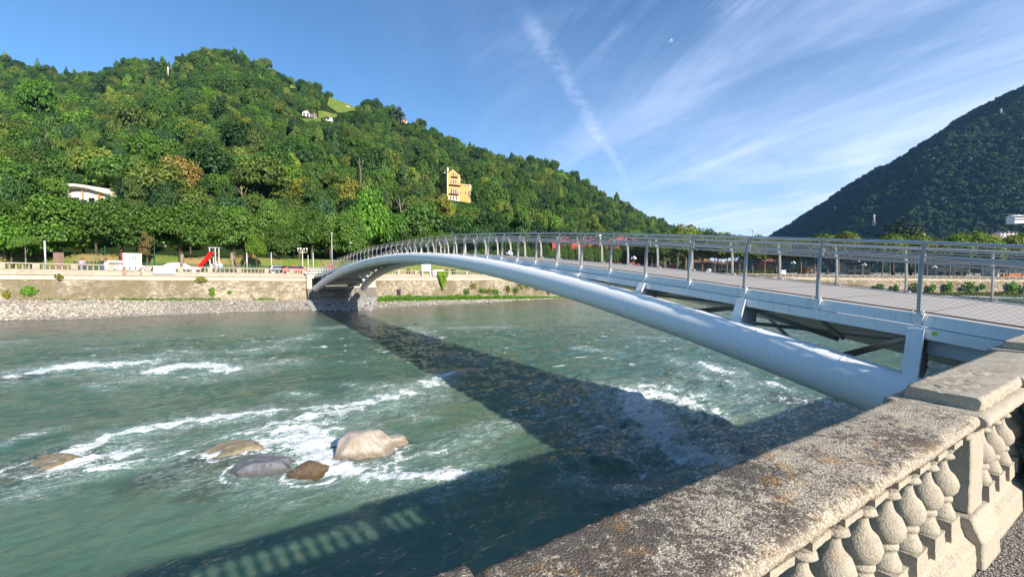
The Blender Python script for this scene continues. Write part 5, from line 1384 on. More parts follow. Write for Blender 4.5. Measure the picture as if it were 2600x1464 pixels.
for i, (px, r, a, rp) in enumerate([(1740, 60, 572, 38), (1775, 62, 582, 34), (1800, 55, 588, 34), (1835, 60, 592, 30), (1880, 60, 598, 30), (1930, 60, 602, 30), (2110, 40, 598, 36), (1700, 70, 590, 30)]):
    bank_tree(px, r, a, 660, rp, 'hill%d' % (i % 3 + 1), M_PLANE, 'round yellow green tree behind the avenue on the right bank', name='garden_tree', group='taller trees behind the avenue', trunk=M_BARKP)
bank_tree(2268, 45, 557, 640, 52, 'cedar', M_CED, 'large dark blue green cedar with flat layered branches', name='cedar_tree')
bank_tree(2312, 48, 562, 640, 36, 'cedar', M_CED, 'lower dark cedar touching the right side of the large one', name='cedar_tree')

# windows in the wood for what stands in it: boxes (x0,y0,x1,y1) nothing nearer may cover
CLEAR = [(1122, 418, 1200, 496), (142, 462, 285, 494), (764, 272, 812, 300), (812, 290, 842, 302), (866, 264, 888, 280), (1010, 292, 1038, 306), (423, 165, 430, 196)]
for m_ in MEAD[:2] + MEAD[3:]: xs = [a for a, b in m_]; ys = [b for a, b in m_]; CLEAR.append((min(xs) + 1, min(ys) + 2, max(xs) - 1, max(ys)))
CLEARY = [hill_at((a + c) / 2, {496: 508, 494: 545}.get(e, e + 1)).y for (a, b, c, e) in CLEAR]
def blocked(base, rad, h, Ybld=None):
    x0, y1, d = proj(base); _, y0, _ = proj(base + Vector((0, 0, h))); rp = rad * FPX / d * .92
    for m_ in MEAD:
        if inpoly(x0, y1, m_) or inpoly(x0, y1 - 3, m_): return True
    for (a, b, c, e), Yc in zip(CLEAR, CLEARY):
        if base.y > Yc + 4: continue
        if Yc - base.y < 9 and x0 + rp > a - 2 and x0 - rp < c + 2 and c - a > 50: return True
        if x0 + rp > a and x0 - rp < c and y0 < e and y1 > b: return True
    return False
# ---- the wood: blue-noise like jittered grid in world metres
random.seed(9); cand = []
step_ = 7.7
for gy in np.arange(60, 830, step_):
    for gx in np.arange(-1150, 760, step_):
        x = gx + random.uniform(-.42, .42) * step_; y = gy + random.uniform(-.42, .42) * step_
        px = 1300 + FPX * x / y
        if px < -1150 or px > 1775: continue
        Yb, Ys = hYb(px), hYs(px)
        if y < Yb + 3 or y > Ys + 7: continue
        if random.random() > min(1.0, .35 + .65 * 300 / y) and y > 300: continue
        z = hz(px, y); q = hpt(px, y); q = Vector((x, y, q.z))
        s = min(1.9, max(.6, random.lognormvariate(-.02, .28))); kind = random.random(); rad = 4.5 * s; h = 9.6 * s ** .9
        cand.append((y, q, rad, h, kind))
cand = [c for c in cand if not blocked(c[1], c[2], c[3] + 1)]
cand.sort(key=lambda c: c[0]); print('wood trees', len(cand))
KEYS = ['hill1', 'hill2', 'hill3', 'hill4', 'hill5', 'tall1', 'tall2', 'con1']
HL = {'hill': 'broad leafy tree in the wood on the lower slope above the park', 'tall': 'tall narrow leafy tree in the wood on the lower slope', 'con': 'dark pointed conifer in the wood on the lower slope'}
def kkey(k, f): return KEYS[int(f * 5)] if k < .72 else (KEYS[5 + int(f * 2)] if k < .93 else 'con1')
inv = [c for c in cand if 1300 + FPX * c[1].x / c[0] > -45]; cand = inv[:290] + [c for c in cand if 1300 + FPX * c[1].x / c[0] <= -45] + inv[290:]
for i, (y, q, rad, h, kind) in enumerate(cand[:290]):
    f = random.random(); key = kkey(kind, f); base = key.rstrip('0123456789'); hk = h * (1.25 if base == 'tall' else 1.35 if base == 'con' else 1.0); rk = rad * (.72 if base == 'tall' else .62 if base == 'con' else 1.0)
    ci = random.choice([0, 1, 1, 3, 0, 5, 1, 2, 4, 3] if y > hYb(1300 + FPX * q.x / q.y) + 14 else [0, 5, 0, 1]); px_ = 1300 + FPX * q.x / q.y
    zone = ['above the left end of the park row', 'round the curved white building', 'above the billboard', 'above the silver saloon', 'above the slide', 'above the street lamps', 'left of the yellow villa', 'below the yellow villa', 'right of the yellow villa', 'above the long hedge', 'above the red halls'][int(np.searchsorted([60, 260, 400, 500, 640, 860, 1080, 1200, 1330, 1480], px_))]
    row_ = 'lowest' if y < hYb(px_) + 22 else ('second tier' if y < hYb(px_) + 55 else 'upper')
    tree('woodland_tree', q, rk, .22 * hk, hk, key, M_HC[ci], ('%s %s %s %s' % (row_.replace('second tier', 'middle'), HILLC[ci][0], {'hill': 'spreading woodland tree', 'tall': 'narrow woodland tree', 'con': 'woodland conifer'}[base], zone)), group={'hill': 'broad trees of the wood', 'tall': 'tall narrow trees of the wood', 'con': 'conifers of the wood'}[base], trunk=M_BARKP if i % 5 == 0 else M_BARK)
# individually recognisable trees of the slope
def slope_tree(px, py_base, top_py, rpx, key, mat, label, name='woodland_tree', trunk=M_BARKP):
    g = hill_at(px, py_base); d = g.y; tree(name, g, rpx * d / FPX, .18 * (Zr(px, top_py, d) - g.z), Zr(px, top_py, d) - g.z, key, mat, label, trunk=trunk)
slope_tree(463, 530, 402, 50, 'hill2', M_TAN, 'tall tree with rusty yellow brown foliage on the lower slope')
slope_tree(568, 470, 425, 22, 'hill1', M_LIME, 'small vivid lime green tree above the park')
slope_tree(782, 560, 458, 42, 'hill3', M_YOL, 'yellow green lumpy tree left of centre on the slope')
slope_tree(890, 570, 455, 44, 'tall1', M_YOL, 'yellow green upright tree on the slope above the street lamps')
slope_tree(280, 345, 300, 34, 'hill4', M_YOL, 'olive yellow tree high on the left of the slope')
slope_tree(100, 330, 205, 40, 'hill5', M_LIME2, 'pale green tree high at the far left of the slope')
slope_tree(500, 330, 290, 50, 'hill1', M_HEDGE, 'wide fresh green tree in the middle of the slope')
slope_tree(620, 350, 305, 24, 'hill3', M_YOL, 'yellowish round tree in the middle of the slope')
slope_tree(900, 420, 352, 42, 'hill2', M_HEDGE, 'olive green spreading tree below the meadow')
slope_tree(1128, 600, 490, 34, 'tall2', M_YOL, 'olive tree in front of the yellow villa')
slope_tree(1075, 470, 395, 34, 'hill5', M_HEDGE, 'leafy tree up the slope to the left of the yellow villa')
slope_tree(1013, 310, 268, 22, 'con1', M_CED, 'dark cedar on the skyline beside the pink house', name='cedar_tree')
slope_tree(165, 560, 503, 34, 'hill1', M_ROW, 'leafy tree half covering the curved white building')
slope_tree(235, 560, 514, 30, 'hill3', M_ROW, 'small tree in front of the lower wall of the curved white building')
slope_tree(312, 545, 480, 30, 'hill4', M_ROW, 'tree at the right end of the curved white building')
slope_tree(128, 545, 450, 40, 'hill2', M_ROW, 'dark tree at the left end of the curved white building')
slope_tree(1222, 560, 466, 30, 'hill5', M_HEDGE, 'leafy tree touching the right side of the yellow villa')
slope_tree(660, 540, 450, 42, 'hill4', M_ROW, 'tree with bare pale trunk in the middle of the lower slope')
for (px, pb, pt) in ((930, 500, 400), (655, 560, 470), (1155, 590, 540), (1425, 590, 540), (870, 440, 395), (1030, 590, 500), (1720 - 260, 590, 560)):
    g = hill_at(px, pb); h = Zr(px, pt, g.y - 8) - g.z; g2 = g + Vector((0, -7, 0)); m_ = MB(); m_.tube([g2, g2 + Vector((.4, 0, h * .5)), g2 + Vector((-.2, 0, h))], [.28, .20, .08], 6); m_.tube([g2 + Vector((.3, 0, h * .6)), g2 + Vector((1.6, 0, h * .95))], [.12, .05], 5); m_.tube([g2 + Vector((.1, 0, h * .7)), g2 + Vector((-1.4, 0, h * .98))], [.10, .04], 5)
    top(m_, 'bare_trunk', M_BARKP, g2, 'bare pale tree trunk standing among the green crowns of the slope', 'tree', group='bare pale trunks on the slope')
# the rest of the wood and the mountain's cover, as mass
def gn_scatter(name, pts, scl, rot, srcs, label, idx=None):
    me_ = bpy.data.meshes.new(name); pts = np.array(pts, np.float32); me_.vertices.add(len(pts)); me_.vertices.foreach_set('co', pts.ravel())
    a = me_.attributes.new('scl', 'FLOAT_VECTOR', 'POINT'); a.data.foreach_set('vector', np.array(scl, np.float32).ravel())
    a = me_.attributes.new('rz', 'FLOAT', 'POINT'); a.data.foreach_set('value', np.array(rot, np.float32))
    if idx is None: idx = rng.randint(0, len(srcs), len(pts))
    a = me_.attributes.new('idx', 'INT', 'POINT'); a.data.foreach_set('value', np.array(idx, np.int32))
    o_ = bpy.data.objects.new(name, me_); COL.objects.link(o_); o_['kind'] = 'stuff'; o_['label'] = label
    g = bpy.data.node_groups.new(name, 'GeometryNodeTree'); g.interface.new_socket('Geometry', in_out='INPUT', socket_type='NodeSocketGeometry'); g.interface.new_socket('Geometry', in_out='OUTPUT', socket_type='NodeSocketGeometry')
    t = NT(g); gi = t.add('NodeGroupInput'); go = t.add('NodeGroupOutput'); ip = t.add('GeometryNodeInstanceOnPoints'); g2 = t.add('GeometryNodeGeometryToInstance')
    for s_ in reversed(srcs):
        oi = t.add('GeometryNodeObjectInfo'); oi.transform_space = 'ORIGINAL'; oi.inputs[0].default_value = s_
        g1 = t.add('GeometryNodeGeometryToInstance'); t.l.new(oi.outputs['Geometry'], g1.inputs[0]); t.l.new(g1.outputs[0], g2.inputs[0])
    jn = t.add('GeometryNodeJoinGeometry'); g2_links = [l for l in g.links if l.to_node == g2]
    for l in g2_links: t.l.new(l.from_socket, jn.inputs[0])
    for l in [l for l in g.links if l.to_node == g2]: g.links.remove(l)
    g.nodes.remove(g2)
    def na(nm, ty): nd = t.add('GeometryNodeInputNamedAttribute', data_type=ty); nd.inputs[0].default_value = nm; return nd.outputs[0]
    t.l.new(gi.outputs[0], ip.inputs['Points']); t.l.new(jn.outputs[0], ip.inputs['Instance']); ip.inputs['Pick Instance'].default_value = True
    t.l.new(na('idx', 'INT'), ip.inputs['Instance Index']); t.l.new(na('scl', 'FLOAT_VECTOR'), ip.inputs['Scale'])
    cx = t.add('ShaderNodeCombineXYZ'); t.l.new(na('rz', 'FLOAT'), cx.inputs[2]); t.l.new(cx.outputs[0], ip.inputs['Rotation'])
    t.l.new(ip.outputs[0], go.inputs[0]); md = o_.modifiers.new('scatter', 'NODES'); md.node_group = g; return o_
def find_crown(me_):
    for o_ in bpy.data.objects:
        if o_.data == me_: return o_
srck = ['hill1', 'hill2', 'hill3', 'hill4', 'hill5', 'tall1', 'tall2', 'con1']
srcs = []
for k in srck:
    me_ = crown(k, M_HILL); o_ = find_crown(me_)
    if o_ is None:
        y, q, rad, h, kind = inv[290 + 5 * len(srcs)]; t_ = tree('woodland_tree', q, rad, .2 * h, h, k, M_HILL, ['wide', 'rounded', 'low', 'dense', 'loose', 'slim', 'tall', 'pointed'][len(srcs)] + ' tree at the upper edge of the nearer wood', group='broad trees of the wood'); o_ = t_.children[0]
    srcs.append(o_)
pts, scl, rot, idx = [], [], [], []
for (y, q, rad, h, kind) in cand[290:]:
    f = random.random(); key = kkey(kind, f); base = key.rstrip('0123456789'); hk = h * (1.25 if base == 'tall' else 1.35 if base == 'con' else 1.0); rk = rad * (.72 if base == 'tall' else .62 if base == 'con' else 1.0)
    far_ = 1 + .12 * max(0, (y - 300) / 300); rk *= far_
    pts.append((q.x, q.y, q.z - .5)); scl.append((rk, rk, hk)); rot.append(random.uniform(0, 6.28)); idx.append(srck.index(key))
gn_scatter('wood', pts, scl, rot, srcs, 'mixed green wood covering the upper slopes of the left hill', idx)
# mountain cover
fsrc = []
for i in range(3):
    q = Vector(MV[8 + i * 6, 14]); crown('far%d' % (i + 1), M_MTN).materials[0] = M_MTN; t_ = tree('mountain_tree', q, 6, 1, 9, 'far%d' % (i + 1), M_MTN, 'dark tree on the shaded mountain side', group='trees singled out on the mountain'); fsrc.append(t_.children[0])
pts, scl, rot = [], [], []
nu, nv = MV.shape[:2]
lim = MPX.index(2714) if 2714 in MPX else 60
e1 = MV[1:, 4:-1] - MV[:-1, 4:-1]; e2 = MV[:-1, 5:] - MV[:-1, 4:-1]; ar = np.abs(e1[..., 0] * e2[..., 1] - e1[..., 1] * e2[..., 0]); ar = ar / (np.maximum(MV[:-1, 4:-1, 1], 400) ** 1.2); vis = (MV[:-1, 4:-1, 0] / MV[:-1, 4:-1, 1] < 2.6); ar = ar * vis
cells = rng.choice(ar.size, 34000, p=(ar / ar.sum()).ravel())
for cell in cells:
    a, b_ = divmod(int(cell), ar.shape[1]); b_ += 4; fi, fj = random.random(), random.random()
    q = (MV[a, b_] * (1 - fi) + MV[a + 1, b_] * fi) * (1 - fj) + (MV[a, b_ + 1] * (1 - fi) + MV[a + 1, b_ + 1] * fi) * fj
    s = random.uniform(4.0, 8.5) * (.8 + q[1] / 3500); pts.append((q[0], q[1], q[2] - 2.0)); scl.append((s, s, s * 1.3)); rot.append(random.uniform(0, 6.28))
gn_scatter('mountain_forest', pts, scl, rot, fsrc, 'dark forest covering the shaded mountain')
# ================================================================== buildings
def frame_at(base, ang):
    """local frame: x along facade to the right seen from the river, y away from camera"""
    return base
def house(name, base, rz, w_, d_, h_, wallmat, roofmat, label, cat='house', roof_h=1.5, over=.5, ridge='x', floors=2, cols=3, win=(.9, 1.3), chim=True, group=None, side=False, z0=-2.0):
    r = empty(name, tuple(base), label, cat, group, rz)
    MB().box((0, d_ / 2, (h_ + z0) / 2), (w_, d_, h_ - z0)).build('wall', wallmat, r, world=False)
    m = MB()
    if ridge == 'x':   # ridge parallel to facade
        m.poly([(-w_ / 2 - over, -over, h_ - .12), (w_ / 2 + over, -over, h_ - .12), (w_ / 2 + over, d_ / 2, h_ + roof_h), (-w_ / 2 - over, d_ / 2, h_ + roof_h)])
        m.poly([(w_ / 2 + over, d_ + over, h_ - .12), (-w_ / 2 - over, d_ + over, h_ - .12), (-w_ / 2 - over, d_ / 2, h_ + roof_h), (w_ / 2 + over, d_ / 2, h_ + roof_h)])
        gb = MB(); gb.poly([(-w_ / 2, 0, h_), (-w_ / 2, d_ / 2, h_ + roof_h * .95), (-w_ / 2, d_, h_)]); gb.poly([(w_ / 2, 0, h_), (w_ / 2, d_, h_), (w_ / 2, d_ / 2, h_ + roof_h * .95)])
    else:
        m.poly([(-w_ / 2 - over, -over, h_ - .12), (0, -over, h_ + roof_h), (0, d_ + over, h_ + roof_h), (-w_ / 2 - over, d_ + over, h_ - .12)])
        m.poly([(w_ / 2 + over, -over, h_ - .12), (w_ / 2 + over, d_ + over, h_ - .12), (0, d_ + over, h_ + roof_h), (0, -over, h_ + roof_h)])
        gb = MB(); gb.poly([(-w_ / 2, 0, h_), (w_ / 2, 0, h_), (0, 0, h_ + roof_h * .95)]); gb.poly([(w_ / 2, d_, h_), (-w_ / 2, d_, h_), (0, d_, h_ + roof_h * .95)])
    gb.build('gable', wallmat, r, world=False)
    ro = m.build('roof', roofmat, r, world=False)
    md = ro.modifiers.new('thick', 'SOLIDIFY'); md.thickness = .18; md.offset = 1
    if chim: MB().box((w_ * .22, d_ * .45, h_ + roof_h * .9), (.6, .6, 1.6)).build('chimney', wallmat, ro, world=False)
    fh = h_ / floors
    for f in range(floors):
        for c in range(cols):
            x = -w_ / 2 + w_ * (c + .5) / cols; z = fh * f + fh * .52
            wi = MB().box((x, -.01, z), (win[0] + .24, .08, win[1] + .24)).build('window', M_WHITER, r, world=False)
            MB().box((x, -.06, z), (win[0], .04, win[1])).build('pane', M_GLASS, wi, world=False)
            for s in (-1, 1): MB().box((x + s * (win[0] / 2 + .28), -.07, z), (.36, .05, win[1] + .1)).build('shutter', M_SHUT, wi, world=False)
            if side: MB().box((-w_ / 2 - .01, d_ * (c + .5) / cols, z), (.08, win[0], win[1])).build('side_window', M_GLASS, r, world=False)
    return r
# yellow villa in the wood
vb = hill_at(1152, 508); vs = vb.y / FPX; k = 74 * vs       # 74 photo px tall to the eaves region
ang = 0.50; KX = 1 / cos(ang)
vr = empty('villa', (vb.x, vb.y, vb.z), 'tall yellow villa with balconies standing in the wood on the hillside', 'villa', None, ang)
Lx = lambda px: (px - 1152) * vs * KX
H0_ = Zr(1150, 440, vb.y) - vb.z; HG = Zr(1150, 428, vb.y) - vb.z; HT = Zr(1180, 463, vb.y) - vb.z
xa, xb, xc = Lx(1137), Lx(1167), Lx(1194)
TD = 42 * vs
MB().box(((xa + xb) / 2, TD / 2, (H0_ - 3) / 2), (xb - xa, TD, H0_ + 3)).build('tower_wall', M_YELLOW, vr, world=False)
g_ = MB(); xm = (xa + xb) / 2; g_.poly([(xa, 0, H0_), (xb, 0, H0_), (xm, 0, HG + .2)]); g_.poly([(xb, TD, H0_), (xa, TD, H0_), (xm, TD, HG + .2)]); g_.build('gable', M_YELLOW, vr, world=False)
MB().box((Lx(1183.5) , 5.2, (HT - 3) / 2), (xc - xb - .02, 7.6, HT + 3)).build('wing_wall', M_YELLOW, vr, world=False)
TD = 40 * vs
for x in (xa + .22, xb - .22): MB().box((x, -.03, (H0_ - 3) / 2 - .1), (.5, .12, H0_ + 2.8)).build('quoin', M_CREAM, vr, world=False)
MB().box((xc - .3, 1.36, (HT - 3) / 2), (.6, .14, HT + 2.9)).build('quoin', M_CREAM, vr, world=False)
m = MB(); m.poly([(xa - .8, -.8, H0_ - .35), (xm, -.8, HG + .4), (xm, TD + .6, HG + .4), (xa - .8, TD + .6, H0_ - .35)]); m.poly([(xb + 1.6, -.8, H0_ - 1.1), (xb + 1.6, TD + .6, H0_ - 1.1), (xm, TD + .6, HG + .4), (xm, -.8, HG + .4)])
for i in range(3): MB().box((xa - .03, TD * (.2 + .3 * i), H0_ * .62), (.12, 1.1, 2.0)).build('side_window', M_SHUT, vr, world=False)
rf = m.build('roof', M_DKROOF, vr, world=False); md = rf.modifiers.new('thick', 'SOLIDIFY'); md.thickness = .25
MB().box((Lx(1139.5), .9, H0_ + 1.5), (.85, .8, 3.0)).build('chimney', M_CREAM, rf, world=False)
MB().box((xa + 1.2, TD * .8, H0_ + .8), (.6, .6, 1.8)).build('chimney', M_CREAM, rf, world=False)
def vwin(x, z, w_, h_, y=-.02):
    wi = MB().box((x, y, z), (w_ + .35, .14, h_ + .35)).build('window', M_CREAM, vr, world=False); MB().box((x, y - .09, z), (w_, .05, h_)).build('pane', M_SHUT, wi, world=False)
zs_ = lambda py: Zr(1150, py, vb.y) - vb.z
vwin(Lx(1151.5), zs_(442), .95, 1.9)
for x in (1146, 1151.5, 1157): vwin(Lx(x), zs_(461), .7 if x != 1151.5 else .95, 2.0)
for x in (1147, 1152, 1157): vwin(Lx(x), zs_(485), .85, 2.6)
for x in (1145, 1151, 1158): vwin(Lx(x), zs_(503), .9, 1.8)
for x in (1171, 1183, 1190): vwin(Lx(x), zs_(486), .8, 2.2, 1.36)
vwin(Lx(1169), zs_(451), .8, 1.1, 1.3)
for x in (1183, 1190): vwin(Lx(x), zs_(467.5), .8, 1.2, 1.36)
for py, x0, x1 in ((449.5, 1146, 1161), (470.5, 1141, 1168), (493.5, 1141, 1163)):
    b = MB(); z = zs_(py); b.box(((Lx(x0) + Lx(x1)) / 2, -.55, z), (Lx(x1) - Lx(x0), 1.1, .22)); bal = b.build('balcony', M_DKROOF, vr, world=False)
    ra = MB(); ra.box(((Lx(x0) + Lx(x1)) / 2, -1.05, z + .9), (Lx(x1) - Lx(x0), .06, .08))
    for i in range(9): ra.box((Lx(x0) + (Lx(x1) - Lx(x0)) * i / 8, -1.05, z + .5), (.05, .05, .8))
    ra.build('railing', M_DARK, bal, world=False)
MB().box(((xa + xb) / 2, -.06, zs_(499)), (xb - xa - .9, .14, .35)).build('string_course', M_CREAM, vr, world=False)
MB().box(((xa + xb) / 2, -.05, zs_(507)), (xb - xa - .9, .10, zs_(500) + 3 - (zs_(507) + 3) + 1.5)).build('basement_wall', M_CREAM, vr, world=False)
# white modern building with wavy roof
wb = hill_at(212, 545); ws = wb.y / FPX
wr = empty('curved_building', tuple(wb), 'cream building with a wavy pale roof among the trees at left', 'building')
def lx(px): return (px - 212) * ws
def lz(py): return Zr(212, py, wb.y) - wb.z
top_pts = [(120, 470), (142, 466), (165, 466), (195, 471), (215, 471), (240, 474), (258, 480), (275, 485), (300, 492)]
secs = []
for px in np.linspace(140, 284, 40):
    y = float(np.interp(px, [a for a, b in top_pts], [b for a, b in top_pts])); dy = 2.5 * math.sin((px - 120) / 180 * pi) * -1
    x = lx(px); t_ = 8.0 * ws; secs.append([(x, dy, lz(y)), (x, dy + 14, lz(y) + .6), (x, dy + 14, lz(y) - t_), (x, dy + .6, lz(y) - t_ * 1.35), (x, dy, lz(y) - t_ * .8)])
MB().sweep(secs).build('wavy_roof', M_CREAM, wr, world=False)
secs = []
for px in np.linspace(148, 278, 30):
    y = float(np.interp(px, [a for a, b in top_pts], [b for a, b in top_pts])) + 8.5; dy = 2.5 * math.sin((px - 120) / 180 * pi) * -1 + 1.6; x = lx(px)
    secs.append([(x, dy, lz(y)), (x, dy + 12, lz(y)), (x, dy + 12, -6), (x, dy, -6)])
MB().sweep(secs).build('wall', M_WHITER, wr, world=False)
for px, mt in ((223, M_ORANGE), (257, M_ORANGE), (152, M_CREAM), (186, M_CREAM)):
    dy = 2.5 * math.sin((px - 120) / 180 * pi) * -1 + 1.3; wd = 4 * ws if px == 257 else 1.2 * ws; MB().box((lx(px), dy, (lz(480 + (px - 220) * .12 + 2) - 6) / 2), (wd, .5, lz(482) + 6)).build('pilaster', mt, wr, world=False)
for px in (165, 205, 240, 272):
    dy = 2.5 * math.sin((px - 120) / 180 * pi) * -1 + 1.5; MB().box((lx(px), dy, lz(508)), (14 * ws, .12, 1.0)).build('window', M_GLASS, wr, world=False)
# houses high on the hill
def hillhouse(px, py, wpx, hpx, wall, roof, label, rz=.3, name='house', **kw):
    b = hill_at(px, py); s = b.y / FPX; return house(name, b, rz, wpx * s, wpx * s * .7, hpx * s, wall, roof, label, z0=-4, **kw)
hillhouse(777, 297, 17, 10, M_WHITER, M_TILE, 'white and pink house with brown gable roof below the meadow', floors=2, cols=2, ridge='y', roof_h=2.4, win=(1.4, 1.6))
hillhouse(794, 300, 16, 8, M_WHITER, M_TILE, 'low white wing adjoining the gabled house below the meadow', floors=1, cols=3, ridge='x', roof_h=1.5, win=(1.4, 1.6))
hillhouse(829, 306, 18, 6, M_WHITER, M_DKROOF, 'small white house half hidden at the lower edge of the meadow', floors=1, cols=2, roof_h=1.8, win=(1.4, 1.4), rz=-.2)
hillhouse(883, 274, 6, 4, M_WHITER, M_WHITER, 'tiny white hut alone in the upper meadow', floors=1, cols=1, roof_h=.6, chim=False, over=.1)
hillhouse(1022, 308, 22, 8, M_PINK, M_TILE, 'pink house on the skyline beside the dark cedar', floors=2, cols=3, roof_h=1.6)
g = hill_at(427, 193); h_ = Zr(427, 170, g.y) - g.z; top(MB().tube([g, g + Vector((0, 0, h_))], .55, 6), 'antenna_mast', M_CREAM, g, 'pale thin mast on the hill below the ridge', 'mast')
# red sports hall roofs behind the hedge
def flat_local(name, label, px, py_base, Y): b = P(px, py_base, Y); return empty(name, tuple(b), label, 'hall')
for (x0, x1, ya, yb_, Y, nm) in ((1402, 1520, 601, 616, 172, 'long low hall with red gabled roof and dark bays behind the hedge'), (1522, 1630, 598, 620, 165, 'bright red hall with shallow gabled roof behind the hedge')):
    c = (x0 + x1) / 2; b = P(c, 690, Y); s = Y / FPX; r = empty('red_hall', tuple(b), nm, 'hall'); w_ = (x1 - x0) * s; he = Zr(c, yb_ - 6, Y) - b.z; hr = Zr(c, ya, Y) - b.z
    MB().box((0, 8, he / 2), (w_, 16, he)).build('wall', M_REDWALL, r, world=False)
    n_ = 2 if x0 < 1500 else 1
    for i in range(n_):
        xa_, xb_ = -w_ / 2 + w_ * i / n_, -w_ / 2 + w_ * (i + 1) / n_; xm_ = (xa_ + xb_) / 2; m = MB(); m.poly([(xa_ - .5, -.8, he - .2), (xm_, -.8, hr), (xm_, 16.5, hr), (xa_ - .5, 16.5, he - .2)]); m.poly([(xb_ + .5, -.8, he - .2), (xb_ + .5, 16.5, he - .2), (xm_, 16.5, hr), (xm_, -.8, hr)])
        ro = m.build('roof', M_REDROOF, r, world=False); ro.modifiers.new('thick', 'SOLIDIFY').thickness = .3
        MB().poly([(xa_, -.02, he), (xb_, -.02, he), (xm_, -.02, hr - .1)]).build('gable', M_REDWALL, r, world=False)
        MB().box((xm_, -.05, he - 1.1), ((xb_ - xa_) * .7, .1, 1.2)).build('window', M_GLASS, r, world=False)
b = P(1523, 690, 160); top(MB().box(b + Vector((0, 0, (Zr(1523, 594, 160) - b.z) / 2)), (.7, .7, Zr(1523, 594, 160) - b.z)), 'flue', M_WHITER, b, 'white flue pipe standing between the red roofs', 'chimney')
# right bank buildings behind the avenue
def bankhouse(px, r, wpx, top_py, wall, roof, label, **kw):
    g = gpt(px, r); s = g.y / FPX; d = g.y; h_ = Zr(px, top_py + 8, d) - g.z; return house('house', g, kw.pop('rz', -.25), wpx * s, 9, h_, wall, roof, label, z0=-1, **kw)
bankhouse(1690, 30, 52, 668, M_REDWALL, M_REDROOF, 'low red building with white lettering band behind the avenue', floors=1, cols=5, roof_h=.8, chim=False)
bankhouse(1785, 34, 40, 662, M_YELLOW, M_TILE, 'pale yellow house wall behind the avenue trees', floors=2, cols=3)
bankhouse(1850, 36, 70, 664, M_CREAM, M_TILE, 'long cream building behind the avenue trees', floors=2, cols=5)
bankhouse(1960, 34, 30, 658, M_ORANGE, M_TILE, 'terracotta house between two avenue trees', floors=2, cols=2)
bankhouse(2062, 14, 22, 672, M_ORANGE, M_CREAM, 'small ochre kiosk with pale roof beside the parked cars', floors=1, cols=1, roof_h=1.0, chim=False, win=(.7, .9))
bankhouse(2180, 32, 50, 664, M_CREAM, M_DKROOF, 'cream house with grey roof behind the parked cars', floors=2, cols=3)
bankhouse(2420, 30, 70, 655, M_CREAM, M_TILE, 'cream house in deep shade behind the avenue', floors=2, cols=4)
bankhouse(2590, 20, 90, 672, M_WHITER, M_TILE, 'white villa at the right edge above a red brick wall', floors=2, cols=5)
g = gpt(2585, 9); top(MB().box(g + Vector((0, 0, 1.0)), (13, .5, 2.6)), 'brick_wall', simple('red_brick', (0.42, 0.17, 0.09), .9, var=.3, scale=1.5), g, 'red brick wall behind the parapet at the right edge', 'wall')
g = gpt(1905, 10); hh_ = MB()
top(hh_.box(g + Vector((0, 0, 1.0)), (26, .8, 2.2), (.93, .35, 0), (-.35, .93, 0)), 'dark_hedge', M_FLOOR, g, 'long dark clipped hedge behind the parapet on the right bank', 'hedge')
for px in (1799, 1989): g = gpt(px, 7); top(MB().box(g + Vector((0, 0, 1.15)), (1.6, .25, 2.3)), 'notice_sign', M_WHITER, g, 'tall white notice panel standing %s' % ('below the avenue trees near the pale yellow house' if px == 1799 else 'near the small ochre kiosk'), 'sign', bevel=.02)
# church belfry
cb = P(2343, 690, 260); s = 260 / FPX; cr_ = empty('belfry', tuple(cb), 'stone belfry with small cupola and iron cross above the avenue', 'bell tower')
zc = lambda py: Zr(2343, py, 260) - cb.z
MB().box((0, 0, zc(612) / 2), (3.2, 3.2, zc(612))).build('tower', M_CREAM, cr_, world=False)
MB().lathe((0, 0, zc(612)), [(1.7, 0), (1.75, .4), (1.4, .9), (1.2, 1.9), (.95, 2.9), (.5, 3.9), (.35, 4.3), (.45, 4.8), (.1, 5.4)], 12).build('cupola', M_CREAM, cr_, world=False)
m = MB(); zt = zc(612) + 5.2; m.box((0, 0, zt + 1.6), (.18, .18, 3.2)); m.box((0, 0, zt + 2.2), (2.2, .18, .18)); m.build('cross', M_DARK, cr_, world=False)
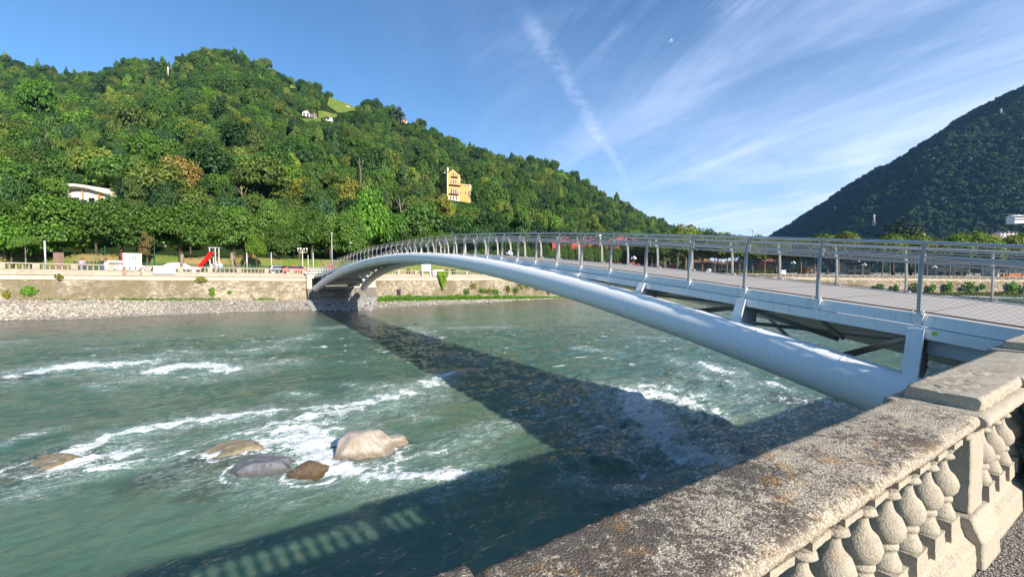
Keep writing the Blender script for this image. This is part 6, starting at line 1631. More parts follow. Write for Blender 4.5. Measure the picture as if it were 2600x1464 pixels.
# houses on the mountain foot, pylons
for (px, py, wpx, hpx, wl_, rf_, lb) in ((2520, 606, 34, 8, M_PINK, M_TILE, 'long low pinkish house in the shade at the foot of the mountain'), (2562, 600, 34, 10, M_WHITER, M_DKROOF, 'white gabled house in the shade at the foot of the mountain'), (2590, 560, 22, 12, M_WHITER, M_WHITER, 'white flat house on the mountain side at the right edge')):
    Y = 420; b = P(px, py, Y); s = Y / FPX; house('house', b, -.2, wpx * s, 9, hpx * s, wl_, rf_, lb, floors=2, cols=4, z0=-2.5, roof_h=1.2, win=(1.2, 1.2))
def pylon(px, py_top, py_base, label, Y):
    b = P(px, py_base, Y); H_ = Zr(px, py_top, Y) - b.z; m = MB(); w0 = H_ * .11; r_ = .22
    for sx in (-1, 1):
        for sy in (-1, 1): m.tube([(sx * w0, sy * w0, -6), (sx * w0 * .3, sy * w0 * .3, H_ * .7), (0, 0, H_)], r_, 4)
    for i in range(6):
        z0, z1 = H_ * .12 * i, H_ * .12 * (i + 1); a = w0 * (1 - z0 / H_); c_ = w0 * (1 - z1 / H_)
        m.tube([(-a, -a, z0), (c_, -c_, z1)], r_ * .6, 3); m.tube([(a, -a, z0), (-c_, -c_, z1)], r_ * .6, 3)
    for z, l in ((.72, .22), (.84, .17)): m.tube([(-H_ * l, 0, H_ * z), (H_ * l, 0, H_ * z)], r_ * .8, 4); m.tube([(-H_ * l, 0, H_ * z), (0, 0, H_ * (z + .07)), (H_ * l, 0, H_ * z)], r_ * .6, 4)
    me_ = m.mesh('pylon'); o_ = link('pylon', me_, M_GALV); o_.location = b; tag(o_, label, 'pylon', 'power pylons on the mountain')
pylon(2412, 309, 333, 'lattice power pylon standing clear on the mountain skyline', 1150)
pylon(2541, 275, 298, 'lattice power pylon on the small lit clearing high on the mountain', 960)
pylon(2219, 543, 566, 'lattice power pylon low on the mountain above the cedar', 900)
pylon(2120, 522, 545, 'faint lattice power pylon low on the left flank of the mountain', 1300)
# stadium floodlight mast
b = P(1909, 690, 200); m = MB(); H_ = Zr(1909, 586, 200) - b.z; m.tube([b, b + Vector((0, 0, H_))], .16, 6); m.box(b + Vector((0, 0, H_ - 1.2)), (1.8, .2, .3)); m.box(b + Vector((-1.2, 0, H_ + .6)), (1.6, .6, .35), (.9, 0, -.4), (0, 1, 0), (.4, 0, .9)); m.box(b + Vector((.8, 0, H_ + .2)), (1.6, .6, .5))
top(m, 'floodlight_mast', M_POST, b, 'thin mast with a cluster of floodlights against the sky', 'floodlight')

# ================================================================== signs on the far balustrade
def text_me(s, size, mat, extrude=.004):
    cu = bpy.data.curves.new('lettering', 'FONT'); cu.body = s; cu.size = size; cu.extrude = extrude; cu.align_x = 'CENTER'; cu.align_y = 'CENTER'
    o_ = bpy.data.objects.new('lettering', cu); COL.objects.link(o_); bpy.context.view_layer.update()
    me_ = bpy.data.meshes.new_from_object(o_); bpy.data.objects.remove(o_); bpy.data.curves.remove(cu); me_.materials.clear(); me_.materials.append(mat); return me_
M_SGREEN = simple('sign_green', (0.01, 0.30, 0.10), .5); M_SGREY = simple('sign_grey', (0.12, 0.13, 0.14), .5); M_SBLUE = simple('sign_blue', (0.04, 0.08, 0.35), .5); M_SPALE = simple('sign_pale_blue', (0.35, 0.50, 0.75), .5)
M_SYEL = simple('sign_yellow', (0.80, 0.85, 0.10), .5); M_REDF = simple('red_frame', (0.45, 0.03, 0.07), .5); M_SIGNW = simple('sign_white', (0.82, 0.82, 0.82), .5, var=.02)
def billboard(pxc, py0, py1, wpx, label, small=False):
    w0, zt, _ = wall_profile(pxc); o_ = outward(pxc); Y = w0.y; s = Y / FPX; z1 = Zr(pxc, py0, Y); z0 = Zr(pxc, py1, Y); n_ = o_; t_ = Vector((-n_.y, n_.x, 0))
    pw = wpx * s / abs(t_.x * 1.0 - t_.y * (pxc - 1300) / FPX)
    zb = zt - (1.15 if not small else 1.0); c = w0 + n_ * .34
    r = empty('billboard', (c.x, c.y, zb), label, 'sign', None, math.atan2(t_.y, t_.x)); h = z1 - z0; zc_ = (z0 + z1) / 2 - zb
    MB().box((0, 0, zc_), (pw, .05, h)).build('panel', M_SIGNW, r, world=False)
    for x in (-pw * .40, pw * .44): MB().box((x, .06, (zc_ + h / 2) / 2), (.14, .10, zc_ + h / 2)).build('leg', M_WOOD if not small else M_SIGNW, r, world=False)
    MB().box((-pw / 2 - .03, .05, (zc_ + h / 2) / 2 + .03), (.07, .16, zc_ + h / 2 + .05)).build('frame', M_REDF, r, world=False)
    lg = h * .42; lc = zc_ + h * .16
    q = MB(); f = -.030
    def bx(x, z, w_, h_): q.box((x, f, z), (w_, .006, h_))
    bx(-lg * .42, lc, lg * .16, lg); bx(0, lc + lg * .46, lg * .9, lg * .08); bx(0, lc - lg * .46, lg * .9, lg * .08); bx(lg * .44, lc, lg * .14, lg)
    bx(-lg * .05, lc + lg * .1, lg * .10, lg * .28); bx(-lg * .05, lc - lg * .2, lg * .10, lg * .28)
    q.poly([(0, f - .004, lc - lg * .26), (lg * .30, f - .004, lc - lg * .02), (0, f - .004, lc + lg * .10)]); q.poly([(-.02, f - .004, lc + lg * .14), (lg * .28, f - .004, lc + lg * .34), (-.02, f - .004, lc + lg * .34)])
    q.build('emblem', M_SGREEN, r, world=False)
    tx = text_me('BROZZONI', h * .19, M_SGREY); o2 = link('lettering', tx, None, r); o2.location = (0, -.030, zc_ - h * .28); o2.rotation_euler = (pi / 2, 0, 0)
    # keep the lettering within the panel
    wdt = max(v.co.x for v in tx.vertices) - min(v.co.x for v in tx.vertices); o2.scale = (min(1.6, pw * .80 / wdt), 1, 1)
    return r
billboard(338, 643, 677, 47, 'large white billboard with green emblem and grey lettering on the left balustrade')
billboard(1080, 671, 688, 23, 'smaller white billboard with green emblem seen under the bridge arch', True)
def banner(pxc, py0, py1, wpx, label):
    w0, zt, _ = wall_profile(pxc); o_ = outward(pxc); s = w0.y / FPX; t_ = Vector((-o_.y, o_.x, 0)); z1 = Zr(pxc, py0, w0.y); z0 = Zr(pxc, py1, w0.y)
    pw = wpx * s / abs(t_.x - t_.y * (pxc - 1300) / FPX); c = w0 + o_ * .30; h = z1 - z0
    r = empty('banner', (c.x, c.y, z0), label, 'banner', None, math.atan2(t_.y, t_.x))
    MB().box((0, 0, h / 2), (pw, .03, h)).build('sheet', M_SIGNW, r, world=False)
    MB().box((-pw / 2 - .02, .02, h / 2), (.05, .08, h)).build('frame', M_REDF, r, world=False)
    MB().box((pw * .12, -.019, h * .50), (pw * .60, .006, h * .05)).build('yellow_line', M_SYEL, r, world=False)
    m = MB(); m.poly([(-pw / 2 + .02, -.020, .02), (pw / 2 - .02, -.020, .02), (pw / 2 - .02, -.020, h * .20), (pw * .2, -.020, h * .10), (-pw * .1, -.020, h * .16), (-pw * .3, -.020, h * .26), (-pw / 2 + .02, -.020, h * .24)]); m.build('wave_band', M_SPALE, r, world=False)
    tx = text_me('COSMET', h * .26, M_SBLUE); o2 = link('lettering', tx, None, r); wdt = max(v.co.x for v in tx.vertices) - min(v.co.x for v in tx.vertices); o2.location = (pw * .12, -.020, h * .72); o2.rotation_euler = (pi / 2, 0, 0); o2.scale = (pw * .62 / wdt, 1, 1)
    return r
banner(418, 676, 695, 55, 'white banner with blue lettering and yellow line hung on the left balustrade')
banner(1111, 685, 700, 28, 'white banner hung on the balustrade under the arch, above the ivy')

# ================================================================== cars
def car(name, loc, rz, body, label, L=4.4, wagon=True, hatch=False, group=None):
    r = empty(name, tuple(loc), label, 'car', group, rz)
    if wagon: prof = [(-2.15, .35), (-2.2, .75), (-2.12, 1.0), (-1.85, 1.42), (-1.5, 1.50), (0, 1.50), (.45, 1.42), (1.15, .98), (2.0, .82), (2.18, .62), (2.15, .32)]
    elif hatch: prof = [(-1.85, .35), (-1.9, .8), (-1.8, 1.05), (-1.45, 1.42), (-.9, 1.47), (0, 1.45), (.45, 1.35), (1.0, .98), (1.7, .82), (1.88, .6), (1.85, .32)]
    else: prof = [(-2.2, .38), (-2.25, .75), (-2.2, .98), (-1.75, 1.12), (-1.1, 1.38), (-.4, 1.46), (.3, 1.40), (1.1, .98), (2.0, .82), (2.2, .6), (2.18, .34)]
    k = L / 4.4
    def sec(w_, inset, belt=0.0): return [(x * k, w_ * (1 - (.16 * max(0, (z - .92) / .55))), z + belt) for x, z in prof]
    secs = []
    for w_, sc2 in ((-.86, .965), (-.80, 1.0), (0, 1.012), (.80, 1.0), (.86, .965)):
        S = []
        for x, z in prof:
            n_ = max(0, (z - .92) / .55); y = w_ * (1 - .17 * n_); S.append((x * k * (1 - (1 - sc2) * .4), y, .35 + (z - .35) * sc2))
        secs.append(S)
    MB().sweep(secs, smooth=True).build('body', body, r, world=False)
    gl = MB()
    zt_ = 1.36; zb_ = 1.0
    for s in (-1, 1):
        y0, y1 = s * .872 * (1 - .17 * .15), s * .872 * (1 - .17 * .8)
        x0, x1 = (-1.75 if wagon else -1.5) * k, .95 * k
        gl.poly([(x0, y0, zb_), (x1, y0, zb_), (x1 - .50 * k, y1, zt_), (x0 + .22 * k, y1, zt_)])
    gl.build('side_glass', M_GLASS, r, world=False)
    ws_ = MB(); ws_.poly([(1.10 * k, -.72, 1.02), (1.10 * k, .72, 1.02), (.55 * k, .62, 1.40), (.55 * k, -.62, 1.40)]); o_ = ws_.build('windscreen', M_GLASS, r, world=False); 
    for v in o_.data.vertices: v.co.x += .03; v.co.z += .03
    rw = MB(); xr = prof[3][0] * k; rw.poly([(prof[2][0] * k - .02, .70, 1.04), (prof[2][0] * k - .02, -.70, 1.04), (xr - .01, -.60, 1.40), (xr - .01, .60, 1.40)]); rw.build('rear_window', M_GLASS, r, world=False)
    for s in (-1, 1):
        MB().box((prof[1][0] * k + .02, s * .72, .85), (.10, .26, .16)).build('tail_light', M_RED, r, world=False)
        MB().box((prof[9][0] * k - .03, s * .66, .66), (.12, .32, .13)).build('headlight', M_BULB, r, world=False)
        MB().box((.75 * k, s * .93, 1.0), (.16, .16, .12)).build('mirror', body, r, world=False)
        for x in (-1.35 * k, 1.35 * k):
            wm = MB().tube([(x, s * .70, .32), (x, s * .87, .32)], .32, 16).build('wheel', M_RUBBER, r, world=False); MB().tube([(x, s * .86, .32), (x, s * .885, .32)], .19, 12).build('rim', M_GALV, wm, world=False)
    return r
def paint(name, c): return simple(name, c, .25, .0, .6, var=.02)
def bank_rz(px): o_ = outward(px); return math.atan2(-o_.x * -1, -o_.y) if False else math.atan2(o_.x, -o_.y) 
def car_at(px, r, *a, flip=False, **k):
    g = gpt(px, r); o_ = outward(px); t_ = Vector((-o_.y, o_.x, 0)); rz = math.atan2(t_.y, t_.x) + (pi if flip else 0); return car('parked_car', g + Vector((0, 0, .02)), rz, *a, **k)
car_at(325, 3.6, paint('car_white', (.80, .80, .81)), 'white estate car behind the large billboard', wagon=True, L=4.7)
car_at(458, 4.2, paint('car_silver', (.13, .135, .15)), 'silver grey saloon parked behind the brick pier', wagon=False, L=4.7)
car_at(712, 4.2, paint('car_navy', (.05, .08, .13)), 'dark blue hatchback near the lamp post left of the bridge', wagon=False, hatch=True, L=3.9)
car_at(752, 3.4, paint('car_red', (.50, .04, .04)), 'red car just showing above the balustrade beside the bridge', wagon=False, L=4.2)
for px, c_, nm in ((2050, (.09, .09, .10), 'black car under the avenue left of the ochre kiosk'), (2104, (.30, .33, .37), 'blue grey car under the avenue right of the ochre kiosk'), (2137, (.06, .10, .2), 'dark blue car parked under the avenue'), (2205, (.10, .12, .16), 'dark car in the shade of the avenue'), (2459, (.60, .60, .58), 'pale grey car parked at the far right of the avenue')):
    car_at(px, 4.0, paint('car_paint', c_), nm, wagon=False, hatch=True, flip=random.random() < .5, group=None)

# ================================================================== lamps, poles, fences
def post_thing(px, r, top_py, rad, mat, label, name='pole', cat='pole', z_off=0):
    g = gpt(px, r); h = Zr(px, top_py, g.y) - g.z; return top(MB().tube([g, g + Vector((0, 0, h))], rad, 8), name, mat, g, label, cat)
post_thing(117, 1.6, 611, .085, M_GALV, 'white metal pole above the balustrade at the far left')
post_thing(690, 2.0, 640, .055, M_GALV, 'thin pale pole beside the dark blue car')
post_thing(628, 4, 642, .07, M_GALV, 'pale pole left of the lime green sapling')
post_thing(783, 3, 647, .055, M_GALV, 'thin pale pole at the left end of the guard rails'); post_thing(796, 3.4, 641, .06, M_GALV, 'thin pale pole with a small plate beside the bridge railing')
post_thing(394, 10, 590, .05, M_GREENM, 'thin green pole between two clipped trees')
g = gpt(151, 2.4); h = Zr(151, 641, g.y) - g.z; top(MB().box(g + Vector((0, 0, h / 2)), (.62, .62, h)), 'brick_pier', M_BRICKP, g, 'square brown brick pier above the far left balustrade', 'pier', bevel=.02)
g = gpt(462, 1.6); h = Zr(462, 645, g.y) - g.z; m = MB(); m.tube([g, g + Vector((.02, 0, h * .5)), g + Vector((.12, 0, h))], [.24, .20, .17], 8); top(m, 'tree_stump', M_BARKP, g, 'tall pollarded stump in front of the silver car', 'stump')
g = gpt(592, 2.2); h = Zr(592, 642, g.y) - g.z; m = MB(); m.tube([g, g + Vector((-.05, 0, h * .5)), g + Vector((-.14, 0, h))], [.23, .20, .17], 8); top(m, 'tree_stump', M_BARKP, g, 'tall pollarded stump beside the dark park tree', 'stump')
# street lamps
def street_lamp(px, r, top_py, label):
    g = gpt(px, r); h = Zr(px, top_py, g.y) - g.z; e = empty('street_lamp', tuple(g), label, 'street lamp'); MB().tube([(0, 0, 0), (0, 0, h)], [.075, .05], 8).build('pole', M_DARK if px > 870 else M_GALV, e, world=False)
    MB().lathe((0, 0, h - .05), [(.05, 0), (.28, .12), (.26, .2), (.06, .28)], 12).build('lamp_head', M_GALV, e, world=False)
street_lamp(844, 7, 594, 'tall single street lamp left of the bridge end'); street_lamp(892, 8, 618, 'dark street lamp behind the railings at the bridge end')
def ornate_lamp(px, r, top_py, label):
    g = gpt(px, r); h = Zr(px, top_py, g.y) - g.z; e = empty('ornate_lamp', tuple(g), label, 'street lamp'); MB().tube([(0, 0, 0), (0, 0, h)], [.10, .05], 8).build('pole', M_CREAM, e, world=False)
    for a in range(4):
        c_, s_ = cos(a * pi / 2 + .1), sin(a * pi / 2 + .1); MB().tube([(c_ * q, s_ * q, h - .1 - zz_) for q, zz_ in ((.0, .25), (.25, .45), (.55, .45), (.75, .2), (.72, .0))], .04, 6).build('arm', M_CREAM, e, world=False); MB().ball((c_ * .70, s_ * .70, h + .10), .15, 10, 6).build('globe', M_BULB, e, world=False)
ornate_lamp(769, 6, 633, 'cream lamp standard with four curled arms left of the bridge')
def globe_lamp(px, r, top_py, label):
    g = gpt(px, r); h = Zr(px, top_py, g.y) - g.z; e = empty('globe_lamp', tuple(g), label, 'street lamp', 'globe lamps on the right bank'); MB().tube([(0, 0, 0), (0, 0, h - .5)], [.09, .05], 8).build('pole', M_GREENM, e, world=False)
    for a in range(3):
        c_, s_ = cos(a * 2.094 + .5), sin(a * 2.094 + .5); MB().tube([(0, 0, h - 1.0), (c_ * .5, s_ * .5, h - .95), (c_ * .55, s_ * .55, h - .75)], .03, 5).build('arm', M_GREENM, e, world=False); MB().ball((c_ * .55, s_ * .55, h - .5), .33, 12, 8).build('globe', M_BULB, e, world=False)
    MB().ball((0, 0, h - .15), .33, 12, 8).build('globe', M_BULB, e, world=False)
for px, t_, lb in ((1609, 651, 'by the dark hedge shrubs'), (1832, 660, 'by the cream building'), (2014, 664, 'left of the ochre kiosk'), (2194, 669, 'in the middle of the avenue'), (2372, 675, 'near the pale grey car')):
    globe_lamp(px, 1.2, t_, 'lamp standard with a cluster of white globes ' + lb)
globe_lamp(1293, 2.5, 638, 'lamp standard with white globes just above the bridge deck')
# park fence of vertical bars
fr = empty('park_fence', tuple(gpt(450, 9.3)), 'green fence of thin vertical bars between the road and the park', 'fence'); frl = Vector(fr.location)
bars = MB(); pxs = np.linspace(188, 742, 330)
for px in pxs: g = gpt(px, 9.3); bars.box(g + Vector((0, 0, .75)), (.028, .028, 1.35))
bars.build('bars', M_GREENM, fr, kind='stuff')
for z in (.18, 1.38):
    m = MB(); m.tube([gpt(px, 9.3) + Vector((0, 0, z)) for px in np.linspace(188, 742, 40)], .028, 4); m.build('rail', M_GREENM, fr)
for px in range(190, 745, 32): MB().box(gpt(px, 9.3) + Vector((0, 0, .78)), (.07, .07, 1.56)).build('post', M_GREENM, fr)
fr = empty('metal_railing', tuple(gpt(790, 7)), 'galvanised railing of vertical bars beyond the end of the bridge', 'railing')
bars = MB()
for px in np.linspace(716, 905, 120): bars.box(gpt(px, 6.8) + Vector((0, 0, .62)), (.02, .02, 1.1))
bars.build('bars', M_GALV, fr, kind='stuff')
for z in (.1, 1.2): MB().tube([gpt(px, 6.8) + Vector((0, 0, z)) for px in np.linspace(716, 905, 20)], .03, 5).build('rail', M_GALV, fr)
for px in (714, 775, 835, 895): MB().box(gpt(px, 6.8) + Vector((0, 0, .7)), (.08, .08, 1.4)).build('post', M_GALV, fr)
# playground slide
g = gpt(533, 9.6); s = g.y / FPX; zt_ = Zr(533, 639, g.y) - g.z; sl = empty('slide', tuple(g), 'tall bright red playground slide with white frame in the park', 'slide')
x0, x1 = (522 - 533) * s, (537 - 533) * s
m = MB(); secs = []
for k in range(9):
    f = k / 8; x = x0 + (x1 - x0) * f ** .8; z = .25 + (zt_ - .35) * f ** 1.1; y = -2.2 + 2.4 * f; secs.append([(x - .26, y, z + .22), (x - .22, y, z), (x + .22, y, z), (x + .26, y, z + .22), (x + .32, y, z + .22), (x + .28, y, z - .08), (x - .28, y, z - .08), (x - .32, y, z + .22)])
m.sweep(secs).build('chute', M_RED, sl, world=False)
for x in (x1 - .4, x1 + .5):
    for y in (.3, 1.1): MB().box((x, y, (zt_ + .7) / 2), (.09, .09, zt_ + .7)).build('leg', M_WHITE, sl, world=False)
MB().box(((x1 + .05), .7, zt_ + .68), (1.2, 1.0, .08)).build('roof_bar', M_WHITE, sl, world=False)
MB().box(((x1 + .05), .7, zt_ - .2), (.95, .9, .08)).build('platform', M_WOOD, sl, world=False)
g = gpt(612, 9.8); s = g.y / FPX; sw = empty('swing_frame', tuple(g), 'timber swing frame with a white and red top in the park', 'swing'); h = Zr(612, 641, g.y) - g.z
for x in (-1.0, 1.1): MB().tube([(x - .5, -.8, 0), (x, 0, h - .6)], .06, 6).build('leg', M_WOOD, sw, world=False); MB().tube([(x + .1, .9, 0), (x, 0, h - .6)], .06, 6).build('leg', M_WOOD, sw, world=False)
MB().tube([(-1.1, 0, h - .6), (1.2, 0, h - .6)], .06, 6).build('crossbar', M_WOOD, sw, world=False); MB().ball((.95, 0, h - .35), .28, 8, 5).build('cap', M_RED, sw, world=False)
# dark net play frame behind the pointing man
g = gpt(253, 10.2); m = MB(); 
for i in range(5): m.tube([g + Vector((-1.1 + i * .5, 0, 0)), g + Vector((-1.1 + i * .5, 0, 1.6 + i * .42))], .035, 4)
for k in range(6): m.tube([g + Vector((-1.1 + .25 * k, 0, .4 + .5 * k)), g + Vector((1.0, 0, .4 + .5 * k))], .03, 4)
top(m, 'climbing_net', M_GREENM, g, 'dark green climbing net frame behind the pointing man', 'play equipment')
# park shelter and tables under the trees
g = gpt(690, 30); m = MB(); sh_ = empty('park_shelter', tuple(g), 'low park shelter with red brown roof in the shade of the trees', 'shelter')
MB().box((0, 0, 2.6), (9, 4, .25)).build('roof', M_TILE, sh_, world=False)
for x in (-4, 0, 4): MB().box((x, -1.6, 1.2), (.2, .2, 2.8)).build('post', M_WOOD, sh_, world=False)
for px in (868, 640): g = gpt(px, 24); m = MB(); m.box(g + Vector((0, 0, .75)), (1.8, .8, .07)); m.box(g + Vector((0, -.7, .45)), (1.8, .28, .05)); m.box(g + Vector((0, .7, .45)), (1.8, .28, .05)); m.box(g + Vector((-.7, 0, .37)), (.1, 1.5, .7)); m.box(g + Vector((.7, 0, .37)), (.1, 1.5, .7)); top(m, 'picnic_table', M_WOOD, g, 'wooden picnic table on the grass %s' % ('behind the bridge end' if px == 868 else 'behind the lime green sapling'), 'picnic table')
for px in (1037, 1135, 1148, 1153):
    g = gpt(px, 4); top(MB().box(g + Vector((0, 0, .62)), (.5, .5, 1.25)), 'litter_bin', M_DARK, g, 'black litter bin above the balustrade %s' % {1037: 'left of the smaller billboard', 1135: 'right of the banner under the arch', 1148: 'second from the banner under the arch', 1153: 'furthest right under the arch'}[px], 'bin', bevel=.03)

# ================================================================== people
def person(loc, rz, label, shirt, trousers, hair, h=1.72, arm='down', hairlen=.0, group=None, name='person', bag=None):
    """one skinned body, clothed; arm: down / point / bent"""
    r = empty(name, tuple(loc), label, 'person', group, rz); s = h / 1.75
    J = {'pel': (0, 0, .95), 'che': (0, 0, 1.28), 'nek': (0, .0, 1.50), 'hd': (0, .01, 1.60), 'ht': (0, .0, 1.70),
         'shL': (-.19, 0, 1.42), 'shR': (.19, 0, 1.42), 'hiL': (-.10, 0, .90), 'hiR': (.10, 0, .90), 'knL': (-.11, -.02, .50), 'knR': (.12, -.05, .50), 'anL': (-.11, .03, .08), 'anR': (.13, .02, .08), 'toL': (-.12, -.13, .04), 'toR': (.15, -.14, .04)}
    if arm == 'point': J.update(elL=(-.42, -.14, 1.34), haL=(-.72, -.26, 1.44), fiL=(-.82, -.29, 1.47), elR=(.20, -.22, 1.22), haR=(-.05, -.42, 1.30), fiR=(-.13, -.46, 1.33))
    elif arm == 'bent': J.update(elL=(-.25, .02, 1.15), haL=(-.08, -.20, 1.12), fiL=(.0, -.24, 1.12), elR=(.25, .02, 1.15), haR=(.08, -.20, 1.10), fiR=(.0, -.24, 1.10))
    else: J.update(elL=(-.24, .03, 1.14), haL=(-.23, -.04, .88), fiL=(-.22, -.06, .78), elR=(.24, .03, 1.14), haR=(.23, -.04, .88), fiR=(.22, -.06, .78))
    R_ = {'pel': .14, 'che': .15, 'nek': .055, 'hd': .095, 'ht': .07, 'shL': .07, 'shR': .07, 'hiL': .095, 'hiR': .095, 'knL': .062, 'knR': .062, 'anL': .045, 'anR': .045, 'toL': .035, 'toR': .035, 'elL': .045, 'elR': .045, 'haL': .035, 'haR': .035, 'fiL': .02, 'fiR': .02}
    keys = list(J); E = [('pel', 'che'), ('che', 'nek'), ('nek', 'hd'), ('hd', 'ht'), ('che', 'shL'), ('che', 'shR'), ('shL', 'elL'), ('elL', 'haL'), ('haL', 'fiL'), ('shR', 'elR'), ('elR', 'haR'), ('haR', 'fiR'), ('pel', 'hiL'), ('pel', 'hiR'), ('hiL', 'knL'), ('knL', 'anL'), ('anL', 'toL'), ('hiR', 'knR'), ('knR', 'anR'), ('anR', 'toR')]
    me_ = bpy.data.meshes.new('body'); me_.from_pydata([tuple(c * s for c in J[k]) for k in keys], [(keys.index(a), keys.index(b)) for a, b in E], [])
    o_ = bpy.data.objects.new('body', me_); COL.objects.link(o_)
    md = o_.modifiers.new('skin', 'SKIN'); sv = me_.skin_vertices[0].data
    for i, k in enumerate(keys): sv[i].radius = (R_[k] * s * (1.15 if k in ('che', 'pel') else 1), R_[k] * s * (.8 if k in ('che', 'pel') else 1))
    sv[keys.index('pel')].use_root = True
    o_.modifiers.new('sub', 'SUBSURF').levels = 1
    dg = bpy.context.evaluated_depsgraph_get(); bm2 = bpy.data.meshes.new_from_object(o_.evaluated_get(dg)); bpy.data.objects.remove(o_)
    for m_ in (M_SKIN, shirt, trousers, M_DARK): bm2.materials.append(m_)
    for p_ in bm2.polygons:
        c = p_.center / s; z = c.z; ax = abs(c.x)
        if z < .10: i = 3
        elif z < .98 and not (ax > .20 and z > .7): i = 2
        elif z < 1.47 and ax < .30 and not (arm == 'point' and c.y < -.12): i = 1
        else: i = 0
        p_.material_index = i
    bm2.polygons.foreach_set('use_smooth', np.ones(len(bm2.polygons), bool))
    b_ = link('body', bm2, None, r)
    hm = MB().ball((0, .02 * s, 1.665 * s), .112 * s, 10, 6, (1, 1.05, .95))
    if hairlen: hm.tube([(0, .06 * s, 1.62 * s), (0, .09 * s, (1.55 - hairlen) * s)], [.09 * s, .06 * s], 8)
    hm.build('hair', hair, r, world=False)
    fm = MB(); fm.ball((0, -.085 * s, 1.60 * s), .022 * s, 6, 4); 
    fm.build('nose', M_SKIN, r, world=False)
    if bag: MB().box((0, .17 * s, 1.22 * s), (.30, .16, .40)).build('backpack', bag, r, world=False)
    return r
c_ = lambda n, c: simple(n, c, .85, var=.1, scale=8)
GH = c_('grey_hair', (.45, .42, .38)); BH_ = c_('brown_hair', (.10, .05, .03)); BL = c_('blond_hair', (.5, .36, .2))
person(gpt(261, 1.3), -1.3 + pi, 'bald man in a dark shirt pointing upstream from the promenade', c_('dark_shirt', (.06, .07, .09)), c_('blue_jeans', (.10, .13, .25)), M_SKIN, arm='point')
person(gpt(208, 1.5), .5, 'woman with pink backpack leaning at the balustrade', c_('pink_top', (.62, .38, .55)), c_('grey_trousers', (.2, .2, .22)), BH_, h=1.6, bag=c_('pink_bag', (.65, .25, .40)), arm='bent', hairlen=.15)
person(gpt(213.5, 1.6), .3, 'person in a blue grey top beside the pink backpack', c_('bluegrey_top', (.25, .30, .40)), c_('navy_trousers', (.05, .06, .12)), BH_, h=1.64, arm='bent')
person(gpt(280, 5.6), .2, 'long haired woman standing behind the white estate car', c_('tan_top', (.5, .36, .25)), c_('dark_trousers', (.05, .05, .05)), BL, h=1.70, hairlen=.3)
person(gpt(537.5, 1.4), -.3, 'dark haired person in a white top, first from the slide', c_('white_top', (.72, .70, .66)), c_('cream_trousers', (.55, .48, .36)), BH_, h=1.55, arm='bent')
person(gpt(550, 1.3), -.2, 'white haired person in a wide pale pink shirt by the balustrade', c_('palepink_shirt', (.72, .48, .54)), c_('beige_trousers', (.5, .42, .33)), c_('white_hair', (.75, .72, .66)), h=1.76, arm='bent')
person(gpt(561, 1.4), 1.0, 'man in a light blue shirt looking down by the balustrade', c_('lightblue_shirt', (.55, .65, .78)), c_('jeans', (.14, .20, .32)), M_SKIN, h=1.74, arm='bent')
person(gpt(606, 6), .6, 'person walking behind the balustrade near the swing', c_('grey_top', (.12, .12, .14)), c_('black_trousers', (.03, .03, .03)), BH_, h=1.5)
person(BP(66.6, -1.4, DZ(66.6)), .3, 'person with a red top entering the far end of the bridge', c_('red_top', (.55, .08, .06)), c_('white_trousers', (.7, .68, .64)), GH, h=1.7)
person(BP(67.6, -.6, DZ(67.6)), .2, 'person with an orange vest at the far end of the bridge', c_('orange_top', (.75, .22, .04)), c_('pale_trousers', (.6, .55, .5)), BH_, h=1.72)

# ================================================================== wall plants, grass strips
def leafpatch(name, px, py, Yoff, w_, h_, n, leaf, mat, label, shape='round', seed=1, kind=None, cat='plant'):
    r = np.random.RandomState(seed); Y = wallY(px); o_ = outward(px); t_ = Vector((-o_.y, o_.x, 0)); c = P(px, py, Y) + o_ * Yoff; s = Y / FPX
    W__ = w_ * s; H__ = h_ * s; u = r.uniform(-1, 1, n); v = r.uniform(-1, 1, n)
    if shape == 'round': u = r.normal(size=n) * .42; v = r.normal(size=n) * .42; q1 = fbm(u * 2.2 + seed * 3.1, v * 2.2 + seed, 3); m_ = (q1 > -.12) & (u * u + v * v < 1.6)
    elif shape == 'tri': m_ = np.abs(u) < (.12 + .88 * ((v + 1) / 2) ** 1.5)
    else: m_ = np.ones(n, bool)
    u, v = u[m_], v[m_]; n = len(u); k = (1 + .3 * pnoise(u * 3 + seed, v * 3)); u = u * k
    cc_ = np.array([list(c)]) + np.outer(u * W__ / 2, list(t_)) + np.outer(v * H__ / 2, [0, 0, 1]) + np.outer(r.uniform(0, 1, n) ** 2 * (1 - .6 * (u ** 2 + v ** 2).clip(0, 1)) * min(W__, H__) * .16 + .05 + .5 * leaf, list(o_))
    nr_ = np.array([list(o_)]) + r.normal(size=(n, 3)) * .5 + [0, 0, .3]; nr_ /= np.linalg.norm(nr_, axis=1)[:, None]; t1 = np.cross(nr_, r.normal(size=(n, 3))); t1 /= np.linalg.norm(t1, axis=1)[:, None]; t2 = np.cross(nr_, t1)
    sz = leaf * r.uniform(.6, 1.3, n)[:, None] * .5; V_ = np.stack([cc_ - t1 * sz, cc_ - t2 * sz * .8, cc_ + t1 * sz, cc_ + t2 * sz * .8], 1) - np.array(list(c))
    me_ = arr_mesh(name, V_.reshape(-1, 3), np.arange(n * 4).reshape(n, 4)); fattr(me_, 'tone', np.repeat(r.uniform(0, 1, n), 4)); o2 = link(name, me_, mat); o2.location = c
    if kind: o2['kind'] = kind; o2['label'] = label
    else: tag(o2, label, cat, {'wall_shrub': 'shrubs growing on the river wall'}.get(name))
leafpatch('ivy', 1121, 712, .25, 38, 46, 1500, .30, M_LIME, 'yellow green ivy hanging down the wall under the banner', 'tri', 3)
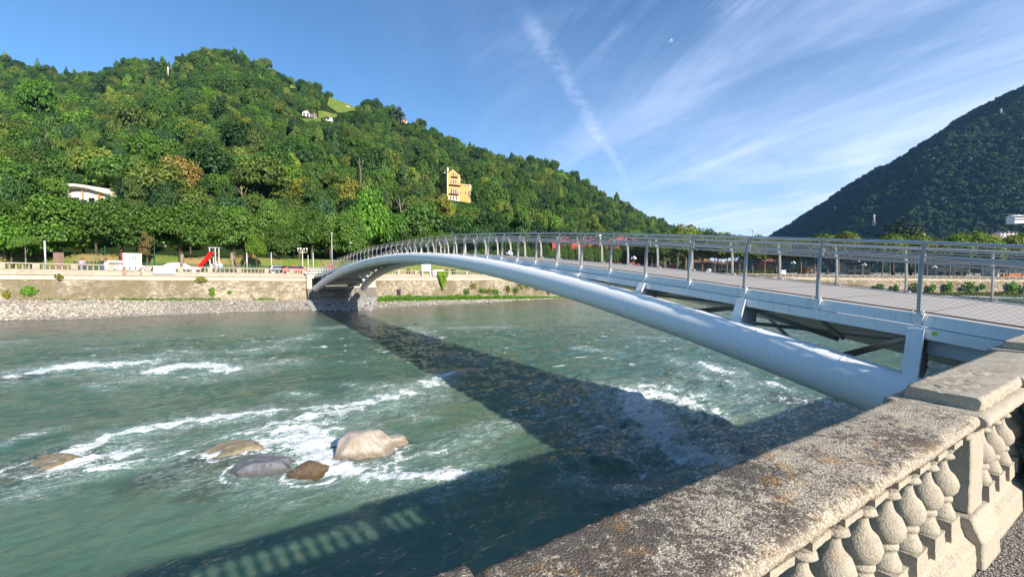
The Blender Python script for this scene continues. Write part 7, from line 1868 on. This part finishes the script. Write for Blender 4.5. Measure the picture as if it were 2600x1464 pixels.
leafpatch('wall_weed', 75, 738, .3, 26, 24, 500, .22, M_LIME2, 'green weed tuft growing on the wall at the left', seed=4)
leafpatch('wall_weed', 18, 746, .3, 14, 22, 220, .2, M_YOL, 'small yellowish weed on the wall at the left edge', seed=5)
leafpatch('wall_weed', 537, 741, .3, 12, 24, 260, .2, M_LIME, 'lime green weed streak on the wall below the slide', seed=6)
leafpatch('wall_weed', 582, 741, .3, 9, 7, 120, .2, M_LIME2, 'tiny green weed on the wall right of the weed streak', seed=7)
leafpatch('wall_weed', 510, 708, .25, 24, 16, 300, .2, M_YOL, 'mossy yellow patch on the wall below the balustrade', seed=8)
leafpatch('wall_weed', 152, 702, .25, 16, 12, 160, .2, M_YOL, 'mossy tuft under the ledge near the brick pier', seed=9)
for i, px in enumerate(range(1185, 1440, 19)): leafpatch('wall_shrub', px + random.uniform(-7, 7), 729 + random.uniform(-10, 10), .4, random.uniform(14, 34), random.uniform(10, 22), 150, .3, M_YOL if i % 2 else M_LIME2, 'scrubby plant on the wall above the grass right of the bridge', seed=20 + i)
for px, w_, h_, sd in ((2222, 26, 20, 1), (2262, 18, 22, 2), (2398, 22, 26, 3), (2448, 42, 34, 4), (2310, 24, 30, 5), (2560, 26, 26, 6), (2055, 14, 20, 7), (2590, 24, 30, 8), (2480, 18, 14, 9), (2355, 16, 18, 10), (2150, 18, 12, 11)):
    leafpatch('wall_shrub', px, 728 + (sd % 3) * 3, .9, w_, h_, 420, .9, [M_LIME2, M_ROW, M_HEDGE][sd % 3], 'green shrub rooted in the distant river wall at right', seed=40 + sd)
leafpatch('wall_foot_weeds', 2440, 746, 1.0, 330, 9, 2600, .8, M_YOL, 'yellowish weeds along the foot of the distant wall', 'rect', 60, kind='stuff')
def grass_strip(name, px0, px1, k0, k1, n, h0, mat, label, seed):
    r = np.random.RandomState(seed); V_ = np.zeros((n, 4, 3)); 
    for i in range(n):
        px = r.uniform(px0, px1); q = beach_pt(px, r.uniform(k0, k1)); h = h0 * r.uniform(.4, 1.2) * (.5 + .8 * abs(float(pnoise(px / 25., seed)))); w_ = .05 + .03 * r.uniform(); a = r.uniform(0, 2 * pi); d = np.array([cos(a), sin(a), 0]) * w_; ln = np.array([r.uniform(-.3, .3), r.uniform(-.3, .3), 1]) * h
        V_[i] = [q - d, q + d, q + d * .4 + ln * .7, q + ln]
    me_ = arr_mesh(name, V_.reshape(-1, 3), np.arange(n * 4).reshape(n, 4)); fattr(me_, 'tone', np.repeat(r.uniform(0, 1, n), 4)); o2 = link(name, me_, mat, kind='stuff'); o2['label'] = label
grass_strip('grass_strip', 960, 1440, .70, 1.0, 15000, 1.0, M_LIME2, 'bright green grass along the foot of the wall right of the bridge', 1)
grass_strip('grass_fringe', 300, 560, .90, .97, 2600, .45, M_LIME2, 'thin grass fringe at the wall foot left of the bridge', 2)
grass_strip('grass_fringe', 640, 700, .90, .97, 600, .4, M_LIME2, 'short grass tuft at the wall foot near the bridge', 3)
grass_strip('grass_fringe', 30, 300, .92, .97, 700, .35, M_LIME2, 'sparse grass at the wall foot on the far left', 4)
# moon: seen through the blue air, so its face is pale and half clear
MM = newmat('moon_face'); t = NT(MM.node_tree); a_ = t.add('ShaderNodeBsdfDiffuse'); t.set(a_.inputs[0], (0.8, 0.82, 0.85)); b_ = t.add('ShaderNodeBsdfTransparent'); m_ = t.add('ShaderNodeMixShader', i_0=0.68); t.l.new(a_.outputs[0], m_.inputs[1]); t.l.new(b_.outputs[0], m_.inputs[2]); t.out(m_.outputs[0])
d = ray(1703, 104).normalized() * 9000; r_ = 9000 * 3.6 / FPX
top(MB().ball(d + Vector((0, 0, EYE)), r_, 24, 16), 'moon', MM, d + Vector((0, 0, EYE)), 'small pale daytime moon high in the blue sky', 'moon')
# ------------------------------------------------------------------ valley haze: one even volume round the whole scene
hm_ = newmat('haze'); t = NT(hm_.node_tree); pv_ = t.add('ShaderNodeVolumePrincipled'); pv_.inputs['Color'].default_value = (0.30, 0.56, 1.0, 1); pv_.inputs['Density'].default_value = HAZE; pv_.inputs['Anisotropy'].default_value = 0.2
t.l.new(pv_.outputs[0], t.add('ShaderNodeOutputMaterial').inputs[1])
hb = MB(); hb.box((0, 1300, 225), (5200, 3600, 500)); hb.build('haze', hm_, kind='stuff')
print('objects', len(bpy.data.objects), 'polys', sum(len(m.polygons) for m in bpy.data.meshes))
